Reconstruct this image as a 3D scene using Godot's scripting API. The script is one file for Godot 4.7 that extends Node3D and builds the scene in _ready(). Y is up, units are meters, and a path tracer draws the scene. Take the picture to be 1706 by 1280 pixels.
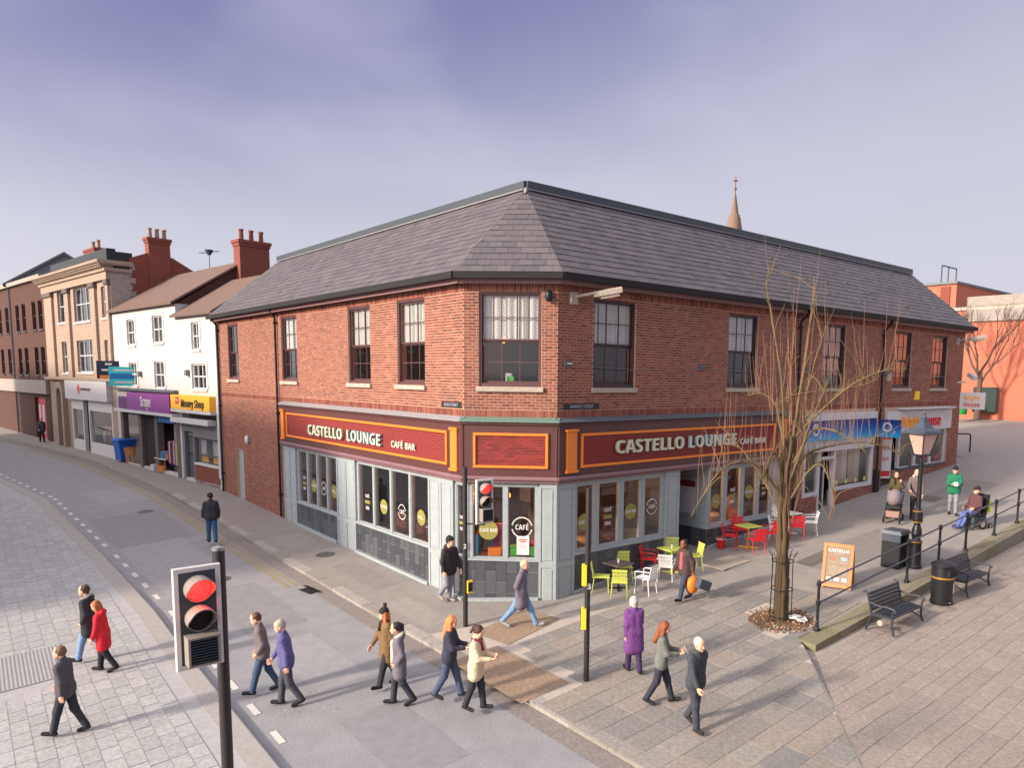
extends Node3D
# A corner cafe in a two-storey brick building, seen from a first-floor window across the street. Metres, y up.
var rng := RandomNumberGenerator.new()
var names := {}
var M := {}
var TX := {}
const A2 := Vector2(-3.026, -19.952)   # left arris of the splayed corner (x, z)
const B2 := Vector2(-0.545, -19.801)   # right arris
const L2 := Vector2(-16.916, -35.626)  # far end of the left front
const R2 := Vector2(18.793, -36.919)   # far end of the right front
const EYE := Vector3(0, 6, 0)
const SUN_FROM := Vector3(-0.80, 0.345, 0.50)

func _ready() -> void:
	# view
	var cam := Camera3D.new()
	cam.name = "camera"
	cam.projection = Camera3D.PROJECTION_FRUSTUM
	cam.near = 0.1
	cam.far = 900.0
	const F := 1245.775
	cam.size = 0.1 * 1280.0 / F
	cam.frustum_offset = Vector2((853.0 - 961.095) / F, (772.9 - 640.0) / F) * 0.1
	cam.transform = Transform3D(Basis(Vector3.RIGHT, deg_to_rad(-6.558)) * Basis(Vector3.BACK, deg_to_rad(0.728)), EYE)
	add_child(cam)
	cam.make_current()
	# sky and sun
	var we := WorldEnvironment.new()
	we.name = "surroundings"
	var env := Environment.new()
	env.background_mode = Environment.BG_SKY
	var sky := Sky.new()
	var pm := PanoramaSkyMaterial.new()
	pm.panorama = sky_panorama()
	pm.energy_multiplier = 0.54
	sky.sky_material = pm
	env.sky = sky
	env.tonemap_mode = Environment.TONE_MAPPER_LINEAR
	env.tonemap_exposure = 2.1
	env.sdfgi_enabled = true
	env.ssao_enabled = true
	env.ssil_enabled = true
	we.environment = env
	add_child(we)
	var sun := DirectionalLight3D.new()
	sun.name = "sun"
	sun.light_energy = 0.88
	sun.light_color = Color(1.0, 0.92, 0.82)
	sun.light_angular_distance = 4.5
	sun.shadow_enabled = true
	sun.look_at_from_position(SUN_FROM, Vector3.ZERO)
	add_child(sun)
	rng.seed = 11
	materials()
	build_ground()
	cafe_building()
	left_row()
	far_right()
	street_tree()
	bare_tree("small bare tree beyond the right end of the building", g3(29.5, -55.4), 8.0, 5)
	signals()
	lamp_post()
	railing_and_wall()
	furniture()
	interior()
	people()

# ------------------------------------------------------------------ mesh building
class MB:
	var v := PackedVector3Array()
	var n := PackedVector3Array()
	var uv := PackedVector2Array()
	var c := PackedColorArray()
	var ix := PackedInt32Array()
	var use_c := false
	var col := Color(1, 1, 1)
	func quad(a: Vector3, b: Vector3, cc: Vector3, d: Vector3) -> void:  # counter-clockwise seen from outside
		var nn := (b - a).cross(cc - a)
		if nn.length_squared() < 1e-14:
			nn = (cc - a).cross(d - a)
		nn = nn.normalized()
		var k := v.size()
		v.append(a); v.append(b); v.append(cc); v.append(d)
		for i in 4:
			n.append(nn)
		uv.append(Vector2(0, 1)); uv.append(Vector2(1, 1)); uv.append(Vector2(1, 0)); uv.append(Vector2(0, 0))
		if use_c:
			for i in 4: c.append(col)
		ix.append(k); ix.append(k + 2); ix.append(k + 1); ix.append(k); ix.append(k + 3); ix.append(k + 2)
	func tri(a: Vector3, b: Vector3, cc: Vector3) -> void:
		var nn := (b - a).cross(cc - a).normalized()
		var k := v.size()
		v.append(a); v.append(b); v.append(cc)
		for i in 3:
			n.append(nn); uv.append(Vector2())
			if use_c: c.append(col)
		ix.append(k); ix.append(k + 2); ix.append(k + 1)
	func hexa(p: Array) -> void:  # 0-3 bottom ccw from above, 4-7 top
		quad(p[3], p[2], p[1], p[0]); quad(p[4], p[5], p[6], p[7])
		for i in 4:
			var j: int = (i + 1) % 4
			quad(p[i], p[j], p[j + 4], p[i + 4])
	func fb(x0: float, x1: float, y0: float, y1: float, z0: float, z1: float) -> void:
		hexa([Vector3(x0, y0, z1), Vector3(x1, y0, z1), Vector3(x1, y0, z0), Vector3(x0, y0, z0), Vector3(x0, y1, z1), Vector3(x1, y1, z1), Vector3(x1, y1, z0), Vector3(x0, y1, z0)])
	func box(t: Transform3D, s: Vector3) -> void:
		var h := s * 0.5
		var p := []
		for q in [Vector3(-1, -1, 1), Vector3(1, -1, 1), Vector3(1, -1, -1), Vector3(-1, -1, -1), Vector3(-1, 1, 1), Vector3(1, 1, 1), Vector3(1, 1, -1), Vector3(-1, 1, -1)]:
			p.append(t * (q * h))
		hexa(p)
	func bevel(x0: float, x1: float, y0: float, y1: float, z0: float, z1: float, b: float) -> void:  # box whose front (z1) edges are chamfered
		fb(x0, x1, y0, y1, z0, z1 - b)
		var o := [Vector3(x0, y0, z1 - b), Vector3(x1, y0, z1 - b), Vector3(x1, y1, z1 - b), Vector3(x0, y1, z1 - b)]
		var q := [Vector3(x0 + b, y0 + b, z1), Vector3(x1 - b, y0 + b, z1), Vector3(x1 - b, y1 - b, z1), Vector3(x0 + b, y1 - b, z1)]
		quad(q[0], q[1], q[2], q[3])
		for i in 4:
			quad(o[i], o[(i + 1) % 4], q[(i + 1) % 4], q[i])
	func beam(a: Vector3, b: Vector3, w: float, h: float, up := Vector3.UP) -> void:
		var d := (b - a)
		var x := d.normalized()
		var z := x.cross(up).normalized()
		var y := z.cross(x)
		box(Transform3D(Basis(x, y, z), (a + b) * 0.5), Vector3(d.length(), h, w))
	func prism(poly: PackedVector2Array, t: Transform3D, z0: float, z1: float) -> void:  # poly in t's xy plane
		var pts := poly
		if Geometry2D.is_polygon_clockwise(pts):
			pts = PackedVector2Array(); 
			for i in range(poly.size() - 1, -1, -1): pts.append(poly[i])
		var id := Geometry2D.triangulate_polygon(pts)
		for k in range(0, id.size(), 3):
			var q := [pts[id[k]], pts[id[k + 1]], pts[id[k + 2]]]
			if (q[1] - q[0]).cross(q[2] - q[0]) < 0: q = [q[0], q[2], q[1]]
			tri(t * Vector3(q[0].x, q[0].y, z1), t * Vector3(q[1].x, q[1].y, z1), t * Vector3(q[2].x, q[2].y, z1))
			tri(t * Vector3(q[0].x, q[0].y, z0), t * Vector3(q[2].x, q[2].y, z0), t * Vector3(q[1].x, q[1].y, z0))
		for i in pts.size():
			var a := pts[i]
			var b := pts[(i + 1) % pts.size()]
			quad(t * Vector3(a.x, a.y, z0), t * Vector3(b.x, b.y, z0), t * Vector3(b.x, b.y, z1), t * Vector3(a.x, a.y, z1))
	func tube(pts: Array, rad: Array, sides := 8, caps := true) -> void:
		var base := v.size()
		var x := Vector3.RIGHT
		for i in pts.size():
			var d: Vector3
			if i == 0: d = pts[1] - pts[0]
			elif i == pts.size() - 1: d = pts[i] - pts[i - 1]
			else: d = (pts[i + 1] - pts[i]).normalized() + (pts[i] - pts[i - 1]).normalized()
			d = d.normalized()
			if i == 0:
				x = d.cross(Vector3.UP if absf(d.y) < 0.9 else Vector3.RIGHT).normalized()
			else:
				x = (x - d * x.dot(d)).normalized()
			var y := d.cross(x)
			for s in sides:
				var a := TAU * s / sides
				var nn := x * cos(a) + y * sin(a)
				v.append(pts[i] + nn * rad[i]); n.append(nn); uv.append(Vector2(float(s) / sides, i))
				if use_c: c.append(col)
		for i in pts.size() - 1:
			for s in sides:
				var p := base + i * sides + s
				var q := base + i * sides + (s + 1) % sides
				ix.append(p); ix.append(p + sides); ix.append(q)
				ix.append(q); ix.append(p + sides); ix.append(q + sides)
		if caps:
			for e in [0, pts.size() - 1]:
				var nn: Vector3 = (pts[0] - pts[1]).normalized() if e == 0 else (pts[e] - pts[e - 1]).normalized()
				var k := v.size()
				for s in sides:
					v.append(v[base + e * sides + s]); n.append(nn); uv.append(Vector2())
					if use_c: c.append(col)
				for s in range(1, sides - 1):
					ix.append(k)
					if e == 0: ix.append(k + s); ix.append(k + s + 1)
					else: ix.append(k + s + 1); ix.append(k + s)
	func rod(a: Vector3, b: Vector3, r: float, sides := 8) -> void:
		tube([a, b], [r, r], sides)
	func capsule(a: Vector3, b: Vector3, ra: float, rb: float, sides := 10) -> void:
		var d := (b - a).normalized() if (b - a).length() > 1e-5 else Vector3.UP
		var p := []
		var r := []
		for k in 4:
			var t := (k + 0.3) / 3.3 * PI * 0.5
			if k == 3: t = PI * 0.5
			p.append(a - d * ra * cos(t)); r.append(ra * sin(t))
		for k in 4:
			var t := (3 - k + 0.3) / 3.3 * PI * 0.5
			if k == 0: t = PI * 0.5
			p.append(b + d * rb * cos(t)); r.append(rb * sin(t))
		if (b - a).length() < 1e-5: p.remove_at(4); r.remove_at(4)
		tube(p, r, sides)
	func ball(ctr: Vector3, r: Vector3, sides := 12, rings := 8, b := Basis.IDENTITY) -> void:
		var k := v.size()
		for i in rings + 1:
			var t := PI * i / rings
			for s in sides:
				var a := TAU * s / sides
				var u := Vector3(sin(t) * cos(a), cos(t), sin(t) * sin(a))
				v.append(ctr + b * (u * r)); n.append((b * (u / r)).normalized()); uv.append(Vector2())
				if use_c: c.append(col)
		for i in rings:
			for s in sides:
				var p := k + i * sides + s
				var q := k + i * sides + (s + 1) % sides
				ix.append(p); ix.append(p + sides); ix.append(q); ix.append(q); ix.append(p + sides); ix.append(q + sides)
	func lathe(prof: Array, sides := 16, t := Transform3D.IDENTITY) -> void:  # prof: Vector2(radius, height) from the bottom up
		for i in prof.size() - 1:
			var p: Vector2 = prof[i]
			var q: Vector2 = prof[i + 1]
			var sl := Vector2(q.y - p.y, p.x - q.x).normalized()
			var k := v.size()
			for s in sides:
				var a := TAU * s / sides
				var w := Vector3(cos(a), 0, -sin(a))
				v.append(t * (w * p.x + Vector3(0, p.y, 0))); v.append(t * (w * q.x + Vector3(0, q.y, 0)))
				var nn := (t.basis * (w * sl.x + Vector3(0, sl.y, 0))).normalized()
				n.append(nn); n.append(nn); uv.append(Vector2()); uv.append(Vector2())
				if use_c: c.append(col); c.append(col)
			for s in sides:
				var a := k + s * 2
				var b := k + ((s + 1) % sides) * 2
				ix.append(a); ix.append(b + 1); ix.append(b); ix.append(a); ix.append(a + 1); ix.append(b + 1)
	func add(o: MB, t: Transform3D, flip := false) -> void:
		var k := v.size()
		var bn := t.basis.inverse().transposed()
		for i in o.v.size():
			v.append(t * o.v[i]); n.append((bn * o.n[i]).normalized()); uv.append(o.uv[i])
			if use_c: c.append(col)
		for i in range(0, o.ix.size(), 3):
			ix.append(k + o.ix[i])
			if flip: ix.append(k + o.ix[i + 2]); ix.append(k + o.ix[i + 1])
			else: ix.append(k + o.ix[i + 1]); ix.append(k + o.ix[i + 2])
	func mesh() -> ArrayMesh:
		var m := ArrayMesh.new()
		if ix.is_empty(): return m
		var a := []
		a.resize(Mesh.ARRAY_MAX)
		a[Mesh.ARRAY_VERTEX] = v; a[Mesh.ARRAY_NORMAL] = n; a[Mesh.ARRAY_TEX_UV] = uv; a[Mesh.ARRAY_INDEX] = ix
		if use_c: a[Mesh.ARRAY_COLOR] = c
		m.add_surface_from_arrays(Mesh.PRIMITIVE_TRIANGLES, a)
		return m

# smooth union of tapered capsules [a, b, ra, rb], meshed as surface nets
func nets(caps: Array, h: float, k: float, out: MB, margin := 0.07) -> void:
	var lo := Vector3.INF
	var hi := -Vector3.INF
	for q in caps:
		var r := maxf(q[2], q[3]) + h * 2.5
		lo = lo.min(q[0] - Vector3.ONE * r).min(q[1] - Vector3.ONE * r)
		hi = hi.max(q[0] + Vector3.ONE * r).max(q[1] + Vector3.ONE * r)
	var nx := int((hi.x - lo.x) / h) + 2
	var ny := int((hi.y - lo.y) / h) + 2
	var nz := int((hi.z - lo.z) / h) + 2
	var f := PackedFloat32Array()
	f.resize(nx * ny * nz)
	for q in caps:
		var a: Vector3 = q[0]
		var ab: Vector3 = q[1] - q[0]
		var ra: float = q[2]
		var dr: float = q[3] - q[2]
		var il := 1.0 / maxf(ab.length_squared(), 1e-9)
		var r := maxf(q[2], q[3]) + margin
		var l: Vector3 = ((a.min(q[1]) - Vector3.ONE * r - lo) / h).ceil().max(Vector3.ZERO)
		var u: Vector3 = ((a.max(q[1]) + Vector3.ONE * r - lo) / h).floor().min(Vector3(nx - 1, ny - 1, nz - 1))
		for iz in range(int(l.z), int(u.z) + 1):
			for iy in range(int(l.y), int(u.y) + 1):
				var row := (iz * ny + iy) * nx
				var p := Vector3(lo.x + l.x * h, lo.y + iy * h, lo.z + iz * h) - a
				for i in range(int(l.x), int(u.x) + 1):
					var t := clampf(p.dot(ab) * il, 0.0, 1.0)
					var d := (p - ab * t).length() - ra - dr * t
					if d < margin: f[row + i] += exp(-k * d)
					p.x += h
	for i in f.size():
		f[i] = 0.2 if f[i] <= 1e-6 else -log(f[i]) / k
	var vid := PackedInt32Array()
	vid.resize(f.size())
	vid.fill(-1)
	var off := [0, 1, nx, nx + 1, nx * ny, nx * ny + 1, nx * ny + nx, nx * ny + nx + 1]
	var ed := [[0, 1], [2, 3], [4, 5], [6, 7], [0, 2], [1, 3], [4, 6], [5, 7], [0, 4], [1, 5], [2, 6], [3, 7]]
	var corner := [Vector3(0, 0, 0), Vector3(1, 0, 0), Vector3(0, 1, 0), Vector3(1, 1, 0), Vector3(0, 0, 1), Vector3(1, 0, 1), Vector3(0, 1, 1), Vector3(1, 1, 1)]
	for iz in nz - 1:
		for iy in ny - 1:
			var row := (iz * ny + iy) * nx
			for i in nx - 1:
				var g := row + i
				var s := int(f[g] < 0) + int(f[g + 1] < 0) + int(f[g + nx] < 0) + int(f[g + nx + 1] < 0) + int(f[g + off[4]] < 0) + int(f[g + off[5]] < 0) + int(f[g + off[6]] < 0) + int(f[g + off[7]] < 0)
				if s == 0 or s == 8: continue
				var w := []
				for o in off: w.append(f[g + o])
				var p := Vector3.ZERO
				var cnt := 0
				for e in ed:
					var x0: float = w[e[0]]
					var x1: float = w[e[1]]
					if (x0 < 0) != (x1 < 0):
						p += corner[e[0]].lerp(corner[e[1]], x0 / (x0 - x1))
						cnt += 1
				p /= cnt
				vid[g] = out.v.size()
				out.v.append(lo + (Vector3(i, iy, iz) + p) * h)
				out.n.append(Vector3(w[1] + w[3] + w[5] + w[7] - w[0] - w[2] - w[4] - w[6], w[2] + w[3] + w[6] + w[7] - w[0] - w[1] - w[4] - w[5], w[4] + w[5] + w[6] + w[7] - w[0] - w[1] - w[2] - w[3]).normalized())
				out.uv.append(Vector2())
				if out.use_c: out.c.append(out.col)
	for iz in range(1, nz - 1):
		for iy in range(1, ny - 1):
			var row := (iz * ny + iy) * nx
			for i in range(1, nx - 1):
				var g := row + i
				var in0 := f[g] < 0
				for ax in 3:
					var st: int = [1, nx, nx * ny][ax]
					if (f[g + st] < 0) == in0: continue
					var s1: int = [nx, nx * ny, 1][ax]
					var s2: int = [nx * ny, 1, nx][ax]
					var a := vid[g - s1 - s2]
					var b := vid[g - s2]
					var cc := vid[g]
					var d := vid[g - s1]
					if a < 0 or b < 0 or cc < 0 or d < 0: continue
					if in0: out.ix.append_array([a, cc, b, a, d, cc])
					else: out.ix.append_array([a, b, cc, a, cc, d])

# ------------------------------------------------------------------ nodes
func numbered(s: String) -> String:
	if not names.has(s):
		names[s] = 0
		return s
	names[s] += 1
	return "%s_%03d" % [s, names[s]]

func tag(o: Node3D, label: String, category := "", group := "", kind := "") -> void:
	o.set_meta("label", label)
	if category: o.set_meta("category", category)
	if group: o.set_meta("group", group)
	if kind: o.set_meta("kind", kind)

func thing(called: String, label: String, category: String, at: Vector3, yaw := 0.0, group := "") -> Node3D:
	var o := Node3D.new()
	o.name = numbered(called)
	add_child(o)
	o.position = at
	o.rotation.y = yaw
	tag(o, label, category, group)
	return o

func part(parent: Node3D, called: String, what, mat: Material, t := Transform3D.IDENTITY, kind := "") -> MeshInstance3D:
	var o := MeshInstance3D.new()
	o.name = called
	o.mesh = what.mesh() if what is MB else what
	o.material_override = mat
	o.transform = t
	parent.add_child(o, true)
	if kind: o.set_meta("kind", kind)
	return o

func single(called: String, what, mat: Material, label: String, category: String, at := Vector3.ZERO, yaw := 0.0, group := "", kind := "") -> MeshInstance3D:
	var o := MeshInstance3D.new()
	o.name = numbered(called)
	o.mesh = what.mesh() if what is MB else what
	o.material_override = mat
	add_child(o)
	o.position = at
	o.rotation.y = yaw
	tag(o, label, category, group, kind)
	return o

func copy_of(src: Node3D, label: String, at: Vector3, yaw: float) -> Node3D:
	var d: Node3D = src.duplicate()
	var b := String(src.name)
	if b.length() > 4 and b[b.length() - 4] == "_": b = b.substr(0, b.length() - 4)
	d.name = numbered(b)
	add_child(d)
	d.position = at
	d.rotation.y = yaw
	d.set_meta("label", label)
	return d

func multi(parent: Node3D, called: String, m: Mesh, mat: Material, ts: Array, cols: Array, t := Transform3D.IDENTITY) -> void:
	if ts.is_empty(): return
	var mm := MultiMesh.new()
	mm.transform_format = MultiMesh.TRANSFORM_3D
	mm.use_colors = not cols.is_empty()
	mm.mesh = m
	mm.instance_count = ts.size()
	for i in ts.size():
		mm.set_instance_transform(i, ts[i])
		if not cols.is_empty(): mm.set_instance_color(i, cols[i])
	var o := MultiMeshInstance3D.new()
	o.name = called
	o.multimesh = mm
	o.material_override = mat
	o.transform = t
	parent.add_child(o, true)
	o.set_meta("kind", "stuff")

var font: SystemFont
var font_serif: SystemFont
func text(parent: Node3D, s: String, cap: float, mat: Material, t: Transform3D, depth := 0.02, xs := 1.0, serif := false, called := "lettering") -> MeshInstance3D:
	var tm := TextMesh.new()
	tm.text = s
	tm.font = font_serif if serif else font
	tm.font_size = 64
	tm.pixel_size = cap / 45.7
	tm.depth = depth
	tm.curve_step = 2.0
	var tt := t
	tt.basis = t.basis * Basis.from_scale(Vector3(xs, 1, 1))
	return part(parent, called, tm, mat, tt)

func at(x: float, y: float, z := 0.0) -> Transform3D:
	return Transform3D(Basis.IDENTITY, Vector3(x, y, z))

# ------------------------------------------------------------------ materials
func s8(r: float, g: float, b: float) -> Color:
	return Color(r / 255.0, g / 255.0, b / 255.0)

func noise_tex(freq: float, lo: float, hi: float, sd: int, normal := 0.0, oct := 4, type := FastNoiseLite.TYPE_SIMPLEX_SMOOTH, side := 512) -> NoiseTexture2D:
	var f := FastNoiseLite.new()
	f.seed = sd
	f.frequency = freq
	f.noise_type = type
	f.fractal_octaves = oct
	var t := NoiseTexture2D.new()
	t.width = side; t.height = side
	t.seamless = true
	t.noise = f
	if normal > 0:
		t.as_normal_map = true
		t.bump_strength = normal
	else:
		var g := Gradient.new()
		g.set_color(0, Color(lo, lo, lo)); g.set_color(1, Color(hi, hi, hi))
		t.color_ramp = g
	return t

func mat(key: String, col: Color, rough := 0.8, metal := 0.0, tex := "", scale := 0.5, bump := "", bscale := 2.0, bump_amt := 1.0) -> StandardMaterial3D:
	if M.has(key): return M[key]
	var m := StandardMaterial3D.new()
	m.resource_name = key
	m.albedo_color = col
	m.roughness = rough
	m.metallic = metal
	if tex:
		m.albedo_texture = TX[tex]
		m.uv1_triplanar = true
		m.uv1_world_triplanar = true
		m.uv1_scale = Vector3.ONE * scale
	if bump:
		m.normal_enabled = true
		m.normal_texture = TX[bump]
		m.normal_scale = bump_amt
		m.uv1_triplanar = true
		m.uv1_world_triplanar = true
		if not tex: m.uv1_scale = Vector3.ONE * bscale
	M[key] = m
	return m

func glass(key: String, col: Color, alpha: float, rough := 0.02) -> StandardMaterial3D:
	var m := mat(key, Color(col.r, col.g, col.b, alpha), rough)
	m.transparency = BaseMaterial3D.TRANSPARENCY_ALPHA
	m.metallic_specular = 0.45
	return m

func materials() -> void:
	TX.mott = noise_tex(0.014, 0.8, 1.0, 3, 0.0, 5)
	TX.soft = noise_tex(0.01, 0.91, 1.0, 8, 0.0, 5)
	TX.fine = noise_tex(0.09, 0.72, 1.0, 5, 0.0, 3)
	TX.grain = noise_tex(0.16, 0.55, 1.0, 6, 0.0, 2)
	TX.bump = noise_tex(0.11, 0, 1, 7, 3.0, 4)
	TX.wob = noise_tex(0.02, 0, 1, 9, 2.0, 3)
	var w := noise_tex(0.02, 0.72, 1.0, 11, 0.0, 3)
	TX.wood = w
	TX.fold = noise_tex(0.012, 0, 1, 19, 9.0, 3)
	font = SystemFont.new(); font.font_names = PackedStringArray(["Droid Sans"]); font.font_weight = 700
	font_serif = SystemFont.new(); font_serif.font_names = PackedStringArray(["Droid Serif"]); font_serif.font_weight = 700
	# brickwork
	var bk := [s8(164, 96, 80), s8(153, 87, 73), s8(143, 79, 68), s8(174, 106, 88), s8(126, 73, 66)]
	for i in 5: mat("brick%d" % i, bk[i], 0.85, 0.0, "fine", 3.0)
	mat("brick_any", Color(1, 1, 1), 0.85, 0.0, "fine", 3.0).vertex_color_use_as_albedo = true
	mat("mortar", s8(198, 168, 146), 0.95, 0.0, "soft", 1.0)
	mat("old_brick", s8(140, 80, 64), 0.9, 0.0, "mott", 1.2, "bump")
	mat("dark_brick", s8(92, 58, 50), 0.9, 0.0, "mott", 1.2, "bump")
	mat("red_brick", s8(192, 112, 90), 0.9, 0.0, "soft", 0.5)
	mat("red_brick_deep", s8(134, 74, 62), 0.9, 0.0, "soft", 0.5)
	mat("slate_any", Color(1, 1, 1), 0.6, 0.0, "mott", 1.3, "bump", 2.0, 0.4).vertex_color_use_as_albedo = true
	for i in 4: mat("slate%d" % i, [s8(105, 99, 104), s8(100, 94, 100), s8(109, 102, 106), s8(95, 90, 97)][i], 0.6, 0.0, "mott", 1.3, "bump", 2.0, 0.4)
	mat("underlay", s8(52, 48, 54), 0.9)
	mat("lead", s8(104, 112, 122), 0.5, 0.1, "mott", 1.0)
	mat("lead_green", s8(112, 140, 128), 0.6, 0.0, "mott", 2.0)
	mat("flash_white", s8(160, 158, 162), 0.6, 0.0, "mott", 1.5)
	mat("gutter", s8(18, 18, 21), 0.75)
	mat("ridge_metal", s8(64, 72, 80), 0.45, 0.1, "soft", 1.0)
	mat("fascia_board", s8(134, 98, 98), 0.6, 0.0, "soft", 0.7)
	mat("soffit", s8(46, 36, 38), 0.8)
	mat("sash", s8(96, 66, 68), 0.45, 0.0, "soft", 1.0)
	mat("sash_dark", s8(60, 44, 50), 0.45)
	mat("sill_stone", s8(190, 178, 165), 0.85, 0.0, "mott", 1.6)
	mat("plum", s8(92, 56, 56), 0.45, 0.0, "soft", 0.6)
	mat("plum_light", s8(138, 104, 112), 0.45, 0.0, "soft", 0.6)
	mat("orange", s8(240, 136, 48), 0.5, 0.0, "soft", 0.8)
	for i in 3: mat("sign_brick%d" % i, [s8(128, 34, 34), s8(112, 28, 30), s8(142, 42, 38)][i], 0.6, 0.0, "soft", 1.5)
	mat("sign_mortar", s8(168, 92, 84), 0.8)
	mat("grey_paint", s8(162, 172, 177), 0.5, 0.0, "soft", 0.7)
	mat("cream_letter", s8(200, 200, 186), 0.4)
	mat("green_letter", s8(170, 184, 132), 0.4)
	mat("blue_letter", s8(126, 184, 196), 0.4)
	for i in 3: mat("tile%d" % i, [s8(82, 86, 94), s8(72, 76, 85), s8(92, 96, 103)][i], 0.42, 0.0, "mott", 1.4)
	mat("grout", s8(140, 144, 150), 0.9)
	mat("skirting", s8(170, 180, 186), 0.8, 0.0, "mott", 1.2)
	glass("glass", s8(40, 46, 52), 0.12)
	glass("glass_clear", s8(60, 66, 70), 0.10)
	mat("lace", s8(232, 230, 228), 0.9).backlight = Color(0.5, 0.5, 0.5)
	mat("reflection_pink", s8(228, 150, 122), 0.85).backlight = Color(0.3, 0.2, 0.16)  # pinkish orange put in for the red brick reflected in the panes
	mat("inside", s8(92, 70, 56), 0.9, 0.0, "soft", 0.6)
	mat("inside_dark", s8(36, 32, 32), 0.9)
	mat("inside_floor", s8(88, 66, 50), 0.7, 0.0, "mott", 1.0)
	# ground
	mat("asphalt", s8(142, 142, 148), 0.95, 0.0, "soft", 0.22, "bump", 2.0, 0.22)
	mat("ground", s8(132, 128, 128), 0.95, 0.0, "soft", 0.15)
	mat("tarmac_path", s8(145, 139, 136), 0.92, 0.0, "soft", 0.35, "bump", 2.0, 0.5)
	mat("plaza", s8(154, 148, 145), 0.92, 0.0, "soft", 0.3, "bump", 2.0, 0.5)
	mat("joint", s8(180, 170, 162), 0.95, 0.0, "soft", 0.8)
	for i in 5: mat("slab%d" % i, [s8(152, 146, 141), s8(145, 140, 137), s8(158, 148, 140), s8(140, 137, 136), s8(156, 151, 147)][i], 0.9, 0.0, "mott", 1.1, "bump", 2.0, 0.5)
	mat("slab_any", Color(1, 1, 1), 0.9, 0.0, "mott", 1.1, "bump", 2.0, 0.5).vertex_color_use_as_albedo = true
	mat("kerb", s8(170, 164, 160), 0.85, 0.0, "mott", 1.1)
	mat("kerb_pale", s8(160, 156, 155), 0.9, 0.0, "soft", 1.0)
	mat("channel", s8(140, 132, 130), 0.9, 0.0, "mott", 1.1)
	mat("sett", s8(166, 166, 170), 0.9, 0.0, "soft", 0.6, "bump", 2.0, 0.4)
	mat("buff", s8(160, 138, 118), 0.9, 0.0, "mott", 1.1)
	mat("white_line", s8(222, 222, 220), 0.8, 0.0, "fine", 2.0)
	mat("yellow_line", s8(168, 152, 112), 0.8, 0.0, "fine", 2.0)
	mat("stone_wall", s8(150, 142, 122), 0.95, 0.0, "mott", 1.3, "bump", 2.0, 1.0)
	mat("stone_wall_side", s8(138, 133, 108), 0.95, 0.0, "mott", 1.0, "bump", 2.0, 1.0)
	mat("court", s8(162, 151, 145), 0.92, 0.0, "soft", 0.35, "bump", 2.0, 0.4)
	mat("patch_dark", s8(134, 134, 140), 0.92, 0.0, "soft", 0.5)
	mat("patch_pale", s8(148, 148, 153), 0.95, 0.0, "soft", 0.5)
	mat("patch_path", s8(138, 132, 130), 0.92, 0.0, "soft", 0.5)
	mat("patch_path2", s8(151, 145, 141), 0.92, 0.0, "soft", 0.5)
	mat("cover", s8(118, 116, 118), 0.6, 0.2, "grain", 4.0)
	# general
	mat("black_iron", s8(34, 36, 42), 0.4, 0.1, "soft", 2.0)
	mat("sky_sheen_iron", s8(78, 86, 100), 0.35, 0.1, "soft", 2.0)  # blue grey lightness: sky sheen on the rails put into the colour
	mat("gold", s8(178, 134, 64), 0.4, 0.5)
	mat("dark_pole", s8(46, 44, 46), 0.45, 0.0, "soft", 2.0)
	mat("signal_grey", s8(66, 74, 84), 0.5)
	mat("signal_black", s8(28, 32, 38), 0.5)
	mat("white", s8(222, 220, 219), 0.5, 0.0, "soft", 1.0)
	mat("off_white", s8(210, 208, 211), 0.6, 0.0, "soft", 0.5)
	mat("yellow", s8(244, 200, 50), 0.45)
	mat("red", s8(206, 34, 44), 0.45)
	mat("lime", s8(200, 208, 98), 0.45)
	mat("chair_white", s8(238, 236, 234), 0.45)
	mat("slate_top", s8(88, 76, 80), 0.5)
	mat("pine", s8(226, 152, 98), 0.6, 0.0, "wood", 2.0)
	mat("chalk", s8(150, 134, 120), 0.9, 0.0, "soft", 2.0)
	mat("bark", s8(116, 96, 68), 0.95, 0.0, "grain", 3.0, "bump", 2.0, 1.0)
	mat("bark_young", s8(128, 110, 76), 0.9, 0.0, "fine", 3.0)
	mat("twig", s8(142, 108, 88), 0.9)
	mat("dark_bark", s8(92, 76, 68), 0.9)
	mat("mulch", s8(134, 108, 88), 0.95, 0.0, "grain", 4.0, "bump", 2.0, 1.0)
	mat("skin", s8(226, 174, 148), 0.6)
	mat("skin_dark", s8(122, 78, 56), 0.6)
	mat("eye", s8(40, 30, 26), 0.3)
	mat("rubber", s8(30, 30, 32), 0.8)
	mat("chrome", s8(170, 172, 176), 0.3, 0.7)

# ------------------------------------------------------------------ the lie of the land
func hg(x: float, z: float) -> float:
	var p := 0.043 * (x + 0.545) - 0.0675 * (z + 19.8)
	if p > 3.2: p = 3.2 + 1.6 * (1.0 - exp(-(p - 3.2) / 1.6))
	return maxf(p, -5.0)

func g3(x: float, z: float, dy := 0.0) -> Vector3:
	return Vector3(x, hg(x, z) + dy, z)

func hc(x: float, z: float) -> float:  # the lower court with the benches
	var d := (x - 5.4) * 0.745 + (z + 16.3) * -0.667
	return hg(x, z) - 0.004 - 0.12 * smoothstep(-2.6, 0.0, d) - 0.021 * clampf(d, 0.0, 14.0)

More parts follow.
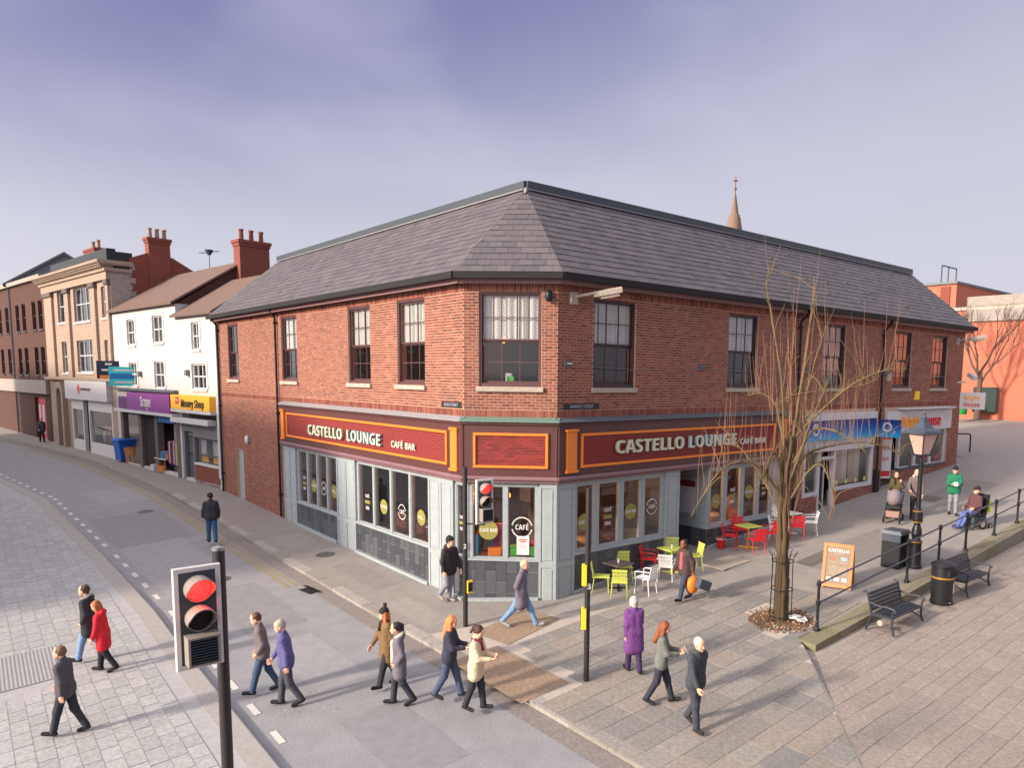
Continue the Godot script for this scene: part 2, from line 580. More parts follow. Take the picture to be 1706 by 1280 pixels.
func sheet(poly: Array, dy: float, mb: MB, step := 0.0) -> void:  # a polygon laid over the land
	var pts := PackedVector2Array()
	for p in poly: pts.append(Vector2(p[0], p[1]))
	if step > 0:
		var dense := PackedVector2Array()
		for i in pts.size():
			var a := pts[i]
			var b := pts[(i + 1) % pts.size()]
			var m := maxi(1, int(a.distance_to(b) / step))
			for k in m: dense.append(a.lerp(b, float(k) / m))
		pts = dense
	var id := Geometry2D.triangulate_polygon(pts)
	for k in range(0, id.size(), 3):
		var a := pts[id[k]]
		var b := pts[id[k + 1]]
		var c := pts[id[k + 2]]
		if (b - a).cross(c - a) > 0:
			var t := b; b = c; c = t
		mb.tri(g3(a.x, a.y, dy), g3(b.x, b.y, dy), g3(c.x, c.y, dy))

func strip(line: Array, w0: float, w1: float, dy: float, mb: MB, drop := 0.0) -> void:  # a band beside a line, from w0 to w1 to its left; drop: skirt down
	for i in line.size() - 1:
		var a := Vector2(line[i][0], line[i][1])
		var b := Vector2(line[i + 1][0], line[i + 1][1])
		var na := _side(line, i)
		var nb := _side(line, i + 1)
		var q := [a + na * w0, b + nb * w0, b + nb * w1, a + na * w1]
		var p := []
		for e in q: p.append(g3(e.x, e.y, dy))
		if drop > 0:
			var lo := []
			for e in p: lo.append(e - Vector3(0, drop, 0))
			mb.hexa([lo[3], lo[2], lo[1], lo[0], p[3], p[2], p[1], p[0]] if (q[1] - q[0]).cross(q[2] - q[0]) > 0 else [lo[0], lo[1], lo[2], lo[3], p[0], p[1], p[2], p[3]])
		else:
			if (q[1] - q[0]).cross(q[2] - q[0]) > 0: mb.quad(p[3], p[2], p[1], p[0])
			else: mb.quad(p[0], p[1], p[2], p[3])

func _side(line: Array, i: int) -> Vector2:
	var d := Vector2.ZERO
	if i > 0: d += (Vector2(line[i][0], line[i][1]) - Vector2(line[i - 1][0], line[i - 1][1])).normalized()
	if i < line.size() - 1: d += (Vector2(line[i + 1][0], line[i + 1][1]) - Vector2(line[i][0], line[i][1])).normalized()
	d = d.normalized()
	return Vector2(-d.y, d.x)

# ------------------------------------------------------------------ walls, bricks, windows
func frame_of(a: Vector2, b: Vector2, o: Vector2) -> Transform3D:  # x runs from a to b, z points out; local to a root at o
	var x := Vector3(b.x - a.x, 0, b.y - a.y).normalized()
	return Transform3D(Basis(x, Vector3.UP, x.cross(Vector3.UP)), Vector3(a.x - o.x, 0, a.y - o.y))

func wall_grid(mb: MB, x0: float, x1: float, y0: float, y1: float, z0: float, z1: float, holes: Array) -> void:
	var ys := [y0, y1]
	for h in holes:
		for y in [h[2], h[3]]:
			if y > y0 and y < y1 and not ys.has(y): ys.append(y)
	ys.sort()
	for j in ys.size() - 1:
		var ym: float = (ys[j] + ys[j + 1]) * 0.5
		var cut := []
		for h in holes:
			if h[2] < ym and h[3] > ym: cut.append([maxf(h[0], x0), minf(h[1], x1)])
		cut.sort_custom(func(p, q): return p[0] < q[0])
		var x := x0
		for k in cut:
			if k[0] > x + 1e-4: mb.fb(x, k[0], ys[j], ys[j + 1], z0, z1)
			x = maxf(x, k[1])
		if x < x1 - 1e-4: mb.fb(x, x1, ys[j], ys[j + 1], z0, z1)

# bricks of one front: [frame, x0, x1, y0, y1, tone]
func lay(out: Array, f: Transform3D, x0: float, x1: float, y0: float, y1: float, holes: Array, upright := false, pale := 0.0) -> void:
	if upright:
		var n := int(round((x1 - x0) / 0.0765))
		var w := (x1 - x0) / n
		for i in n: out.append([f, x0 + i * w + 0.008, x0 + (i + 1) * w - 0.008, y0 + 0.008, y1 - 0.008, _tone(pale)])
		return
	var rows := int(round((y1 - y0) / 0.0765))
	var h := (y1 - y0) / rows
	for r in rows:
		var y := y0 + r * h
		var ym := y + h * 0.5
		var cut := []
		for q in holes:
			if q[2] < ym and q[3] > ym: cut.append(q)
		var x := x0 - (0.1125 if r % 2 else 0.0)
		while x < x1:
			var a := maxf(x, x0)
			var b := minf(x + 0.225, x1)
			x += 0.225
			for q in cut:
				if a < q[1] and b > q[0]:
					if q[0] - a > b - q[1]: b = q[0]
					else: a = q[1]
			if b - a > 0.04: out.append([f, a + (0.0 if a <= x0 else 0.0125), b - (0.0 if b >= x1 else 0.0125), y + 0.009, y + h - 0.009, _tone(pale)])

func _tone(pale: float) -> int:
	var r := rng.randf()
	if pale > 0 and r < pale: return 3
	return 0 if r < 0.32 else 1 if r < 0.58 else 2 if r < 0.76 else 3 if r < 0.9 else 4

func sash_window(b: Node3D, f: Transform3D, x0: float, x1: float, y0: float, y1: float, look: String, dark := false) -> void:
	var mb := MB.new()
	var s: Material = M.sash_dark if dark else M.sash
	var fw := 0.062
	mb.fb(x0, x0 + fw, y0, y1, -0.2, -0.035); mb.fb(x1 - fw, x1, y0, y1, -0.2, -0.035)
	mb.fb(x0 + fw, x1 - fw, y1 - fw, y1, -0.2, -0.037); mb.fb(x0 + fw, x1 - fw, y0, y0 + 0.09, -0.2, -0.033)
	var w := part(b, "window", mb, s, f)
	var ym := y0 + (y1 - y0) * 0.49
	for k in 2:
		var a := y0 + 0.09 if k == 0 else ym - 0.005
		var e := ym if k == 0 else y1 - fw
		var z := -0.145 if k == 0 else -0.1
		var sm := MB.new()
		var xa := x0 + fw
		var xb := x1 - fw
		sm.fb(xa, xa + 0.04, a, e, z - 0.04, z); sm.fb(xb - 0.04, xb, a, e, z - 0.04, z)
		sm.fb(xa + 0.04, xb - 0.04, a, a + (0.06 if k == 0 else 0.045), z - 0.04, z + 0.002); sm.fb(xa + 0.04, xb - 0.04, e - 0.045, e, z - 0.04, z + 0.002)
		var pw := (xb - xa - 0.08) / 3.0
		for i in [1, 2]: sm.fb(xa + 0.04 + pw * i - 0.012, xa + 0.04 + pw * i + 0.012, a + 0.04, e - 0.045, z - 0.03, z - 0.002)
		var mid := (a + e) * 0.5
		sm.fb(xa + 0.04, xb - 0.04, mid - 0.012, mid + 0.012, z - 0.029, z - 0.004)
		part(w, "sash", sm, s)
		for i in 3:
			for j in 2:
				var g := MB.new()
				g.fb(xa + 0.052 + pw * i, xa + 0.028 + pw * (i + 1), (a + 0.05 if j == 0 else mid + 0.012), (mid - 0.012 if j == 0 else e - 0.05), z - 0.022, z - 0.018)
				part(w, "pane", g, M.glass)
	if look != "":
		var cm := MB.new()
		var y := ym - 0.02 if look != "reflected" else y0 + 0.5
		var n := 44
		var ph := rng.randf() * 9.0
		var px := []
		for i in n + 1:
			var t := float(i) / n
			px.append(Vector3(x0 + fw + (x1 - x0 - fw * 2) * t, 0, -0.2 - 0.02 * sin(t * (40.0 if look == "lace" else 26.0) + ph + sin(t * 9.0) * 1.4)))
		for i in n:
			if look == "lace" and i % 9 == 8 and rng.randf() < 0.5: continue
			cm.quad(px[i] + Vector3(0, y, 0), px[i + 1] + Vector3(0, y, 0), px[i + 1] + Vector3(0, y1 - 0.05, 0), px[i] + Vector3(0, y1 - 0.05, 0))
		part(w, "curtain", cm, M.lace_net if look == "lace" else M.reflection_pink)  # lace is a curtain; the pinkish sheet stands in for a reflection
	var sl := MB.new()
	sl.bevel(x0 - 0.07, x1 + 0.07, y0 - 0.135, y0 - 0.002, -0.2, 0.085, 0.012)
	part(w, "sill", sl, M.sill_stone)

func simple_window(b: Node3D, f: Transform3D, x0: float, x1: float, y0: float, y1: float, cols: int, rows: Array, fm: Material, sill := true, recess := 0.1, surround := false) -> void:
	var mb := MB.new()
	var t := 0.07
	mb.fb(x0, x0 + t, y0, y1, -recess - 0.08, -recess); mb.fb(x1 - t, x1, y0, y1, -recess - 0.08, -recess)
	mb.fb(x0 + t, x1 - t, y1 - t, y1, -recess - 0.08, -recess); mb.fb(x0 + t, x1 - t, y0, y0 + t, -recess - 0.08, -recess)
	var w := (x1 - x0 - 2 * t) / cols
	for i in range(1, cols): mb.fb(x0 + t + w * i - 0.025, x0 + t + w * i + 0.025, y0 + t, y1 - t, -recess - 0.07, -recess + 0.003)
	var ys := [y0 + t]
	for r in rows: ys.append(y0 + (y1 - y0) * r)
	ys.append(y1 - t)
	for i in range(1, ys.size() - 1): mb.fb(x0 + t, x1 - t, ys[i] - 0.03, ys[i] + 0.03, -recess - 0.075, -recess + 0.006)
	var win := part(b, "window", mb, fm, f)
	for i in cols:
		for j in ys.size() - 1:
			var g := MB.new()
			g.fb(x0 + t + w * i + 0.02, x0 + t + w * (i + 1) - 0.02, ys[j] + 0.02, ys[j + 1] - 0.02, -recess - 0.05, -recess - 0.045)
			part(win, "pane", g, M.glass)
	if sill:
		var s := MB.new()
		s.fb(x0 - 0.08, x1 + 0.08, y0 - 0.12, y0 - 0.002, -recess, 0.08)
		part(win, "sill", s, fm)
	if surround:
		var s := MB.new()
		s.fb(x0 - 0.16, x0 - 0.002, y0, y1 + 0.16, -0.02, 0.035); s.fb(x1 + 0.002, x1 + 0.16, y0, y1 + 0.16, -0.02, 0.035); s.fb(x0 - 0.002, x1 + 0.002, y1 + 0.002, y1 + 0.16, -0.02, 0.033)
		part(win, "surround", s, fm)

func pilaster(b: Node3D, f: Transform3D, x0: float, x1: float, y0: float, y1: float, cols: int, mid: float, z := 0.0) -> void:
	var mb := MB.new()
	mb.fb(x0, x1, y0, y1, z - 0.2, z + 0.03)
	var st := 0.09 if x1 - x0 > 0.6 else 0.06
	var w := (x1 - x0 - st) / cols
	for i in cols + 1: mb.fb(x0 + w * i, x0 + w * i + st, y0 + 0.002, y1 - 0.002, z + 0.03, z + 0.052)
	for yy in [[y0 + 0.004, y0 + 0.2], [mid - 0.07, mid + 0.07], [y1 - 0.14, y1 - 0.004]]:
		for i in cols: mb.fb(x0 + w * i + st, x0 + w * (i + 1), yy[0], yy[1], z + 0.03, z + 0.051)
	for i in cols:  # raised fields with a bead
		for yy in [[y0 + 0.25, mid - 0.12], [mid + 0.12, y1 - 0.19]]:
			mb.bevel(x0 + w * i + st + 0.04, x0 + w * (i + 1) - 0.04, yy[0], yy[1], z + 0.03, z + 0.048, 0.012)
	part(b, "pilaster", mb, M.grey_paint, f)

func plinth(b: Node3D, f: Transform3D, x0: float, x1: float, y0: float, y1: float, z := 0.0) -> void:
	var mb := MB.new()
	mb.fb(x0, x1, y0, y1, z - 0.2, z)
	mb.fb(x0 + 0.001, x1 - 0.001, y0 + 0.001, y0 + 0.3, z, z + 0.004)
	var p := part(b, "plinth", mb, M.grout, f)
	var n := maxi(1, int(round((x1 - x0) / 0.3)))
	var w := (x1 - x0) / n
	var shape := {}
	for i in n:
		var y := y1 - (0.6 if i % 2 else 0.3)
		var top := y1
		while top > y0 + 0.02:
			var yb := maxf(y, y0)
			var key := "%d" % int(round((top - yb) * 1000))
			if not shape.has(key):
				var t := MB.new()
				t.bevel(0.007, w - 0.007, 0.007, top - yb - 0.007, -0.005, 0.014, 0.004)
				shape[key] = t.mesh()
			part(p, "tile", shape[key], M["tile%d" % (rng.randi() % 3)], at(x0 + w * i, yb, z))
			top = y
			y -= 0.6
	var s := MB.new()
	s.fb(x0, x1, y1, y1 + 0.07, z - 0.2, z + 0.05)
	part(b, "window_sill", s, M.grey_paint, f)

func shop_glazing(b: Node3D, f: Transform3D, xs: Array, y0: float, y1: float, fm: Material, mull := 0.11, z := -0.06, stile := 0.0, glassm := "glass") -> Array:
	# posts at xs (their centres), one pane in each gap; with stile > 0 each light is a leaf with its own frame
	var out := []
	for i in xs.size():
		var mb := MB.new()
		mb.fb(xs[i] - mull * 0.5, xs[i] + mull * 0.5, y0, y1, z - 0.12, z + 0.04)
		part(b, "mullion", mb, fm, f)
	var h := MB.new()
	h.fb(xs[0], xs[-1], y1, y1 + 0.1, z - 0.12, z + 0.042)
	part(b, "window_head", h, fm, f)
	for i in xs.size() - 1:
		var a: float = xs[i] + mull * 0.5
		var e: float = xs[i + 1] - mull * 0.5
		var fr := MB.new()
		var s := maxf(stile, 0.025)
		fr.fb(a, a + s, y0, y1, z - 0.08, z + 0.02); fr.fb(e - s, e, y0, y1, z - 0.08, z + 0.02)
		fr.fb(a + s, e - s, y0, y0 + s, z - 0.08, z + 0.021); fr.fb(a + s, e - s, y1 - s, y1, z - 0.08, z + 0.021)
		var w := part(b, "window", fr, fm, f)
		var g := MB.new()
		g.fb(a + s - 0.005, e - s + 0.005, y0 + s - 0.005, y1 - s + 0.005, z - 0.035, z - 0.029)
		part(w, "pane", g, M[glassm])
		out.append([w, (a + e) * 0.5, z - 0.026, e - a])
	return out

func disc(r: float, sides := 28, th := 0.003, inner := 0.0, a0 := 0.0, a1 := TAU) -> MB:
	var mb := MB.new()
	for i in sides:
		var p := a0 + (a1 - a0) * i / sides
		var q := a0 + (a1 - a0) * (i + 1) / sides
		var u := Vector3(cos(p), sin(p), 0)
		var w := Vector3(cos(q), sin(q), 0)
		var z := Vector3(0, 0, th)
		if inner <= 0: mb.tri(z, u * r + z, w * r + z)
		else: mb.quad(u * inner + z, u * r + z, w * r + z, w * inner + z)
		mb.quad(u * r, w * r, w * r + z, u * r + z)
	return mb

func decal(w: Array, y: float, kind: int, sc := 1.0) -> void:  # the printed window stickers
	var n: Node3D = w[0]
	var x: float = w[1]
	var z: float = w[2]
	if kind == 0:
		text(n, "CAFÉ", 0.11 * sc, M.white, at(x, y + 0.2 * sc, z + 0.002), 0.002, 0.8)
		var bar := MB.new()
		bar.fb(-0.16 * sc, 0.16 * sc, -0.055 * sc, 0.055 * sc, 0, 0.002)
		part(n, "sticker_band", bar, M.sticker, at(x, y, z))
		text(n, "BAR", 0.11 * sc, M.white, at(x, y - 0.2 * sc, z + 0.002), 0.002, 0.8)
	elif kind == 1:
		part(n, "sticker_disc", disc(0.24 * sc), M.sticker, at(x, y, z))
		text(n, "CAFÉ BAR", 0.085 * sc, M.white, at(x, y, z + 0.005), 0.002, 0.8)
	elif kind == 2:
		part(n, "sticker_ring", disc(0.24 * sc, 14, 0.003, 0.215 * sc, 0.2, PI - 0.2), M.white, at(x, y, z))
		part(n, "sticker_ring", disc(0.24 * sc, 14, 0.003, 0.215 * sc, PI + 0.2, TAU - 0.2), M.white, at(x, y, z))
		text(n, "CAFÉ", 0.115 * sc, M.white, at(x, y, z + 0.002), 0.002, 0.8)
	else:
		part(n, "sticker_disc", disc(0.24 * sc), M.sticker, at(x, y, z))
		var sw := MB.new()
		sw.tube([Vector3(-0.13, 0.05, 0.006) * sc, Vector3(-0.08, -0.03, 0.006) * sc, Vector3(-0.02, 0.05, 0.006) * sc, Vector3(0.03, -0.04, 0.006) * sc, Vector3(0.13, -0.05, 0.006) * sc], [0.012, 0.016, 0.014, 0.016, 0.008], 5)
		part(n, "sticker_script", sw, M.white, at(x, y, z))

func sign_panel(b: Node3D, f: Transform3D, x0: float, x1: float, y0: float, y1: float, z: float, near: Array) -> MeshInstance3D:
	# an orange frame round a field of painted bricks
	var fr := MB.new()
	var t := 0.075
	fr.bevel(x0, x1, y0, y0 + t, z, z + 0.06, 0.014); fr.bevel(x0, x1, y1 - t, y1, z, z + 0.06, 0.014)
	fr.bevel(x0, x0 + t, y0 + t, y1 - t, z, z + 0.059, 0.014); fr.bevel(x1 - t, x1, y0 + t, y1 - t, z, z + 0.059, 0.014)
	var o := part(b, "sign_frame", fr, M.orange, f)
	var bk := MB.new()
	bk.fb(x0 + t, x1 - t, y0 + t, y1 - t, z, z + 0.008)
	part(o, "sign_board", bk, M.sign_mortar)
	var rows := 11
	var h := (y1 - y0 - 2 * t) / rows
	var ts := []
	var list := []
	for r in rows:
		var x := x0 + t - (0.1125 if r % 2 else 0.0)
		while x < x1 - t:
			var a := maxf(x, x0 + t)
			var e := minf(x + 0.225, x1 - t)
			if e - a > 0.03: list.append([a + 0.006, e - 0.006, y0 + t + r * h + 0.006, y0 + t + (r + 1) * h - 0.006])
			x += 0.225
	if near[0]:
		for q in list:
			part(o, "brick", unit, M["sign_brick%d" % (rng.randi() % 3)], Transform3D(Basis.from_scale(Vector3(q[1] - q[0], q[3] - q[2], 0.016)), Vector3((q[0] + q[1]) * 0.5, (q[2] + q[3]) * 0.5, z + 0.008)))
	else:
		for q in list: ts.append(Transform3D(Basis.from_scale(Vector3(q[1] - q[0], q[3] - q[2], 0.016)), Vector3((q[0] + q[1]) * 0.5, (q[2] + q[3]) * 0.5, z + 0.008)))
		multi(o, "brick", unit, M.sign_brick0, ts, [])
	return o

func orange_pilaster(b: Node3D, f: Transform3D, x0: float, x1: float, z: float) -> void:
	var mb := MB.new()
	mb.bevel(x0 + 0.04, x1 - 0.04, 3.52, 4.56, z, z + 0.06, 0.012)
	mb.bevel(x0, x1, 4.56, 4.63, z, z + 0.085, 0.01); mb.bevel(x0, x1, 3.45, 3.52, z, z + 0.085, 0.01)
	part(b, "orange_pilaster", mb, M.orange, f)

# a roof slope laid in slates: corner points of the plane in building space, eave a->b, ridge d->c
func slate_slope(out: Array, a: Vector3, b: Vector3, c: Vector3, d: Vector3) -> void:
	var s := (b - a).normalized()
	var nn := (b - a).cross(d - a).normalized()
	var t := nn.cross(s).normalized()
	var H := (d - a).dot(t)
	var rows := 15
	var h := H / rows
	for r in rows:
		var t0 := r * h
		var t1 := minf((r + 1) * h + 0.03, H)
		var l0 := (d - a).dot(s) * t0 / H
		var l1 := (d - a).dot(s) * t1 / H
		var r0 := (b - a).length() + ((c - b).dot(s)) * t0 / H
		var r1 := (b - a).length() + ((c - b).dot(s)) * t1 / H
		var x := -floorf(absf((d - a).dot(s)) / 0.36 + 2) * 0.36 - (0.18 if r % 2 else 0.0)
		var m := maxf(r0, r1)
		while x < m:
			var e := x + 0.354
			var q := [clampf(x, l0, r0), clampf(e, l0, r0), clampf(e, l1, r1), clampf(x, l1, r1)]
			x += 0.36
			if q[1] - q[0] < 0.01 and q[2] - q[3] < 0.01: continue
			var lift := 0.021 + rng.randf() * 0.008
			var p := []
			for k in 4: p.append(a + s * q[k] + t * (t0 if k < 2 else t1) + nn * (lift if k < 2 else 0.008))
			out.append([p, nn, rng.randi() % 4])

func slate_mesh(q: Array, o: Vector3, mb: MB) -> void:
	var p: Array = q[0]
	var n: Vector3 = q[1] * 0.012
	mb.quad(p[0] - o, p[1] - o, p[2] - o, p[3] - o)
	mb.quad(p[0] - n - o, p[1] - n - o, p[1] - o, p[0] - o)
	mb.quad(p[1] - n - o, p[2] - n - o, p[2] - o, p[1] - o)
	mb.quad(p[3] - n - o, p[0] - n - o, p[0] - o, p[3] - o)

func gutter_run(b: Node3D, pts: Array) -> void:
	var mb := MB.new()
	for i in pts.size() - 1: mb.beam(pts[i], pts[i + 1], 0.13, 0.17)
	part(b, "gutter", mb, M.gutter)

func downpipe(b: Node3D, f: Transform3D, x: float, ytop: float, ybot: float) -> void:
	var mb := MB.new()
	mb.tube([Vector3(x + 0.12, ytop, 0.34), Vector3(x + 0.1, ytop - 0.14, 0.32), Vector3(x, ytop - 0.4, 0.09), Vector3(x, ybot, 0.09)], [0.045, 0.045, 0.045, 0.045], 10)
	for y in [ytop - 0.6, (ytop + ybot) * 0.5, ybot + 0.9]: mb.fb(x - 0.075, x + 0.075, y - 0.035, y + 0.035, 0.0, 0.15)
	part(b, "downpipe", mb, M.gutter, f)

var unit: Mesh
func cafe_building() -> void:
	var um := MB.new()
	um.fb(-0.5, 0.5, -0.5, 0.5, -0.5, 0.5)
	unit = um.mesh()
	mat("sticker", s8(138, 132, 66), 0.6)
	var lace := mat("lace_net", Color(1, 1, 1), 0.9)
	var im := Image.create(128, 128, false, Image.FORMAT_RGBA8)
	for y in 128:
		for x in 128:
			var v := 0.5 + 0.5 * sin(x * TAU / 32.0) * sin(y * TAU / 21.33) + 0.25 * sin(x * TAU / 8.0)
			im.set_pixel(x, y, Color(0.94, 0.94, 0.93, clampf(0.62 + 0.4 * v, 0.5, 0.98)))
	lace.albedo_texture = ImageTexture.create_from_image(im)
	lace.transparency = BaseMaterial3D.TRANSPARENCY_ALPHA
	lace.uv1_triplanar = true
	lace.uv1_scale = Vector3.ONE * 1.8
	lace.backlight = Color(0.4, 0.4, 0.4)
	var b := thing("cafe_building", "two-storey red brick corner building with slate roof, plum shopfront fascias and sash windows", "building", Vector3(A2.x, 0, A2.y))
	var FL := frame_of(L2, A2, A2)
	FL.origin = Vector3.ZERO     # x = 0 at the left arris, negative towards the far end
	var FC := frame_of(A2, B2, A2)
	var FR := frame_of(B2, R2, A2)
	var NL := (L2 - A2).length()
	var NC := (B2 - A2).length()
	var NR := (R2 - B2).length()
	# openings
	var wl := [[-19.68, -18.2], [-13.05, -11.43], [-7.0, -5.38], [-3.62, -2.0]]
	var wr := [[1.27, 2.9], [7.22, 8.84], [13.0, 14.62], [18.65, 20.27], [22.35, 23.97]]
	var hl := []
	var hr := []
	for q in wl: hl.append([q[0], q[1], 5.73, 8.2])
	for q in wr: hr.append([q[0], q[1], 5.73, 8.15])
	var hcn := [[0.41, 2.06, 5.74, 8.22]]
	hl.append([-13.06, 0.0, -1.0, 4.86])
	hl.append([-19.0, -18.02, 0.3, 2.57])
	hcn.append([0.0, NC, -1.0, 4.86])
	hr.append([0.0, 10.95, -1.0, 4.86])
	hr.append([12.0, 17.32, 0.6, 4.72])
	hr.append([18.1, 24.62, 1.0, 4.72])
	var cutR := [[12.0, 14.3, -1.0, 1.72]]
	# walls: mortar-coloured body, bricks laid proud of it
	var wt := 8.5
	for q in [[FL, -NL, 0.0, hl, "left"], [FC, 0.0, NC, hcn, ""], [FR, 0.0, NR, hr, ""]]:
		var mb := MB.new()
		wall_grid(mb, q[1], q[2], -0.6, wt, -0.3, 0.0, q[3])
		part(b, "wall", mb, M.mortar, q[0])
	var bricks := []
	for q in [[FL, -NL, 0.0, hl], [FC, 0.0, NC, hcn], [FR, 0.0, NR, hr]]:
		lay(bricks, q[0], q[1], q[2], 5.135, 8.19, q[3])
		lay(bricks, q[0], q[1], q[2], 4.905, 5.13, q[3], true)
		lay(bricks, q[0], q[1], q[2], 8.195, 8.42, q[3].slice(0, 5).filter(func(h): return h[3] > 8.19), true, 0.5)
	lay(bricks, FL, -NL, -13.06, -0.3, 4.9, hl)
	lay(bricks, FR, 10.95, 12.0, 0.3, 4.9, hr)
	lay(bricks, FR, 12.0, 13.05, 0.3, 1.6, [])
	lay(bricks, FR, 14.3, 17.32, 0.6, 1.68, [])
	lay(bricks, FR, 17.32, 18.1, 0.7, 4.9, hr)
	lay(bricks, FR, 24.62, NR, 1.2, 4.9, hr)
	lay(bricks, FR, 19.6, 24.62, 1.0, 2.1, [])
	for q in [[12.0, 13.05, -0.3, 1.62], [14.3, 17.32, -0.3, 1.7], [19.6, 24.62, 0.3, 2.12]]:
		var low := MB.new()
		low.fb(q[0], q[1], q[2], q[3], -0.3, 0.0)
		part(b, "low_wall", low, M.mortar, FR)
	# the 300 nearest bricks one by one, the rest as one part
	var cam := EYE - b.position
	for q in bricks:
		var ctr: Vector3 = q[0] * Vector3((q[1] + q[2]) * 0.5, (q[3] + q[4]) * 0.5, 0)
		q.append(ctr.distance_squared_to(cam) - (200.0 if q[0] == FC else 0.0) + (80.0 if q[3] < 5.1 else 0.0))
	bricks.sort_custom(func(p, q): return p[6] < q[6])
	var bw := MB.new()
	bw.fb(0, NC, 4.9, 4.902, -0.1, 0.001)
	var holder := part(b, "brickwork", bw, M.mortar)
	holder.transform = FC
	var inv := FC.affine_inverse()
	var ts := []
	var cs := []
	var weather := FastNoiseLite.new()
	weather.seed = 31
	weather.frequency = 0.35
	for i in bricks.size():
		var q: Array = bricks[i]
		var t: Transform3D = q[0] * Transform3D(Basis.from_scale(Vector3(q[2] - q[1], q[4] - q[3], 0.03)), Vector3((q[1] + q[2]) * 0.5, (q[3] + q[4]) * 0.5, -0.007 + rng.randf() * 0.003))
		if i < 300: part(holder, "brick", unit, M["brick%d" % q[5]], inv * t)
		else:
			ts.append(t)
			var c: Color = M["brick%d" % q[5]].albedo_color.srgb_to_linear()
			var wz := weather.get_noise_3dv(t.origin) * 0.22
			cs.append(c * (0.94 + rng.randf() * 0.14 + wz))
	multi(b, "brick", unit, M.brick_any, ts, cs)
	# rooms behind the fronts
	var inn := []
	var dl := Vector2(FL.basis.z.x, FL.basis.z.z)
	var dr := Vector2(FR.basis.z.x, FR.basis.z.z)
	var X := A2 + (A2 - L2).normalized() * 1.758
	var back := X - (dl + dr) * 9.0
	var poly := PackedVector2Array()
	for p in [L2 - dl * 0.31, A2 - (dl) * 0.31, B2 - dr * 0.31, R2 - dr * 0.31, R2 - dr * 9.0, back, L2 - dl * 9.0]:
		poly.append(Vector2(p.x - A2.x, -(p.y - A2.y)))
	var flat := Transform3D(Basis(Vector3.RIGHT, Vector3.FORWARD, Vector3.UP), Vector3.ZERO)
	for q in [["floor", -0.5, 0.42, "inside_floor"], ["upper_floor", 4.45, 4.95, "inside"], ["flat_roof", 8.45, 8.62, "inside"]]:
		var mb := MB.new()
		mb.prism(poly, flat, q[1], q[2])
		part(b, q[0], mb, M[q[3]])
	var iw := MB.new()
	for i in range(3, 7):
		var p := poly[i]
		var q := poly[(i + 1) % 7]
		iw.beam(Vector3(p.x, 4.0, -p.y), Vector3(q.x, 4.0, -q.y), 0.25, 9.2)
	part(b, "rear_wall", iw, M.old_brick)
	var pw := MB.new()
	for q in [[11.2, -8.7], [17.7, -8.7]]: pw.fb(q[0], q[0] + 0.15, 0.4, 8.44, q[1], -0.31)
	pw.fb(0.5, 17.6, 0.43, 4.44, -5.2, -5.05)
	part(b, "inner_wall", pw, M.inside, FR)
	var pl := MB.new()
	pl.fb(-14.0, -13.85, 0.43, 8.44, -8.7, -0.31); pl.fb(-13.8, -2.0, 0.43, 4.44, -4.6, -4.45)
	pl.fb(-13.8, -4.0, 4.96, 8.44, -4.2, -4.05)
	part(b, "inner_wall", pl, M.inside, FL)
	for q in wl: sash_window(b, FL, q[0], q[1], 5.73, 8.2, "" if q[0] < -18 else "lace")
	sash_window(b, FC, 0.41, 2.06, 5.74, 8.22, "lace")
	for i in 5: sash_window(b, FR, wr[i][0], wr[i][1], 5.73, 8.15, "lace" if i < 2 else "reflected", true)
	# roof
	var e := 8.66
	var ov := 0.36
	var W := 3.0
	var rz := 11.5
	var eL := FL * Vector3(-NL - 0.3, e, ov)
	var eR := FR * Vector3(NR + 0.35, e, ov)
	var k1 := ov * tan(deg_to_rad(22.5))
	var eA := FL * Vector3(k1, e, ov)
	var eB := FR * Vector3(-k1, e, ov)
	var apex := Vector3(X.x - A2.x, rz, X.y - A2.y) - (FL.basis.z + FR.basis.z) * W
	var rL := FL * Vector3(-NL - 0.3, rz, -W)
	var rR := FR * Vector3(NR + 0.35, rz, -W)
	var dn := Vector3(0, -0.02, 0)
	var ul := MB.new()
	ul.quad(eL + dn, eA + dn, apex + dn, rL + dn); ul.tri(eA + dn, eB + dn, apex + dn); ul.quad(eB + dn, eR + dn, rR + dn, apex + dn)
	var bL := FL * Vector3(-NL - 0.3, rz - 0.02, -9.0)
	var bR := FR * Vector3(NR + 0.35, rz - 0.02, -9.0)
	var bk := Vector3(back.x - A2.x, rz - 0.02, back.y - A2.y)
	ul.quad(rL + dn, apex + dn, bk, bL); ul.quad(apex + dn, rR + dn, bR, bk)
	# gable ends
	for q in [[FL, -NL - 0.02, -NL + 0.2], [FR, NR - 0.2, NR + 0.02]]:
		var f: Transform3D = q[0]
		var gp := PackedVector2Array([Vector2(-0.02, 8.3), Vector2(-0.02, 8.9), Vector2(-W, rz - 0.15), Vector2(-8.9, rz - 0.15), Vector2(-8.9, 8.3)])
		var t := f * Transform3D(Basis(Vector3(0, 0, 1), Vector3(0, 1, 0), Vector3(-1, 0, 0)), Vector3.ZERO)
		ul.prism(gp, t, -q[2], -q[1])
	var roof := part(b, "roof", ul, M.underlay)
	var sl := []
	slate_slope(sl, eA, eB, apex + (eA - eB).normalized() * -0.001, apex)
	var nfac := sl.size()
	slate_slope(sl, eL, eA, apex, rL)
	slate_slope(sl, eB, eR, rR, apex)
	for i in sl.size(): sl[i].append((sl[i][0][0] as Vector3).distance_squared_to(cam) - (900.0 if i < nfac else 0.0))
	sl.sort_custom(func(p, q): return p[3] < q[3])
	var rest := MB.new()
	rest.use_c = true
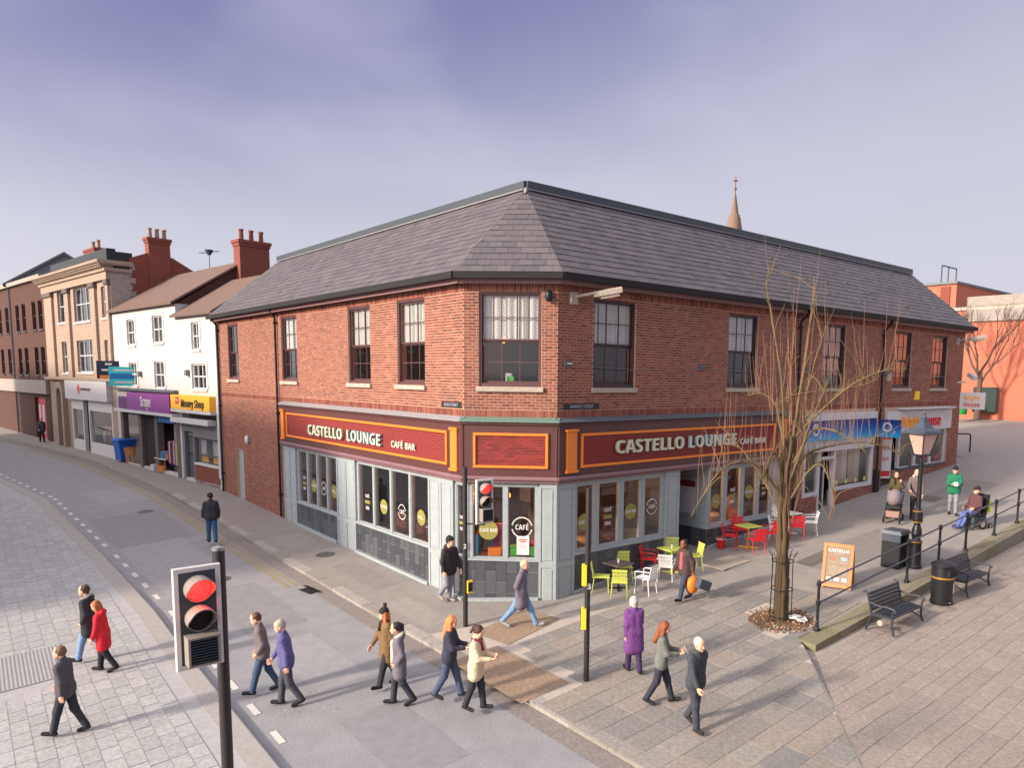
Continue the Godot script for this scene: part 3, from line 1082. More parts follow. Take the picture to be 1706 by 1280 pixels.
	for i in sl.size():
		if i < 300:
			var mb := MB.new()
			slate_mesh(sl[i], Vector3.ZERO, mb)
			part(roof, "slate", mb, M["slate%d" % sl[i][2]])
		else:
			var c: Color = M["slate%d" % sl[i][2]].albedo_color.srgb_to_linear() * (0.95 + rng.randf() * 0.1)
			rest.col = c
			slate_mesh(sl[i], Vector3.ZERO, rest)
	part(roof, "slate", rest, M.slate_any, Transform3D.IDENTITY, "stuff")
	var moss := MB.new()
	for k in 40:
		var q: Array = sl[300 + rng.randi() % (sl.size() - 300)]
		var p: Vector3 = ((q[0][0] as Vector3) + q[0][2]) * 0.5
		if p.x < 9.0: continue
		moss.ball(p, Vector3(0.05 + rng.randf() * 0.08, 0.022, 0.05 + rng.randf() * 0.06), 7, 4, Basis.IDENTITY)
	part(roof, "lichen", moss, mat("lichen", s8(124, 120, 108), 0.95), Transform3D.IDENTITY, "stuff")
	# ridge upstand, flashing, eaves
	var up := Vector3(0, 0.14, 0)
	var rc := MB.new()
	for q in [[rL, apex], [apex, rR]]: rc.beam(q[0] + up, q[1] + up, 0.18, 0.22)
	part(b, "ridge_upstand", rc, M.ridge_metal)
	var fl := MB.new()
	fl.beam(rL + FL.basis.z * 0.1 + Vector3(0, 0.0, 0), apex + FL.basis.z * 0.1, 0.05, 0.03)
	fl.beam(apex + FR.basis.z * 0.1, rR + FR.basis.z * 0.1, 0.05, 0.03)
	part(b, "ridge_flashing", fl, M.flash_white)
	var hp := MB.new()
	hp.capsule(apex + Vector3(0, -0.02, 0.12), apex + Vector3(0, -0.12, 0.24), 0.06, 0.04)
	part(b, "hip_cap", hp, M.flash_white)
	var go := Vector3(0, -0.075, 0)
	gutter_run(b, [eL + FL.basis.z * 0.05 + go, eA + FL.basis.z * 0.03 + FC.basis.z * 0.03 + go, eB + FR.basis.z * 0.03 + FC.basis.z * 0.03 + go, eR + FR.basis.z * 0.05 + go])
	var fb := MB.new()
	var fo := Vector3(0, -0.19, 0)
	for q in [[eL - FL.basis.z * 0.1, eA - FL.basis.z * 0.1], [eA - FC.basis.z * 0.1, eB - FC.basis.z * 0.1], [eB - FR.basis.z * 0.1, eR - FR.basis.z * 0.1]]: fb.beam(q[0] + fo, q[1] + fo, 0.04, 0.17)
	part(b, "fascia_board", fb, M.fascia_board)
	var so := MB.new()
	for q in [[eL - FL.basis.z * 0.26, eA - FL.basis.z * 0.26], [eA - FC.basis.z * 0.26, eB - FC.basis.z * 0.26], [eB - FR.basis.z * 0.26, eR - FR.basis.z * 0.26]]: so.beam(q[0] + Vector3(0, -0.235, 0), q[1] + Vector3(0, -0.235, 0), 0.28, 0.03)
	part(b, "soffit", so, M.soffit)
	downpipe(b, FL, -13.4, 8.6, 0.25)
	downpipe(b, FL, -20.9, 8.6, 0.35)
	downpipe(b, FR, 11.3, 8.5, 0.75)
	downpipe(b, FR, 17.55, 8.5, 1.1)
	shopfront(b, FL, FC, FR, NC, NR)

func shopfront(b: Node3D, FL: Transform3D, FC: Transform3D, FR: Transform3D, NC: float, NR: float) -> void:
	# plum fascia with a cornice below and lead on top
	var k := 0.2 * tan(deg_to_rad(22.5))
	for q in [[FL, -13.06, k, "flash_white"], [FC, -k, NC + k, "lead_green"], [FR, -k, 10.9, "lead"]]:
		var mb := MB.new()
		mb.fb(q[1], q[2], 3.35, 4.84, -0.3, 0.1)
		part(b, "fascia", mb, M.plum, q[0])
		var co := MB.new()
		co.bevel(q[1], q[2], 3.25, 3.36, -0.3, 0.19, 0.03); co.bevel(q[1], q[2], 3.18, 3.248, -0.3, 0.13, 0.02)
		part(b, "cornice", co, M.plum_light, q[0])
		var tp := MB.new()
		tp.bevel(q[1], q[2], 4.73, 4.8, 0.1, 0.16, 0.02)
		part(b, "fascia_moulding", tp, M.plum, q[0])
		var ld := MB.new()
		ld.hexa([Vector3(q[1], 4.81, 0.21), Vector3(q[2], 4.81, 0.21), Vector3(q[2], 4.84, -0.01), Vector3(q[1], 4.84, -0.01), Vector3(q[1], 4.84, 0.21), Vector3(q[2], 4.84, 0.21), Vector3(q[2], 4.94, 0.012), Vector3(q[1], 4.94, 0.012)])
		part(b, "lead_flashing", ld, M[q[3]], q[0])
	var z := 0.1
	var sl := sign_panel(b, FL, -12.4, -0.64, 3.58, 4.52, z, [false])
	sign_panel(b, FC, 0.27, 2.28, 3.58, 4.52, z, [true])
	var sr := sign_panel(b, FR, 0.76, 9.9, 3.56, 4.5, z, [false])
	for q in [[FL, -0.5, -0.1], [FL, -12.98, -12.6], [FR, 0.2, 0.64], [FR, 10.2, 10.64]]: orange_pilaster(b, q[0], q[1], q[2], z)
	var zt := z + 0.045
	for q in [[sl, -8.62, -5.6, -3.05, 3.99, 3.95], [sr, 3.48, 6.37, 8.54, 4.06, 3.97]]:
		for k2 in 2:
			var y: float = q[4]
			text(q[0], "CASTELLO", 0.36, M.green_letter if k2 == 0 else M.cream_letter, at(q[1], y, zt + 0.03 + k2 * 0.04), 0.06 if k2 == 0 else 0.02, 1.24)
			text(q[0], "LOUNGE", 0.36, M.blue_letter if k2 == 0 else M.cream_letter, at(q[2], y, zt + 0.03 + k2 * 0.04), 0.06 if k2 == 0 else 0.02, 1.2)
		text(q[0], "CAFÉ BAR", 0.19, M.cream_letter, at(q[3], q[5] - 0.02, zt + 0.02), 0.03, 1.2)
	# left front
	for q in [[-13.04, -11.8], [-8.07, -6.6], [-1.83, -0.5]]: pilaster(b, FL, q[0], q[1], -0.3, 3.18, 2, 1.0)
	plinth(b, FL, -11.8, -8.07, -0.1, 1.03)
	plinth(b, FL, -6.6, -1.83, -0.3, 1.03)
	plinth(b, FL, -0.5, 0.0, -0.3, 1.03)
	var a := shop_glazing(b, FL, [-11.74, -10.83, -9.93, -9.03, -8.13], 1.1, 3.08, M.grey_paint)
	var c := shop_glazing(b, FL, [-6.54, -5.4, -4.23, -3.03, -1.89], 1.1, 3.08, M.grey_paint)
	for i in 4: decal(a[i], 1.85, [0, 1, 2, 3][i]); decal(c[i], 1.82, [0, 1, 2, 3][i])
	decal(shop_glazing(b, FL, [-0.46, -0.05], 1.1, 3.08, M.grey_paint, 0.07)[0], 2.0, 0, 0.8)
	# splayed corner
	pilaster(b, FC, 2.03, NC + 0.02, -0.3, 3.18, 1, 0.95)
	plinth(b, FC, 0.0, 2.03, -0.3, 1.03)
	var w := shop_glazing(b, FC, [0.16, 1.12, 1.99], 1.1, 3.08, M.grey_paint, 0.12)
	var jm := MB.new()
	jm.fb(-0.02, 0.11, 1.1, 3.18, -0.2, 0.0)
	part(b, "mullion", jm, M.grey_paint, FC)
	decal(w[0], 1.85, 1, 1.1); decal(w[1], 1.95, 2, 1.2)
	var po := MB.new()
	po.bevel(-0.17, 0.17, -0.26, 0.26, 0, 0.004, 0.001)
	var pp := part(w[1][0], "poster", po, M.white, at(w[1][1] + 0.03, 1.45, w[1][2]))
	pp.name = "window_poster"
	for q in [[-0.11, 0.11, 0.14, 0.17, "red"], [-0.07, 0.07, 0.09, 0.12, "red"], [-0.1, 0.1, 0.0, 0.012, "grout"], [-0.1, 0.08, -0.04, -0.028, "grout"], [-0.1, 0.1, -0.08, -0.068, "grout"]]:
		var ln := MB.new()
		ln.fb(q[0], q[1], q[2], q[3], 0.004, 0.006)
		part(w[1][0], "poster_print", ln, M[q[4]], at(w[1][1] + 0.03, 1.45, w[1][2]))
	# right front
	pilaster(b, FR, -0.02, 0.64, -0.3, 3.18, 1, 0.95)
	plinth(b, FR, 0.64, 4.33, -0.3, 1.13)
	var bf := shop_glazing(b, FR, [0.67, 1.5, 2.48, 3.37, 4.3], 1.2, 3.12, M.grey_paint, 0.05, -0.04, 0.085)
	decal(bf[0], 2.0, 1); decal(bf[1], 2.05, 0); decal(bf[2], 2.1, 1); decal(bf[3], 2.15, 2)
	pilaster(b, FR, 4.33, 4.97, -0.2, 3.18, 1, 1.05)
	# recessed entrance with its return wall and menu case
	var rw := MB.new()
	rw.fb(6.42, 6.56, 1.2, 3.2, -1.9, 0.0)
	part(b, "return_wall", rw, M.grey_paint, FR)
	var RT := FR * Transform3D(Basis(Vector3(0, 0, 1), Vector3.UP, Vector3(-1, 0, 0)), Vector3(6.42, 0, 0))
	plinth(b, RT, -1.9, 0.0, 0.1, 1.13)
	var mc := MB.new()
	mc.fb(-1.45, -0.4, 1.5, 2.75, 0.0, 0.05); 
	var mcp := part(b, "menu_case", mc, M.grey_paint, RT)
	var mp := MB.new()
	mp.fb(-1.38, -0.47, 1.57, 2.68, 0.05, 0.054)
	part(mcp, "menu_sheet", mp, M.off_white)
	var mh := MB.new()
	mh.fb(-1.37, -0.48, 2.46, 2.67, 0.054, 0.058)
	part(mcp, "menu_heading", mh, M.sign_brick0)
	var dr := MB.new()
	dr.fb(4.97, 6.42, 0.42, 3.2, -2.05, -1.92)
	var drp := part(b, "entrance_door", dr, M.grey_paint, FR)
	var dg := MB.new()
	dg.fb(5.15, 6.25, 0.95, 2.95, -1.92, -1.915)
	part(drp, "pane", dg, M.glass)
	var lw := MB.new()
	lw.fb(4.86, 4.97, 0.2, 3.2, -2.05, -0.2)
	part(b, "return_wall", lw, M.grey_paint, FR)
	var fl := MB.new()
	fl.fb(4.97, 6.42, 0.1, 0.425, -2.05, -0.02)
	part(b, "entrance_step", fl, M.buff, FR)
	plinth(b, FR, 6.42, 10.1, 0.1, 1.13)
	var sg := shop_glazing(b, FR, [6.5, 7.35, 8.3, 9.2, 10.06], 1.2, 3.12, M.grey_paint, 0.05, -0.04, 0.085)
	decal(sg[0], 2.0, 3); decal(sg[1], 2.1, 0); decal(sg[2], 2.15, 1); decal(sg[3], 2.2, 0, 0.9)
	pilaster(b, FR, 10.08, 10.92, 0.2, 3.18, 2, 1.2)
	for q in [[FL, -11.8, -8.07], [FL, -6.6, -1.83], [FL, -0.5, 0.0], [FC, 0.0, 2.03], [FR, 0.64, 4.33], [FR, 6.42, 10.08]]:
		var kb := MB.new()
		var p: Vector3 = q[0] * Vector3(q[1], 0, 0.06)
		var e: Vector3 = q[0] * Vector3(q[2], 0, 0.06)
		p.y = hg(p.x + A2.x, p.z + A2.y) + 0.03
		e.y = hg(e.x + A2.x, e.z + A2.y) + 0.03
		kb.beam(p, e, 0.12, 0.09)
		part(b, "base_fillet", kb, M.skirting)
	# side door on the plain far part
	var sd := MB.new()
	sd.fb(-18.98, -18.04, 0.2, 2.55, -0.25, -0.09)
	var sdp := part(b, "side_door", sd, M.grey_paint, FL)
	var sh := MB.new()
	sh.fb(-18.2, -18.12, 1.35, 1.5, -0.09, -0.05)
	part(sdp, "handle", sh, M.chrome)
	var bl := MB.new()
	bl.ball(Vector3(-17.25, 3.1, 0.08), Vector3(0.13, 0.2, 0.1))
	part(b, "alarm_box", bl, M.white, FL)
	# wall fittings
	var lt := MB.new()
	lt.ball(Vector3(2.25, 8.1, 0.12), Vector3(0.1, 0.16, 0.11)); lt.fb(2.18, 2.32, 8.0, 8.22, 0.0, 0.08)
	part(b, "bulkhead_lamp", lt, M.signal_black, FC)
	for q in [[0.5, 8.12], [24.9, 8.0]]:
		var fd := MB.new()
		fd.fb(q[0] - 0.12, q[0] + 0.12, q[1] - 0.2, q[1] + 0.12, 0.0, 0.1)
		fd.beam(Vector3(q[0], q[1], 0.1), Vector3(q[0] + 0.35, q[1] + 0.1, 0.5), 0.06, 0.06)
		fd.box(Transform3D(Basis.from_euler(Vector3(0.2, -0.75, 0.18)), Vector3(q[0] + 0.6, q[1] + 0.13, 0.72)), Vector3(0.75, 0.12, 0.3))
		fd.box(Transform3D(Basis.from_euler(Vector3(0.2, -0.75, 0.18)), Vector3(q[0] + 0.66, q[1] + 0.05, 0.74)), Vector3(0.5, 0.1, 0.24))
		part(b, "floodlight", fd, M.sill_stone, FR)
	for x in [0.3, 5.85, 11.9, 17.95]:
		var an := MB.new()
		an.fb(x - 0.09, x + 0.09, 6.28, 6.46, 0.0, 0.05); an.rod(Vector3(x, 6.37, 0.03), Vector3(x + 0.06, 6.36, 0.2), 0.025)
		part(b, "cable_anchor", an, M.lead, FR)
	var cb := MB.new()
	for q in [[0.36, 5.91], [5.91, 11.96], [11.96, 18.0], [18.0, 25.4]]:
		var pts := []
		var rr := []
		for i in 9:
			var t := i / 8.0
			pts.append(Vector3(lerpf(q[0], q[1], t), 6.36 - 0.5 * t * (1 - t), 0.2)); rr.append(0.009)
		cb.tube(pts, rr, 5)
	part(b, "cable", cb, M.lead, FR)
	for q in [[FL, -0.6, "DEAN STREET"], [FR, 0.86, "MARKET STREET"]]:
		var pm := MB.new()
		var hw := 0.5 if q[2] == "DEAN STREET" else 0.64
		pm.bevel(q[1] - hw, q[1] + hw, 5.15, 5.31, 0.0, 0.03, 0.01)
		var pn := part(b, "street_nameplate", pm, M.signal_black, q[0])
		text(pn, q[2], 0.085, M.grout, at(q[1], 5.23, 0.033), 0.006, 0.95)
	# phone shop
	var f := FR
	for q in [[4.5, 4.78, 0.12], [3.3, 3.74, 0.06]]:
		var mb := MB.new()
		mb.fb(12.0, 17.3, q[0], q[1], -0.28, q[2])
		part(b, "shop_fascia", mb, M.off_white, f)
	var blue := mat("blue_sign", Color(1, 1, 1), 0.45)
	var g := Gradient.new()
	g.set_color(0, s8(12, 40, 108)); g.set_color(1, s8(40, 170, 220)); g.add_point(0.35, s8(16, 74, 158))
	var gt := GradientTexture2D.new()
	gt.gradient = g; gt.width = 8; gt.height = 128; gt.fill_from = Vector2(0, 0); gt.fill_to = Vector2(0, 1)
	blue.albedo_texture = gt
	var bs := MB.new()
	bs.fb(12.03, 17.27, 3.75, 4.49, -0.1, 0.16)
	var bsp := part(b, "shop_sign", bs, blue, f)
	part(bsp, "logo_ring", disc(0.23, 24, 0.02, 0.15), M.white, at(12.5, 4.17, 0.16))
	text(bsp, "2", 0.17, M.white, at(12.85, 3.92, 0.17), 0.02)
	var PJ := FR * Transform3D(Basis(Vector3(0, 0, 1), Vector3.UP, Vector3(-1, 0, 0)), Vector3(17.36, 0, 0))
	var ps := MB.new()
	ps.fb(0.2, 1.1, 3.72, 4.45, -0.06, 0.06)
	var psp := part(b, "projecting_sign", ps, blue, PJ)
	part(psp, "logo_ring", disc(0.2, 24, 0.01, 0.13), M.white, at(0.56, 4.14, 0.062))
	text(psp, "2", 0.14, M.white, at(0.85, 3.93, 0.066), 0.01)
	var dk := MB.new()
	dk.fb(13.05, 13.17, 0.8, 3.3, -0.16, 0.02); dk.fb(14.18, 14.3, 0.8, 3.3, -0.16, 0.02); dk.fb(13.17, 14.18, 2.95, 3.08, -0.16, 0.018)
	dk.fb(12.0, 12.14, 1.6, 3.3, -0.16, 0.02); dk.fb(12.14, 13.05, 1.62, 1.75, -0.16, 0.03); dk.fb(17.16, 17.3, 1.7, 3.3, -0.16, 0.02); dk.fb(14.3, 17.16, 1.68, 1.82, -0.16, 0.04)
	part(b, "shop_frame", dk, M.off_white, f)
	for q in [[12.14, 13.05, 1.75, 3.3], [14.3, 17.16, 1.82, 3.3]]:
		var pg := MB.new()
		pg.fb(q[0], q[1], q[2], q[3], -0.08, -0.074)
		part(b, "pane", pg, M.glass_clear, f)
	var sdoor := MB.new()
	sdoor.box(Transform3D(Basis(Vector3.UP, 0.9), Vector3(13.9, 2.0, -0.45)), Vector3(0.95, 2.0, 0.05))
	part(b, "shop_door", sdoor, M.off_white, f)
	var dispm := MB.new()
	dispm.fb(14.9, 17.1, 1.8, 3.3, -0.5, -0.47)
	var dsp := part(b, "window_display", dispm, mat("display_cream", s8(226, 208, 188), 0.8), f)
	for i in 4:
		var po2 := MB.new()
		po2.fb(15.05 + i * 0.52, 15.45 + i * 0.52, 2.0, 3.2, -0.46, -0.45)
		part(dsp, "poster", po2, mat("poster%d" % (i % 2), s8(236, 226, 216) if i % 2 else s8(212, 186, 164), 0.7))
	for i in 4:
		var st := disc(0.11, 5)
		part(dsp, "star", st, M.lime, at(14.55 + i * 0.75, 1.98, -0.06))
	var mg := MB.new()
	mg.fb(14.36, 14.8, 2.3, 3.1, -0.3, -0.28)
	part(dsp, "magenta_poster", mg, mat("magenta", s8(206, 40, 130), 0.6))
	var bp := MB.new()
	bp.fb(14.36, 14.8, 1.85, 2.3, -0.3, -0.281)
	part(dsp, "blue_poster", bp, mat("sky_blue", s8(56, 140, 196), 0.6))
	for x in [15.6, 16.75]:
		var sp := MB.new()
		sp.rod(Vector3(x, 1.95, -0.2), Vector3(x, 3.2, -0.2), 0.02)
		part(dsp, "display_pole", sp, M.signal_grey)
	var fl2 := MB.new()
	fl2.fb(11.36, 17.6, 0.43, 1.02, -5.0, -0.31); fl2.fb(17.86, NR - 0.3, 0.43, 1.68, -8.6, -0.31)
	part(b, "shop_floor", fl2, M.inside_floor, f)
	# rental shop at the far end
	var wf := MB.new()
	wf.fb(18.12, 24.62, 3.84, 4.74, -0.28, 0.14)
	var wfp := part(b, "shop_sign", wf, M.off_white, f)
	var tp := MB.new()
	tp.fb(19.3, 24.4, 4.8, 4.88, 0.0, 0.4)
	part(wfp, "sign_hood", tp, M.off_white)
	var oy := mat("sign_yellow", s8(238, 160, 48), 0.5)
	var cr := mat("sign_crimson", s8(206, 34, 62), 0.5)
	text(wfp, "Bright", 0.46, oy, at(20.25, 4.25, 0.16), 0.04, 0.95)
	text(wfp, "House", 0.46, cr, at(22.4, 4.25, 0.16), 0.04, 1.02)
	shop_glazing(b, f, [19.7, 21.3, 22.9, 24.3], 2.2, 3.8, M.off_white, 0.08, -0.05, 0.04, "glass_clear")
	var sl2 := MB.new()
	sl2.fb(19.6, 24.62, 2.1, 2.19, -0.2, 0.05)
	part(b, "window_sill", sl2, M.tile0, f)
	for i in 4:
		var rd := MB.new()
		rd.box(Transform3D(Basis(Vector3.BACK, 0.35), Vector3(20.0 + i * 1.35, 2.45, -0.2)), Vector3(0.5, 0.24, 0.02))
		part(b, "window_flash", rd, M.red, f)
	var shl := MB.new()
	for i in 3: shl.fb(20.0 + i * 1.4, 21.1 + i * 1.4, 1.7, 2.9 - 0.3 * i, -1.4, -0.9)
	part(b, "display_goods", shl, M.signal_grey, f)
	var bn := MB.new()
	bn.fb(-0.28, 0.28, 0, 1.85, -0.012, 0.012)
	var bnp := part(b, "sale_banner", bn, M.white, f * Transform3D(Basis(Vector3.UP, -0.5), Vector3(18.95, 1.78, -0.25)))
	var bt := MB.new()
	bt.fb(-0.26, 0.26, 1.72, 1.83, 0.012, 0.015); bt.fb(-0.24, 0.24, 0.1, 0.34, 0.012, 0.015)
	part(bnp, "banner_band", bt, M.red)
	for q in [["50%", 1.35], ["OFF", 0.85]]: text(bnp, q[0], 0.17 if q[1] > 0.6 else 0.12, M.red, at(0, q[1], 0.014), 0.004, 0.85)
	var po4 := MB.new()
	po4.fb(24.2, 24.6, 2.1, 3.84, -0.2, -0.02)
	part(b, "shop_post", po4, M.sill_stone, f)
	var hs := MB.new()
	hs.fb(0.35, 1.45, 4.75, 5.55, -0.07, 0.07)
	var HS := FR * Transform3D(Basis(Vector3(0, 0, 1), Vector3.UP, Vector3(-1, 0, 0)), Vector3(24.95, 0, 0))
	var hsp := part(b, "hanging_sign", hs, M.white, HS)
	text(hsp, "Bright", 0.2, oy, at(0.9, 5.28, 0.075), 0.01, 0.9)
	text(hsp, "House", 0.2, cr, at(0.9, 4.97, 0.075), 0.01, 0.9)
	for q in [[20.95, 5.4, "yellow"], [18.2, 6.2, "sill_stone"]]:
		var ab := MB.new()
		ab.bevel(q[0] - 0.16, q[0] + 0.16, q[1] - 0.2, q[1] + 0.2, 0.0, 0.12, 0.04)
		part(b, "alarm_box", ab, M[q[2]], f)
	var cc := MB.new()
	cc.rod(Vector3(25.3, 6.0, 0.0), Vector3(25.4, 6.05, 0.4), 0.05); cc.box(Transform3D(Basis.from_euler(Vector3(0.4, -0.6, 0)), Vector3(25.5, 6.3, 0.6)), Vector3(0.2, 0.2, 0.5))
	part(b, "security_camera", cc, M.off_white, f)
	var bx := MB.new()
	bx.fb(17.42, 17.68, 1.0, 2.3, 0.0, 0.16)
	part(b, "meter_box", bx, M.gutter, f)

# ------------------------------------------------------------------ ground, roads, pavements
const KERB_N := [[-60.0, -70.0], [-48.0, -61.0], [-39.0, -53.7], [-29.7, -45.8], [-20.1, -36.1], [-14.3, -29.5], [-7.78, -22.0], [-5.15, -19.0], [-2.2, -15.7], [0.6, -12.5], [4.5, -8.0], [12.0, 0.5]]
const KERB_S := [[-62.0, -64.0], [-46.0, -52.5], [-33.5, -42.5], [-25.4, -35.3], [-16.4, -25.4], [-11.45, -19.8], [-9.65, -17.6], [-5.5, -12.7], [-1.0, -7.4], [5.0, -0.4]]

func structure(called: String, mb: MB, m: Material, label: String) -> MeshInstance3D:
	return single(called, mb, m, label, called.replace("_", " "), Vector3.ZERO, 0.0, "", "structure")

func build_ground() -> void:
	var mb := MB.new()
	var xs := [-400.0, -200.0, -120.0, -80.0, -60.0, -40.0, -20.0, 0.0, 20.0, 40.0, 60.0, 80.0, 120.0, 200.0, 400.0]
	var zs := [-400.0, -250.0, -160.0, -120.0, -90.0, -75.0, -60.0, -50.0, -40.0, -30.0, -20.0, -10.0, 0.0, 10.0, 30.0, 60.0]
	for i in xs.size() - 1:
		for j in zs.size() - 1:
			mb.quad(g3(xs[i], zs[j + 1], -0.8), g3(xs[i + 1], zs[j + 1], -0.8), g3(xs[i + 1], zs[j], -0.8), g3(xs[i], zs[j], -0.8))
	structure("ground", mb, M.ground, "grey town ground running on beyond the streets")
	var rd := MB.new()
	var poly := []
	for p in KERB_N: poly.append(p)
	for i in range(KERB_S.size() - 1, -1, -1): poly.append(KERB_S[i])
	sheet(poly, -0.1, rd, 3.0)
	var roadn := structure("road", rd, M.asphalt, "worn pale grey asphalt street curving away to the left")
	# north pavement in front of the shops, and the pedestrian plaza on the right
	var np := MB.new()
	var far := [[-60.0, -74.0], [-45.5, -63.0], [-32.0, -50.0], [-16.9, -35.8], [-3.0, -20.0], [-0.55, -19.85]]
	var kn := []
	for i in range(0, 9): kn.append(KERB_N[i])
	var pn := kn.duplicate()
	for p in [[-0.2, -19.95], [-3.0, -20.05], [-16.9, -35.8], [-32.0, -50.0], [-45.5, -63.0], [-60.0, -76.0]]: pn.append(p)
	sheet(pn, 0.0, np, 3.0)
	var pavn := structure("pavement", np, M.tarmac_path, "brown grey tarmac pavement along the shop fronts")
	var pz := MB.new()
	sheet([[-2.2, -15.7], [0.6, -12.5], [4.5, -8.0], [5.2, -16.4], [5.2, -16.75], [13.4, -24.1], [30.0, -39.0], [60.0, -60.0], [40.0, -95.0], [18.0, -60.0], [20.0, -38.6], [16.0, -45.0], [-3.0, -28.0], [-0.5, -19.8]], -0.002, pz, 4.0)
	var plzn := structure("plaza", pz, M.plaza, "pinkish grey paved pedestrian street rising along the cafe front")
	var ct := MB.new()
	var cp := [[4.5, -8.0], [5.2, -16.4], [13.4, -24.0], [30.0, -39.0], [60.0, -50.0], [40.0, 0.0], [12.0, 0.5]]
	var pp := PackedVector2Array()
	for p in cp: pp.append(Vector2(p[0], p[1]))
	for gx in 30:
		for gz in 40:
			var c0 := Vector2(4.0 + gx * 1.1, -42.0 + gz * 1.1)
			for piece in Geometry2D.intersect_polygons(PackedVector2Array([c0, c0 + Vector2(1.1, 0), c0 + Vector2(1.1, 1.1), c0 + Vector2(0, 1.1)]), pp):
				if Geometry2D.is_polygon_clockwise(piece): piece.reverse()
				for k in range(1, piece.size() - 1):
					var t := [piece[0], piece[k + 1], piece[k]]
					ct.tri(Vector3(t[0].x, hc(t[0].x, t[0].y), t[0].y), Vector3(t[1].x, hc(t[1].x, t[1].y), t[1].y), Vector3(t[2].x, hc(t[2].x, t[2].y), t[2].y))
	var ctn := structure("lower_court", ct, M.court, "grey paved court with benches below the railing")
	var cf := MB.new()
	cf.use_c = true
	var ce := Vector2(0.745, -0.667)
	var cside := Vector2(0.667, 0.745)
	for r in 34:
		var x := -9.0 - rng.randf() * 0.5
		while x < 16.0:
			var w2 := 0.4 + rng.randf() * 0.35
			var q0 := Vector2(5.14, -16.68) + cside * (0.62 + r * 0.38) + ce * x
			x += w2
			var qq := [q0, q0 + ce * w2, q0 + ce * w2 + cside * 0.38, q0 + cside * 0.38]
			var lf := 0.007 + rng.randf() * 0.003
			var k := 0.93 + rng.randf() * 0.13
			cf.col = Color(0.365 * k, 0.31 * k, 0.285 * k)
			for pc in Geometry2D.intersect_polygons(PackedVector2Array(qq), pp):
				if Geometry2D.is_polygon_clockwise(pc): pc.reverse()
				var c2 := Vector2.ZERO
				for v in pc: c2 += v / pc.size()
				var lo2 := []
				var hi2 := []
				for v in pc:
					var v2: Vector2 = c2 + (v - c2) * 0.975
					lo2.append(Vector3(v2.x, hc(v2.x, v2.y) - 0.02, v2.y)); hi2.append(Vector3(v2.x, hc(v2.x, v2.y) + lf, v2.y))
				var m := pc.size()
				for k2 in m: cf.quad(lo2[(k2 + 1) % m], lo2[k2], hi2[k2], hi2[(k2 + 1) % m])
				for k2 in range(1, m - 1): cf.tri(hi2[0], hi2[k2 + 1], hi2[k2])
	part(ctn, "paving_slab", cf, M.slab_any, Transform3D.IDENTITY, "stuff")
	var sp := MB.new()
	var ps := []
	for p in KERB_S: ps.append(p)
	for p in [[0.0, 8.0], [-26.0, 6.0], [-40.0, -14.0], [-75.0, -60.0]]: ps.append(p)
	sheet(ps, -0.004, sp, 4.0)
	var sqn := structure("pavement", sp, M.sett, "pale grey paved square on the near side of the street")
	# flags of the near square
	var fb2 := MB.new()
	fb2.use_c = true
	var sq := PackedVector2Array()
	for p in ps: sq.append(Vector2(p[0], p[1]))
	var ka := Vector2(0.64, 0.77).normalized()
	var kn2 := Vector2(-ka.y, ka.x)
	var o3 := Vector2(-16.4, -25.4) + kn2 * 0.5
	for r in 46:
		var x := -16.0 - rng.randf() * 0.5
		while x < 22.0:
			var w2 := 0.42 + rng.randf() * 0.2
			var q0 := o3 + ka * x + kn2 * r * 0.3
			x += w2
			if q0.x < -28.0 or q0.y > -4.0 or q0.y < -36.0 or not Geometry2D.is_point_in_polygon(q0 - kn2 * 0.35, sq) or not Geometry2D.is_point_in_polygon(q0 + ka * w2 - kn2 * 0.35, sq) or _in_tactile(q0): continue
			var q4 := [q0, q0 + ka * w2, q0 + ka * w2 + kn2 * 0.3, q0 + kn2 * 0.3]
			var c2: Vector2 = (q4[0] + q4[2]) * 0.5
			var lo2 := []
			var hi2 := []
			var lf := 0.004 + rng.randf() * 0.004
			for v in q4:
				var v2: Vector2 = c2 + (v - c2) * 0.965
				lo2.append(g3(v2.x, v2.y, -0.02)); hi2.append(g3(v2.x, v2.y, lf))
			var tone := 0.40 + rng.randf() * 0.07
			fb2.col = Color(tone, tone, tone * 1.03)
			fb2.hexa([lo2[3], lo2[2], lo2[1], lo2[0], hi2[3], hi2[2], hi2[1], hi2[0]] if (q4[1] - q4[0]).cross(q4[2] - q4[0]) > 0 else [lo2[0], lo2[1], lo2[2], lo2[3], hi2[0], hi2[1], hi2[2], hi2[3]])
	part(sqn, "paving_slab", fb2, M.slab_any, Transform3D.IDENTITY, "stuff")
	# kerbs
	var kb := MB.new()
	strip(KERB_N, -0.03, -0.28, -0.004, kb, 0.16)
	var kbn := structure("kerb", kb, M.joint, "pinkish stone kerb edging the far pavement")
	for i in range(4, 11):
		var a := Vector2(KERB_N[i][0], KERB_N[i][1])
		var c := Vector2(KERB_N[i + 1][0], KERB_N[i + 1][1])
		var n := maxi(1, int(a.distance_to(c) / 0.92))
		for k in n:
			var p := a.lerp(c, (k + 0.012) / n)
			var q := a.lerp(c, (k + 0.988) / n)
			var ks1 := MB.new()
			strip([[p.x, p.y], [q.x, q.y]], -0.02, -0.3, 0.004 + rng.randf() * 0.005, ks1, 0.18)
			part(kbn, "kerb_stone", ks1, M.kerb if k % 3 else M.slab0)
	var ks := MB.new()
	strip(KERB_S, 0.02, 0.42, 0.004, ks, 0.18)
	structure("kerb", ks, M.kerb_pale, "broad pale kerb edging the near square")
	var ch := MB.new()
	strip(KERB_N, 0.0, 0.42, -0.094, ch)
	structure("gutter_channel", ch, M.channel, "dark drainage channel along the far kerb")
	var yl := MB.new()
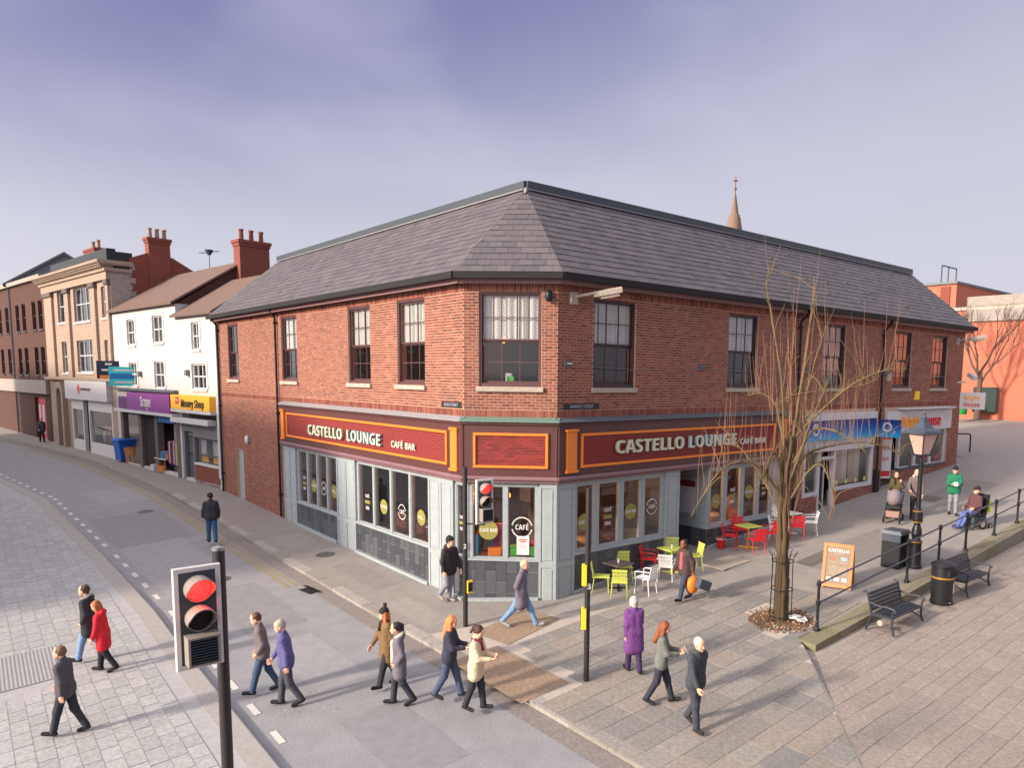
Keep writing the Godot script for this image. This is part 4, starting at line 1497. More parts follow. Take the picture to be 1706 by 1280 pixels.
	var ym := [[-39.0, -53.7], [-29.7, -45.8], [-20.1, -36.1], [-14.3, -29.5], [-7.95, -22.2]]
	for w in [[0.5, 0.6], [0.72, 0.82]]: strip(ym, w[0], w[1], -0.09, yl)
	structure("road_marking", yl, M.yellow_line, "faded double yellow lines along the far kerb")
	var wl := MB.new()
	var acc := 0.0
	for i in range(2, 7):
		var a := Vector2(KERB_S[i][0], KERB_S[i][1])
		var b := Vector2(KERB_S[i + 1][0], KERB_S[i + 1][1])
		var d := (b - a).normalized()
		var n := Vector2(d.y, -d.x) * 1.0
		var s := 0.0
		while s < a.distance_to(b) - 0.7:
			var p := a + d * s + n * 0.3
			strip([[p.x, p.y], [p.x + d.x * 0.55, p.y + d.y * 0.55]], 0.0, -0.13, -0.09, wl)
			s += 1.42
	structure("road_marking", wl, M.white_line, "row of short white dashes beside the near kerb")
	var gr := MB.new()
	for i in 7: gr.box(Transform3D(Basis(Vector3.UP, 0.86), g3(-7.55, -21.6, -0.09) + Vector3(0.66, 0, 0.75) * (i * 0.075 - 0.2) + Vector3(-0.2, 0, 0.15)), Vector3(0.04, 0.02, 0.55))
	gr.box(Transform3D(Basis(Vector3.UP, 0.86), g3(-7.7, -21.45, -0.098)), Vector3(0.62, 0.012, 0.62))
	single("drain_grating", gr, M.black_iron, "dark iron drain grating at the end of the double yellow lines", "drain")
	# wear: reinstated patches, covers, stains
	for q in [[roadn, -9.0, -20.2, 1.6, -0.096, "patch_dark"], [roadn, -13.5, -24.6, 2.2, -0.0965, "patch_pale"], [roadn, -6.0, -16.6, 1.2, -0.096, "patch_pale"], [roadn, -17.5, -29.5, 2.6, -0.096, "patch_dark"], [roadn, -3.2, -13.2, 1.4, -0.0965, "patch_dark"], [roadn, -22.0, -36.0, 2.5, -0.096, "patch_pale"],
		[pavn, -6.5, -22.4, 0.9, 0.003, "patch_path"], [pavn, -10.2, -26.6, 1.1, 0.003, "patch_path2"], [pavn, -4.2, -19.2, 0.7, 0.0035, "patch_path2"], [plzn, 9.0, -23.5, 1.5, 0.002, "patch_path"], [plzn, 12.5, -29.0, 1.8, 0.002, "patch_path2"], [plzn, 6.6, -22.2, 1.1, 0.002, "patch_path2"], [plzn, 16.0, -31.0, 1.6, 0.002, "patch_path"]]:
		var pm := MB.new()
		var pl := []
		var u := 0.72 + (rng.randf() - 0.5) * 0.3
		var along := Vector2(0.66, 0.75) if q[0] != plzn else Vector2(0.745, -0.667)
		var ln: float = q[3] * (0.9 + rng.randf() * 0.9)
		var wd: float = q[3] * (0.3 + u * 0.25)
		for v in [Vector2(-1, -1), Vector2(0.1, -1.04), Vector2(1, -0.97), Vector2(1.02, 0.95), Vector2(0.2, 1.03), Vector2(-0.98, 1)]:
			var w: Vector2 = along * v.x * ln + along.orthogonal() * v.y * wd
			pl.append([q[1] + w.x, q[2] + w.y])
		sheet(pl, q[4], pm)
		part(q[0], "surface_patch", pm, M[q[5]])
	for q in [[roadn, -11.0, -22.6, -0.092], [roadn, -18.8, -32.2, -0.092], [pavn, -8.4, -24.6, 0.006], [plzn, 8.3, -22.9, 0.004]]:
		var cv := MB.new()
		cv.lathe([Vector2(0.31, -0.01), Vector2(0.31, 0.004), Vector2(0.27, 0.004), Vector2(0.265, 0.0), Vector2(0.0, 0.001)], 18, Transform3D(Basis(Quaternion(Vector3.UP, Vector3(-0.043, 1, 0.0675).normalized())), g3(q[1], q[2], q[3])))
		part(q[0], "manhole_cover", cv, M.cover)
	var gum := []
	for k in 360:
		var x := -6.0 + rng.randf() * 20.0
		var z := -14.0 - rng.randf() * 13.0
		if x < -5.0 - (z + 19.0) * 0.88 + 0.6: continue
		gum.append(Transform3D(Basis.from_scale(Vector3.ONE * (0.5 + rng.randf())), g3(x, z, 0.012)))
	var gm := MB.new()
	gm.lathe([Vector2(0.022, 0.0), Vector2(0.018, 0.0025), Vector2(0.0, 0.003)], 7)
	multi(plzn, "gum_spot", gm.mesh(), M.sill_stone, gum, [])
	# flagstones: rows parallel to the market street front
	var e := (R2 - B2).normalized()
	var nn := Vector2(-e.y, e.x)     # towards the camera side
	if nn.dot(-B2) < 0: nn = -nn
	var org := B2 + nn * 1.6 - e * 4.0
	var area := PackedVector2Array([Vector2(-3.7, -17.6), Vector2(-2.15, -15.75), Vector2(0.55, -12.65), Vector2(4.45, -8.1), Vector2(5.17, -16.35), Vector2(5.17, -16.8), Vector2(7.4, -18.9), Vector2(5.2, -20.8), Vector2(0.6, -18.9), Vector2(-1.6, -18.5)])
	var stones := []
	for r in 26:
		var x := -rng.randf() * 0.6
		while x < 15.0:
			var w := 0.5 + rng.randf() * 0.45
			var p := [org + e * x + nn * r * 0.52, org + e * (x + w) + nn * r * 0.52, org + e * (x + w) + nn * (r + 1) * 0.52, org + e * x + nn * (r + 1) * 0.52]
			var ctr: Vector2 = (p[0] + p[2]) * 0.5
			x += w
			if Vector2(5.07, -17.93).distance_to(ctr) < 0.85 or _in_tactile(ctr): continue
			for piece in Geometry2D.intersect_polygons(PackedVector2Array(p), area):
				var ar := 0.0
				for k in range(1, piece.size() - 1): ar += (piece[k] - piece[0]).cross(piece[k + 1] - piece[0])
				if absf(ar) > 0.05: stones.append([piece, ctr.length()])
	var bed := MB.new()
	var ap := []
	for q in area: ap.append([q.x, q.y])
	sheet(ap, 0.002, bed)
	var bedn := structure("paving", bed, M.joint, "flagstone paving with pale joints in front of the cafe")
	stones.sort_custom(func(p, q): return p[1] < q[1])
	var rest := MB.new()
	rest.use_c = true
	for i in stones.size():
		var mb2 := MB.new() if i < 300 else rest
		var lift := 0.009 + rng.randf() * 0.004
		var k := rng.randi() % 5
		rest.col = (M["slab%d" % k] as StandardMaterial3D).albedo_color.srgb_to_linear()
		var pc: PackedVector2Array = stones[i][0]
		if Geometry2D.is_polygon_clockwise(pc): pc.reverse()
		var c := Vector2.ZERO
		for v in pc: c += v / pc.size()
		var lo := []
		var hi := []
		for v in pc:
			var w: Vector2 = c + (v - c) * (1.0 - 0.012 / maxf((v - c).length(), 0.1))
			lo.append(g3(w.x, w.y, -0.01)); hi.append(g3(w.x, w.y, lift))
		var m := pc.size()
		for k2 in m: mb2.quad(lo[(k2 + 1) % m], lo[k2], hi[k2], hi[(k2 + 1) % m])
		for k2 in range(1, m - 1): mb2.tri(hi[0], hi[k2 + 1], hi[k2])
		if i < 300: part(bedn, "paving_slab", mb2, M["slab%d" % k])
	if not rest.ix.is_empty(): part(bedn, "paving_slab", rest, M.slab_any, Transform3D.IDENTITY, "stuff")
	# blister paving at the crossing
	var dome := MB.new()
	dome.lathe([Vector2(0.027, 0.0), Vector2(0.02, 0.011), Vector2(0.0, 0.014)], 6)
	var dm := dome.mesh()
	mat("buff_dome", s8(206, 186, 164), 0.9)
	mat("sett_dome", s8(150, 150, 154), 0.9)
	for q in TACT:
		var u := Vector2(q[2], q[3]).normalized()
		var v := Vector2(-u.y, u.x)
		var tb := MB.new()
		var o2 := Vector2(q[0], q[1])
		var cn := [o2, o2 + u * q[4], o2 + u * q[4] + v * q[5], o2 + v * q[5]]
		var cc := []
		for w in cn: cc.append([w.x, w.y])
		sheet(cc, 0.012, tb)
		var tn := structure("tactile_paving", tb, M[q[6]], q[7])
		var ts := []
		var n1 := int(q[4] / 0.075)
		var n2 := int(q[5] / 0.075)
		for i in n1:
			for j in n2:
				var w: Vector2 = o2 + u * (i + 0.5) * 0.075 + v * (j + 0.5) * 0.075
				ts.append(Transform3D(Basis.IDENTITY, g3(w.x, w.y, 0.012)))
		multi(tn, "blister", dm, M.buff_dome if q[6] == "buff" else M.sett_dome, ts, [])

const TACT := [[-2.75, -16.05, 0.66, 0.75, 2.6, -1.25, "buff", "buff blister paving beside the kerb at the crossing"], [-1.55, -16.9, 0.62, -0.78, 1.9, -1.2, "buff", "buff blister paving leading up towards the corner window"], [-12.6, -17.7, 0.63, 0.78, 2.2, 1.3, "sett", "pale blister paving on the near square"]]

func _in_tactile(p: Vector2) -> bool:
	for q in TACT:
		var u := Vector2(q[2], q[3]).normalized()
		var v := Vector2(-u.y, u.x)
		var d := p - Vector2(q[0], q[1])
		var a := d.dot(u)
		var b: float = d.dot(v) * signf(q[5])
		if a > -0.3 and a < q[4] + 0.3 and b > -0.3 and b < absf(q[5]) + 0.3: return true
	return false

# ------------------------------------------------------------------ the row of older buildings on the left
func pitched(mb: MB, f: Transform3D, x0: float, x1: float, ye: float, yr: float, d0: float, d1: float, ov := 0.25) -> void:  # roof over depth d0..2*d1-d0, ridge at d1
	var t := 0.12
	for s in [[-d0 + ov, -d1], [-(2 * d1 - d0) - ov, -d1]]:
		mb.hexa([Vector3(x0, ye, s[0]), Vector3(x1, ye, s[0]), Vector3(x1, yr, s[1]), Vector3(x0, yr, s[1]), Vector3(x0, ye + t, s[0]), Vector3(x1, ye + t, s[0]), Vector3(x1, yr + t, s[1]), Vector3(x0, yr + t, s[1])])

func chimney(b: Node3D, f: Transform3D, x0: float, x1: float, z0: float, z1: float, y0: float, y1: float, pots: int, m: Material, potm: Material) -> void:
	var mb := MB.new()
	mb.fb(x0, x1, y0, y1 - 0.32, z0, z1)
	mb.fb(x0 - 0.05, x1 + 0.05, y1 - 0.32, y1 - 0.16, z0 - 0.05, z1 + 0.05); mb.fb(x0 - 0.1, x1 + 0.1, y1 - 0.16, y1, z0 - 0.1, z1 + 0.1)
	var c := part(b, "chimney", mb, m, f)
	for i in pots:
		var p := MB.new()
		p.lathe([Vector2(0.13, 0), Vector2(0.11, 0.5), Vector2(0.14, 0.52), Vector2(0.14, 0.6), Vector2(0.09, 0.6), Vector2(0.09, 0.4)], 10)
		var t := (i + 0.5) / pots
		part(c, "chimney_pot", p, potm, at((x0 + x1) * 0.5, y1, lerpf(z1, z0, t)) if absf(z1 - z0) > absf(x1 - x0) else at(lerpf(x0, x1, t), y1, (z0 + z1) * 0.5))

func body(b: Node3D, f: Transform3D, x0: float, x1: float, y0: float, y1: float, depth: float, holes: Array, m: Material, inner := "inside_dark") -> void:
	var mb := MB.new()
	wall_grid(mb, x0, x1, y0, y1, -0.3, 0.0, holes)
	mb.fb(x0, x0 + 0.3, y0, y1, -depth, -0.301); mb.fb(x1 - 0.3, x1, y0, y1, -depth, -0.301); mb.fb(x0 + 0.3, x1 - 0.3, y0, y1, -depth, -depth + 0.3)
	part(b, "wall", mb, m, f)
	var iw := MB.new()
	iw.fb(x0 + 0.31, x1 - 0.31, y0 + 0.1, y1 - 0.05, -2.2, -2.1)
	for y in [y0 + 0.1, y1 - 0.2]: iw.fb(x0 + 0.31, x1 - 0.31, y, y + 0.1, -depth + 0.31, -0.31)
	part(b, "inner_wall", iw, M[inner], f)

func left_row() -> void:
	var W0 := Vector2(-17.1, -35.9)
	var W1 := Vector2(-31.5, -48.8)
	var F := frame_of(W1, W0, W0)
	F.origin = Vector3.ZERO
	var gy := hg(W0.x, W0.y)
	var o := Vector3(W0.x, 0, W0.y)
	mat("white_render", s8(204, 199, 200), 0.85, 0.0, "soft", 0.4)
	mat("old_tile", s8(120, 96, 88), 0.85, 0.0, "mott", 0.9, "bump")
	mat("sandstone", s8(180, 158, 142), 0.9, 0.0, "mott", 0.5)
	mat("sandstone_grey", s8(176, 166, 160), 0.9, 0.0, "mott", 0.5)
	mat("shop_brown", s8(104, 92, 90), 0.8, 0.0, "soft", 0.6)
	mat("purple", s8(134, 62, 140), 0.5)
	mat("sign_gold", s8(246, 186, 54), 0.5)
	mat("shop_grey", s8(120, 122, 126), 0.6, 0.0, "soft", 0.6)
	mat("pot_cream", s8(150, 124, 104), 0.8)
	# narrow white shop
	var b := thing("white_shop_building", "narrow white rendered building with yellow shop sign beside the brick end wall", "building", o)
	var wn := [[-3.05, -2.1, 7.15, 8.5], [-3.2, -1.45, 5.2, 6.45]]
	var holes := wn.duplicate()
	holes.append([-4.85, -0.35, 0.55, 4.0])
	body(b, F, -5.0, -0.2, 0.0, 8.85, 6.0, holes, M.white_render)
	simple_window(b, F, -3.05, -2.1, 7.15, 8.5, 2, [0.5], M.white, true, 0.06, true)
	simple_window(b, F, -3.2, -1.45, 5.2, 6.45, 3, [0.5], M.white, true, 0.06, true)
	var rf := MB.new()
	pitched(rf, F, -5.15, -0.1, 8.8, 10.9, 0.0, 2.9)
	part(b, "roof", rf, M.old_tile, F)
	var mg := MB.new()
	mg.fb(-5.4, -0.55, 4.15, 4.87, 0.0, 0.3)
	var mgp := part(b, "shop_sign", mg, M.sign_gold, F)
	text(mgp, "Money Shop", 0.38, M.signal_black, at(-2.6, 4.45, 0.31), 0.02, 0.92)
	var rt := MB.new()
	rt.fb(-4.72, -4.3, 4.42, 4.76, 0.3, 0.32)
	part(mgp, "sign_badge", rt, M.red)
	text(mgp, "The", 0.15, M.white, at(-4.51, 4.6, 0.326), 0.01, 0.9)
	var wb := MB.new()
	wb.fb(-5.4, -0.4, 3.98, 4.14, 0.0, 0.33); wb.fb(-5.3, -0.6, 3.45, 3.7, 0.0, 0.4)
	part(b, "sign_ledge", wb, M.off_white, F)
	var dk := MB.new()
	dk.fb(-4.85, -0.35, 3.0, 3.44, -0.2, 0.02); dk.fb(-4.85, -4.55, 0.3, 3.0, -0.2, 0.01); dk.fb(-3.45, -3.3, 0.5, 3.0, -0.2, 0.01); dk.fb(-3.3, -0.35, 2.75, 3.0, -0.2, 0.012)
	part(b, "shopfront_frame", dk, M.shop_grey, F)
	var st := MB.new()
	st.fb(-3.3, -0.4, 0.2, 1.35, -0.2, 0.0)
	part(b, "stall_riser", st, M.old_brick, F)
	var sill := MB.new()
	sill.fb(-3.3, -0.4, 1.35, 1.45, -0.2, 0.06)
	part(b, "window_sill", sill, M.off_white, F)
	for q in [[-3.28, -0.42, 1.46, 2.74], [-4.5, -3.5, 0.6, 2.9]]:
		var pg := MB.new()
		pg.fb(q[0], q[1], q[2], q[3], -0.1, -0.09)
		part(b, "pane", pg, M.glass, F)
	for i in 2:
		var py := MB.new()
		py.fb(-2.9 + i * 1.4, -2.1 + i * 1.4, 1.52, 1.8, -0.2, -0.18)
		part(b, "window_flash", py, M.sign_gold, F)
		var pw := MB.new()
		pw.fb(-2.95 + i * 1.45, -2.3 + i * 1.45, 1.9, 2.65, -0.2, -0.18)
		part(b, "window_poster", pw, M.off_white, F)
	var pipe := MB.new()
	pipe.fb(-0.36, -0.12, 0.9, 8.8, -0.1, 0.06)
	part(b, "corner_strip", pipe, M.white_render, F)
	# wide white building with the purple shop
	b = thing("white_building", "wide white rendered building with brown tiled roof and purple charity shop sign", "building", o)
	wn = [[-12.3, -11.05, 7.55, 9.0], [-8.3, -6.8, 7.6, 9.05], [-12.3, -11.0, 5.2, 6.55], [-8.3, -6.85, 5.15, 6.6]]
	holes = wn.duplicate()
	holes.append([-14.2, -5.15, 0.6, 3.75])
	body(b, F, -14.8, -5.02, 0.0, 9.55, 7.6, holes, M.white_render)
	for q in wn: simple_window(b, F, q[0], q[1], q[2], q[3], 2, [0.5], M.white, true, 0.06, true)
	rf = MB.new()
	pitched(rf, F, -14.9, -4.9, 9.5, 12.0, 0.0, 3.6)
	part(b, "roof", rf, M.old_tile, F)
	var gb := MB.new()
	for x in [-5.3, -14.75]:
		gb.prism(PackedVector2Array([Vector2(-0.05, 9.2), Vector2(-0.05, 9.55), Vector2(-3.6, 11.95), Vector2(-7.3, 9.5), Vector2(-7.3, 9.2)]), F * Transform3D(Basis(Vector3(0, 0, 1), Vector3(0, 1, 0), Vector3(-1, 0, 0)), Vector3.ZERO), -x - 0.25, -x)
	part(b, "gable", gb, M.dark_brick)
	chimney(b, F, -5.3, -4.55, -4.9, -3.25, 9.4, 13.2, 3, M.red_brick_deep, M.red_brick_deep)
	var cb := MB.new()
	cb.fb(-14.6, -5.1, 4.95, 5.08, 0.0, 0.25)
	part(b, "shop_cornice", cb, M.lead, F)
	var sc := MB.new()
	sc.fb(-11.9, -5.45, 3.85, 4.85, 0.0, 0.35)
	var scp := part(b, "shop_sign", sc, M.purple, F)
	text(scp, "Scope", 0.52, M.white, at(-8.9, 4.36, 0.36), 0.02, 0.78)
	var s2 := MB.new()
	s2.fb(-13.9, -11.95, 3.85, 4.55, 0.0, 0.2)
	part(b, "shop_sign", s2, mat("purple_dark", s8(96, 40, 104), 0.5), F)
	var sl := MB.new()
	sl.fb(-14.2, -5.1, 3.68, 3.84, 0.0, 0.38)
	part(b, "sign_ledge", sl, M.off_white, F)
	for x in [-14.2, -11.2, -8.7, -5.6]:
		var ps := MB.new()
		ps.fb(x, x + 0.45, 0.2, 3.67, -0.3, 0.03)
		part(b, "shop_pier", ps, M.shop_brown, F)
	var sh := MB.new()
	sh.fb(-10.7, -8.75, 0.3, 3.6, -0.25, -0.15)
	part(b, "roller_shutter", sh, M.inside_dark, F)
	var sb := MB.new()
	sb.fb(-7.9, -5.7, 3.3, 3.6, -0.1, 0.1)
	part(b, "awning_box", sb, mat("awning_blue", s8(36, 96, 160), 0.6), F)
	var pg2 := MB.new()
	pg2.fb(-13.7, -11.2, 1.0, 3.5, -0.12, -0.11)
	part(b, "pane", pg2, M.glass, F)
	var rs := MB.new()
	rs.fb(-13.7, -11.2, 0.2, 1.0, -0.2, -0.05)
	part(b, "stall_riser", rs, M.shop_brown, F)
	var sd := MB.new()
	sd.fb(-8.2, -7.5, 0.3, 3.3, -0.9, -0.8)
	part(b, "shop_door", sd, M.off_white, F)
	for q in [[-10.35, 5.9], [-3.6, 6.0]]:
		var fx := MB.new()
		fx.fb(q[0] - 0.12, q[0] + 0.12, q[1] - 0.15, q[1] + 0.15, 0.0, 0.2)
		part(b, "wall_lamp", fx, M.shop_grey, F)
	# stone-fronted building
	b = thing("stone_fronted_building", "honey stone classical building with giant pilasters and dentilled cornice", "building", o)
	var x0 := -29.3
	var x1 := -14.85
	wn = [[-16.6, -15.4, 9.3, 11.2], [-22.3, -18.9, 9.25, 11.45], [-26.1, -24.2, 9.35, 11.5], [-16.5, -15.4, 5.95, 7.95], [-22.2, -18.8, 5.95, 8.05], [-25.7, -24.2, 5.9, 8.05]]
	holes = wn.duplicate()
	holes.append([-24.2, -15.7, 0.6, 4.15])
	holes.append([-26.9, -25.3, 0.3, 4.3])
	body(b, F, x0, x1, 0.0, 12.0, 9.0, holes, M.sandstone)
	for q in wn: simple_window(b, F, q[0], q[1], q[2], q[3], 3 if q[1] - q[0] > 2.5 else 1, [0.52], M.off_white, true, 0.14)
	for q in [[-15.3, -14.86], [-18.3, -17.4], [-23.9, -23.0], [-28.9, -27.0]]:
		var pil := MB.new()
		pil.fb(q[0], q[1], 5.6, 11.5, 0.0, 0.16)
		var cap := MB.new()
		cap.bevel(q[0] - 0.08, q[1] + 0.08, 11.2, 11.52, 0.0, 0.26, 0.05)
		part(part(b, "stone_pilaster", pil, M.sandstone, F), "capital", cap, M.shop_brown)
	var en := MB.new()
	en.fb(x0, x1 + 0.02, 11.53, 12.0, 0.0, 0.2); en.bevel(x0 - 0.2, x1 + 0.35, 12.42, 12.62, -1.2, 0.75, 0.06); en.fb(x0 - 0.1, x1 + 0.2, 12.0, 12.2, -1.2, 0.32); en.fb(x0 - 0.2, x1 + 0.3, 12.34, 12.42, -1.2, 0.6)
	en.fb(x0, x1 + 0.05, 5.42, 5.6, 0.0, 0.35)
	part(b, "cornice", en, M.sandstone, F)
	var de := MB.new()
	var xx := x0
	while xx < x1 + 0.2:
		de.fb(xx, xx + 0.16, 12.2, 12.34, -0.2, 0.52)
		xx += 0.32
	part(b, "dentil_course", de, M.sandstone, F)
	var side := MB.new()
	side.fb(x1, x1 + 0.06, 9.3, 12.0, -1.1, 0.0)
	for i in 8: side.fb(x1, x1 + 0.05, 9.4 + i * 0.4, 9.72 + i * 0.4, -1.4 if i % 2 else -1.2, -1.1)
	part(b, "stone_return", side, M.sandstone_grey, F)
	var pa := MB.new()
	pa.fb(x0, x1, 12.0, 13.2, -1.3, -0.4); pa.fb(x0 + 2.5, x1, 12.62, 13.35, -0.4, 0.1)
	part(b, "parapet", pa, M.signal_black, F)
	var bg := MB.new()
	bg.prism(PackedVector2Array([Vector2(-1.1, 8.0), Vector2(-1.1, 12.9), Vector2(-2.3, 13.4), Vector2(-3.6, 13.2), Vector2(-6.5, 11.6), Vector2(-8.9, 10.2), Vector2(-8.9, 8.0)]), F * Transform3D(Basis(Vector3(0, 0, 1), Vector3(0, 1, 0), Vector3(-1, 0, 0)), Vector3.ZERO), -x1 - 0.03, -x1 + 0.3)
	part(b, "gable", bg, M.red_brick_deep)
	var r2 := MB.new()
	r2.hexa([Vector3(x0, 12.0, -1.3), Vector3(x1, 12.0, -1.3), Vector3(x1, 10.0, -8.9), Vector3(x0, 10.0, -8.9), Vector3(x0, 13.1, -1.5), Vector3(x1 - 0.3, 13.3, -2.4), Vector3(x1 - 0.3, 10.3, -8.9), Vector3(x0, 10.3, -8.9)])
	part(b, "roof", r2, M.slate0, F)
	chimney(b, F, x1 - 0.5, x1 + 0.12, -3.45, -2.2, 9.5, 14.3, 3, M.red_brick_deep, M.pot_cream)
	chimney(b, F, -25.9, -23.6, -2.6, -1.8, 12.5, 14.55, 2, M.red_brick_deep, M.pot_cream)
	var rc := MB.new()
	rc.fb(-24.35, -15.55, 4.15, 5.4, 0.0, 0.32)
	var rcp := part(b, "shop_sign", rc, M.off_white, F)
	var rx := MB.new()
	rx.fb(-21.35, -21.05, 4.55, 5.15, 0.32, 0.335); rx.fb(-21.5, -20.9, 4.75, 4.95, 0.32, 0.336)
	part(rcp, "red_cross_mark", rx, M.red)
	var rl := MB.new()
	rl.fb(-20.75, -18.7, 4.76, 4.92, 0.32, 0.33)
	part(rcp, "sign_line", rl, M.shop_brown)
	var sf := MB.new()
	for x in [-24.2, -21.75, -20.45, -15.9]: sf.fb(x, x + 0.2, 0.5, 4.15, -0.2, 0.02)
	sf.fb(-24.0, -21.75, 0.5, 1.35, -0.2, 0.01); sf.fb(-20.25, -15.9, 0.5, 1.35, -0.2, 0.01)
	for q in [[-24.0, -21.75], [-20.25, -15.9]]: sf.fb(q[0], q[1], 3.45, 4.15, -0.2, 0.012)
	part(b, "shopfront_frame", sf, M.white, F)
	for q in [[-24.0, -21.75], [-20.25, -15.9]]:
		var g := MB.new()
		g.fb(q[0], q[1], 1.35, 3.45, -0.1, -0.09)
		part(b, "pane", g, M.glass, F)
	for i in 7:
		var gd := MB.new()
		gd.fb(-19.9 + i * 0.58, -19.55 + i * 0.58, 1.4, 2.0 + 0.9 * rng.randf(), -0.9, -0.6)
		part(b, "display_goods", gd, [M.off_white, M.shop_grey, M.pine, M.signal_black, M.lime, M.off_white, M.red][i], F)
	var ad := MB.new()
	for i in 12:
		var p := PI * i / 12.0
		var q := PI * (i + 1) / 12.0
		var c := Vector3(-26.1, 4.3, 0)
		var u0 := Vector3(cos(p), sin(p), 0)
		var u1 := Vector3(cos(q), sin(q), 0)
		ad.hexa([c + u0 * 0.55, c + u0 * 0.95, c + u1 * 0.95, c + u1 * 0.55, c + u0 * 0.55 + Vector3(0, 0, 0.3), c + u0 * 0.95 + Vector3(0, 0, 0.3), c + u1 * 0.95 + Vector3(0, 0, 0.3), c + u1 * 0.55 + Vector3(0, 0, 0.3)])
	ad.fb(-27.05, -26.65, 0.3, 4.3, 0.0, 0.3); ad.fb(-25.55, -25.15, 0.3, 4.3, 0.0, 0.3)
	part(b, "door_arch", ad, M.sandstone, F)
	var dd := MB.new()
	dd.fb(-26.7, -25.5, 0.4, 4.28, -0.25, -0.15)
	part(b, "door", dd, M.shop_grey, F)
	# dark brick building at the far left
	b = thing("brown_brick_building", "dark brown brick building with tall paired windows at the far left", "building", o)
	wn = []
	for x in [-31.2, -33.0, -36.0, -38.0, -41.5, -44.0, -48.0, -52.0]:
		for y in [5.7, 9.1]: wn.append([x, x + 1.1, y, y + 2.1])
	holes = wn.duplicate()
	holes.append([-34.0, -31.0, 0.6, 4.0])
	body(b, F, -90.0, -29.45, 0.0, 12.7, 9.0, holes, M.dark_brick)
	for q in wn: simple_window(b, F, q[0], q[1], q[2], q[3], 1, [0.5], M.sash_dark)
	var cc := MB.new()
	cc.fb(-90.0, -29.45, 12.7, 13.0, -9.0, 0.25); cc.fb(-90, -29.45, 4.3, 5.3, 0.0, 0.25)
	part(b, "cornice", cc, M.sandstone_grey, F)
	var pk := MB.new()
	pk.fb(-34.0, -31.0, 0.6, 4.0, -0.3, -0.2)
	part(b, "shop_window", pk, mat("pink_red", s8(196, 60, 76), 0.6), F)
	var pk2 := MB.new()
	for i in 3: pk2.fb(-33.7 + i, -33.2 + i, 1.2, 3.4, -0.2, -0.18)
	part(b, "window_poster", pk2, M.off_white, F)
	# slate gable house behind
	b = thing("gabled_house", "grey gabled house showing its roof behind the brown brick building", "building", Vector3(-43.0, 0, -64.0), 0.5)
	var gw := MB.new()
	gw.fb(-4, 4, 0, 13.0, -8, 0)
	gw.prism(PackedVector2Array([Vector2(-4, 13), Vector2(4, 13), Vector2(0, 15.7)]), Transform3D.IDENTITY, -8, 0)
	part(b, "wall", gw, M.lead)
	var gr := MB.new()
	for s in [-1, 1]: gr.hexa([Vector3(0, 15.7, 0.2), Vector3(4.3 * s, 12.8, 0.2), Vector3(4.3 * s, 12.8, -8.2), Vector3(0, 15.7, -8.2), Vector3(0, 15.9, 0.2), Vector3(4.3 * s, 13.0, 0.2), Vector3(4.3 * s, 13.0, -8.2), Vector3(0, 15.9, -8.2)])
	part(b, "roof", gr, M.slate3)
	# television aerial
	var ae := MB.new()
	ae.rod(Vector3.ZERO, Vector3(0, 2.2, 0), 0.025); ae.beam(Vector3(-0.6, 2.1, 0), Vector3(0.6, 2.25, 0), 0.03, 0.03)
	for i in 7: ae.rod(Vector3(-0.5 + i * 0.17, 2.1 + i * 0.02, -0.25), Vector3(-0.5 + i * 0.17, 2.1 + i * 0.02, 0.25), 0.012, 4)
	ae.lathe([Vector2(0.1, 2.0), Vector2(0.25, 2.3), Vector2(0.0, 2.25)], 10)
	single("television_aerial", ae, M.signal_grey, "small television aerial on the roof ridge left of the tall red chimney", "aerial", Vector3(-22.7, 11.2, -47.0))
	# boards on the white building
	var eb := thing("agents_board", "dark blue board with orange foot above the purple shop", "signboard", F * Vector3(-14.6, 0, 0) + o)
	eb.basis = Basis(Vector3.UP, 0.45)
	var e1 := MB.new()
	e1.fb(-0.95, 0.95, 5.6, 6.65, 0.5, 0.56)
	var e1p := part(eb, "board", e1, mat("navy", s8(28, 38, 58), 0.5))
	var e2 := MB.new()
	e2.fb(-0.8, 0.8, 5.62, 5.8, 0.56, 0.565)
	part(e1p, "orange_band", e2, M.orange)
	var e3 := MB.new()
	for q in [[-0.5, 6.4], [0.3, 6.4], [-0.7, 6.05]]: e3.fb(q[0], q[0] + 0.35, q[1], q[1] + 0.12, 0.56, 0.565)
	part(e1p, "print", e3, M.off_white)
	var e4 := MB.new()
	e4.rod(Vector3(0, 6.0, 0.5), Vector3(0.1, 6.0, -0.4), 0.03)
	part(eb, "bracket", e4, M.signal_grey)
	var et := thing("agents_board", "turquoise and blue striped board below the white building's left windows", "signboard", F * Vector3(-12.75, 0, 0) + o)
	et.basis = Basis(Vector3.UP, 0.45)
	var t1 := MB.new()
	t1.fb(-0.85, 0.85, 5.2, 6.3, 0.6, 0.66)
	var t1p := part(et, "board", t1, mat("turquoise", s8(60, 190, 196), 0.5))
	var t2 := MB.new()
	t2.fb(-0.8, 0.8, 5.6, 5.92, 0.66, 0.665)
	part(t1p, "blue_band", t2, mat("mid_blue", s8(26, 110, 180), 0.5))
	var t3 := MB.new()
	for y in [6.05, 5.35]: t3.fb(-0.6, 0.6, y, y + 0.1, 0.66, 0.666)
	part(t1p, "print", t3, M.off_white)
	var t4 := MB.new()
	t4.rod(Vector3(0, 5.7, 0.6), Vector3(0.1, 5.7, -0.4), 0.03)
	part(et, "bracket", t4, M.signal_grey)
	# things on the pavement there
	var wb2 := thing("wheelie_bin", "bright blue wheelie bin standing outside the charity shop", "bin", g3(-27.6, -45.5), -0.73)
	var bb := MB.new()
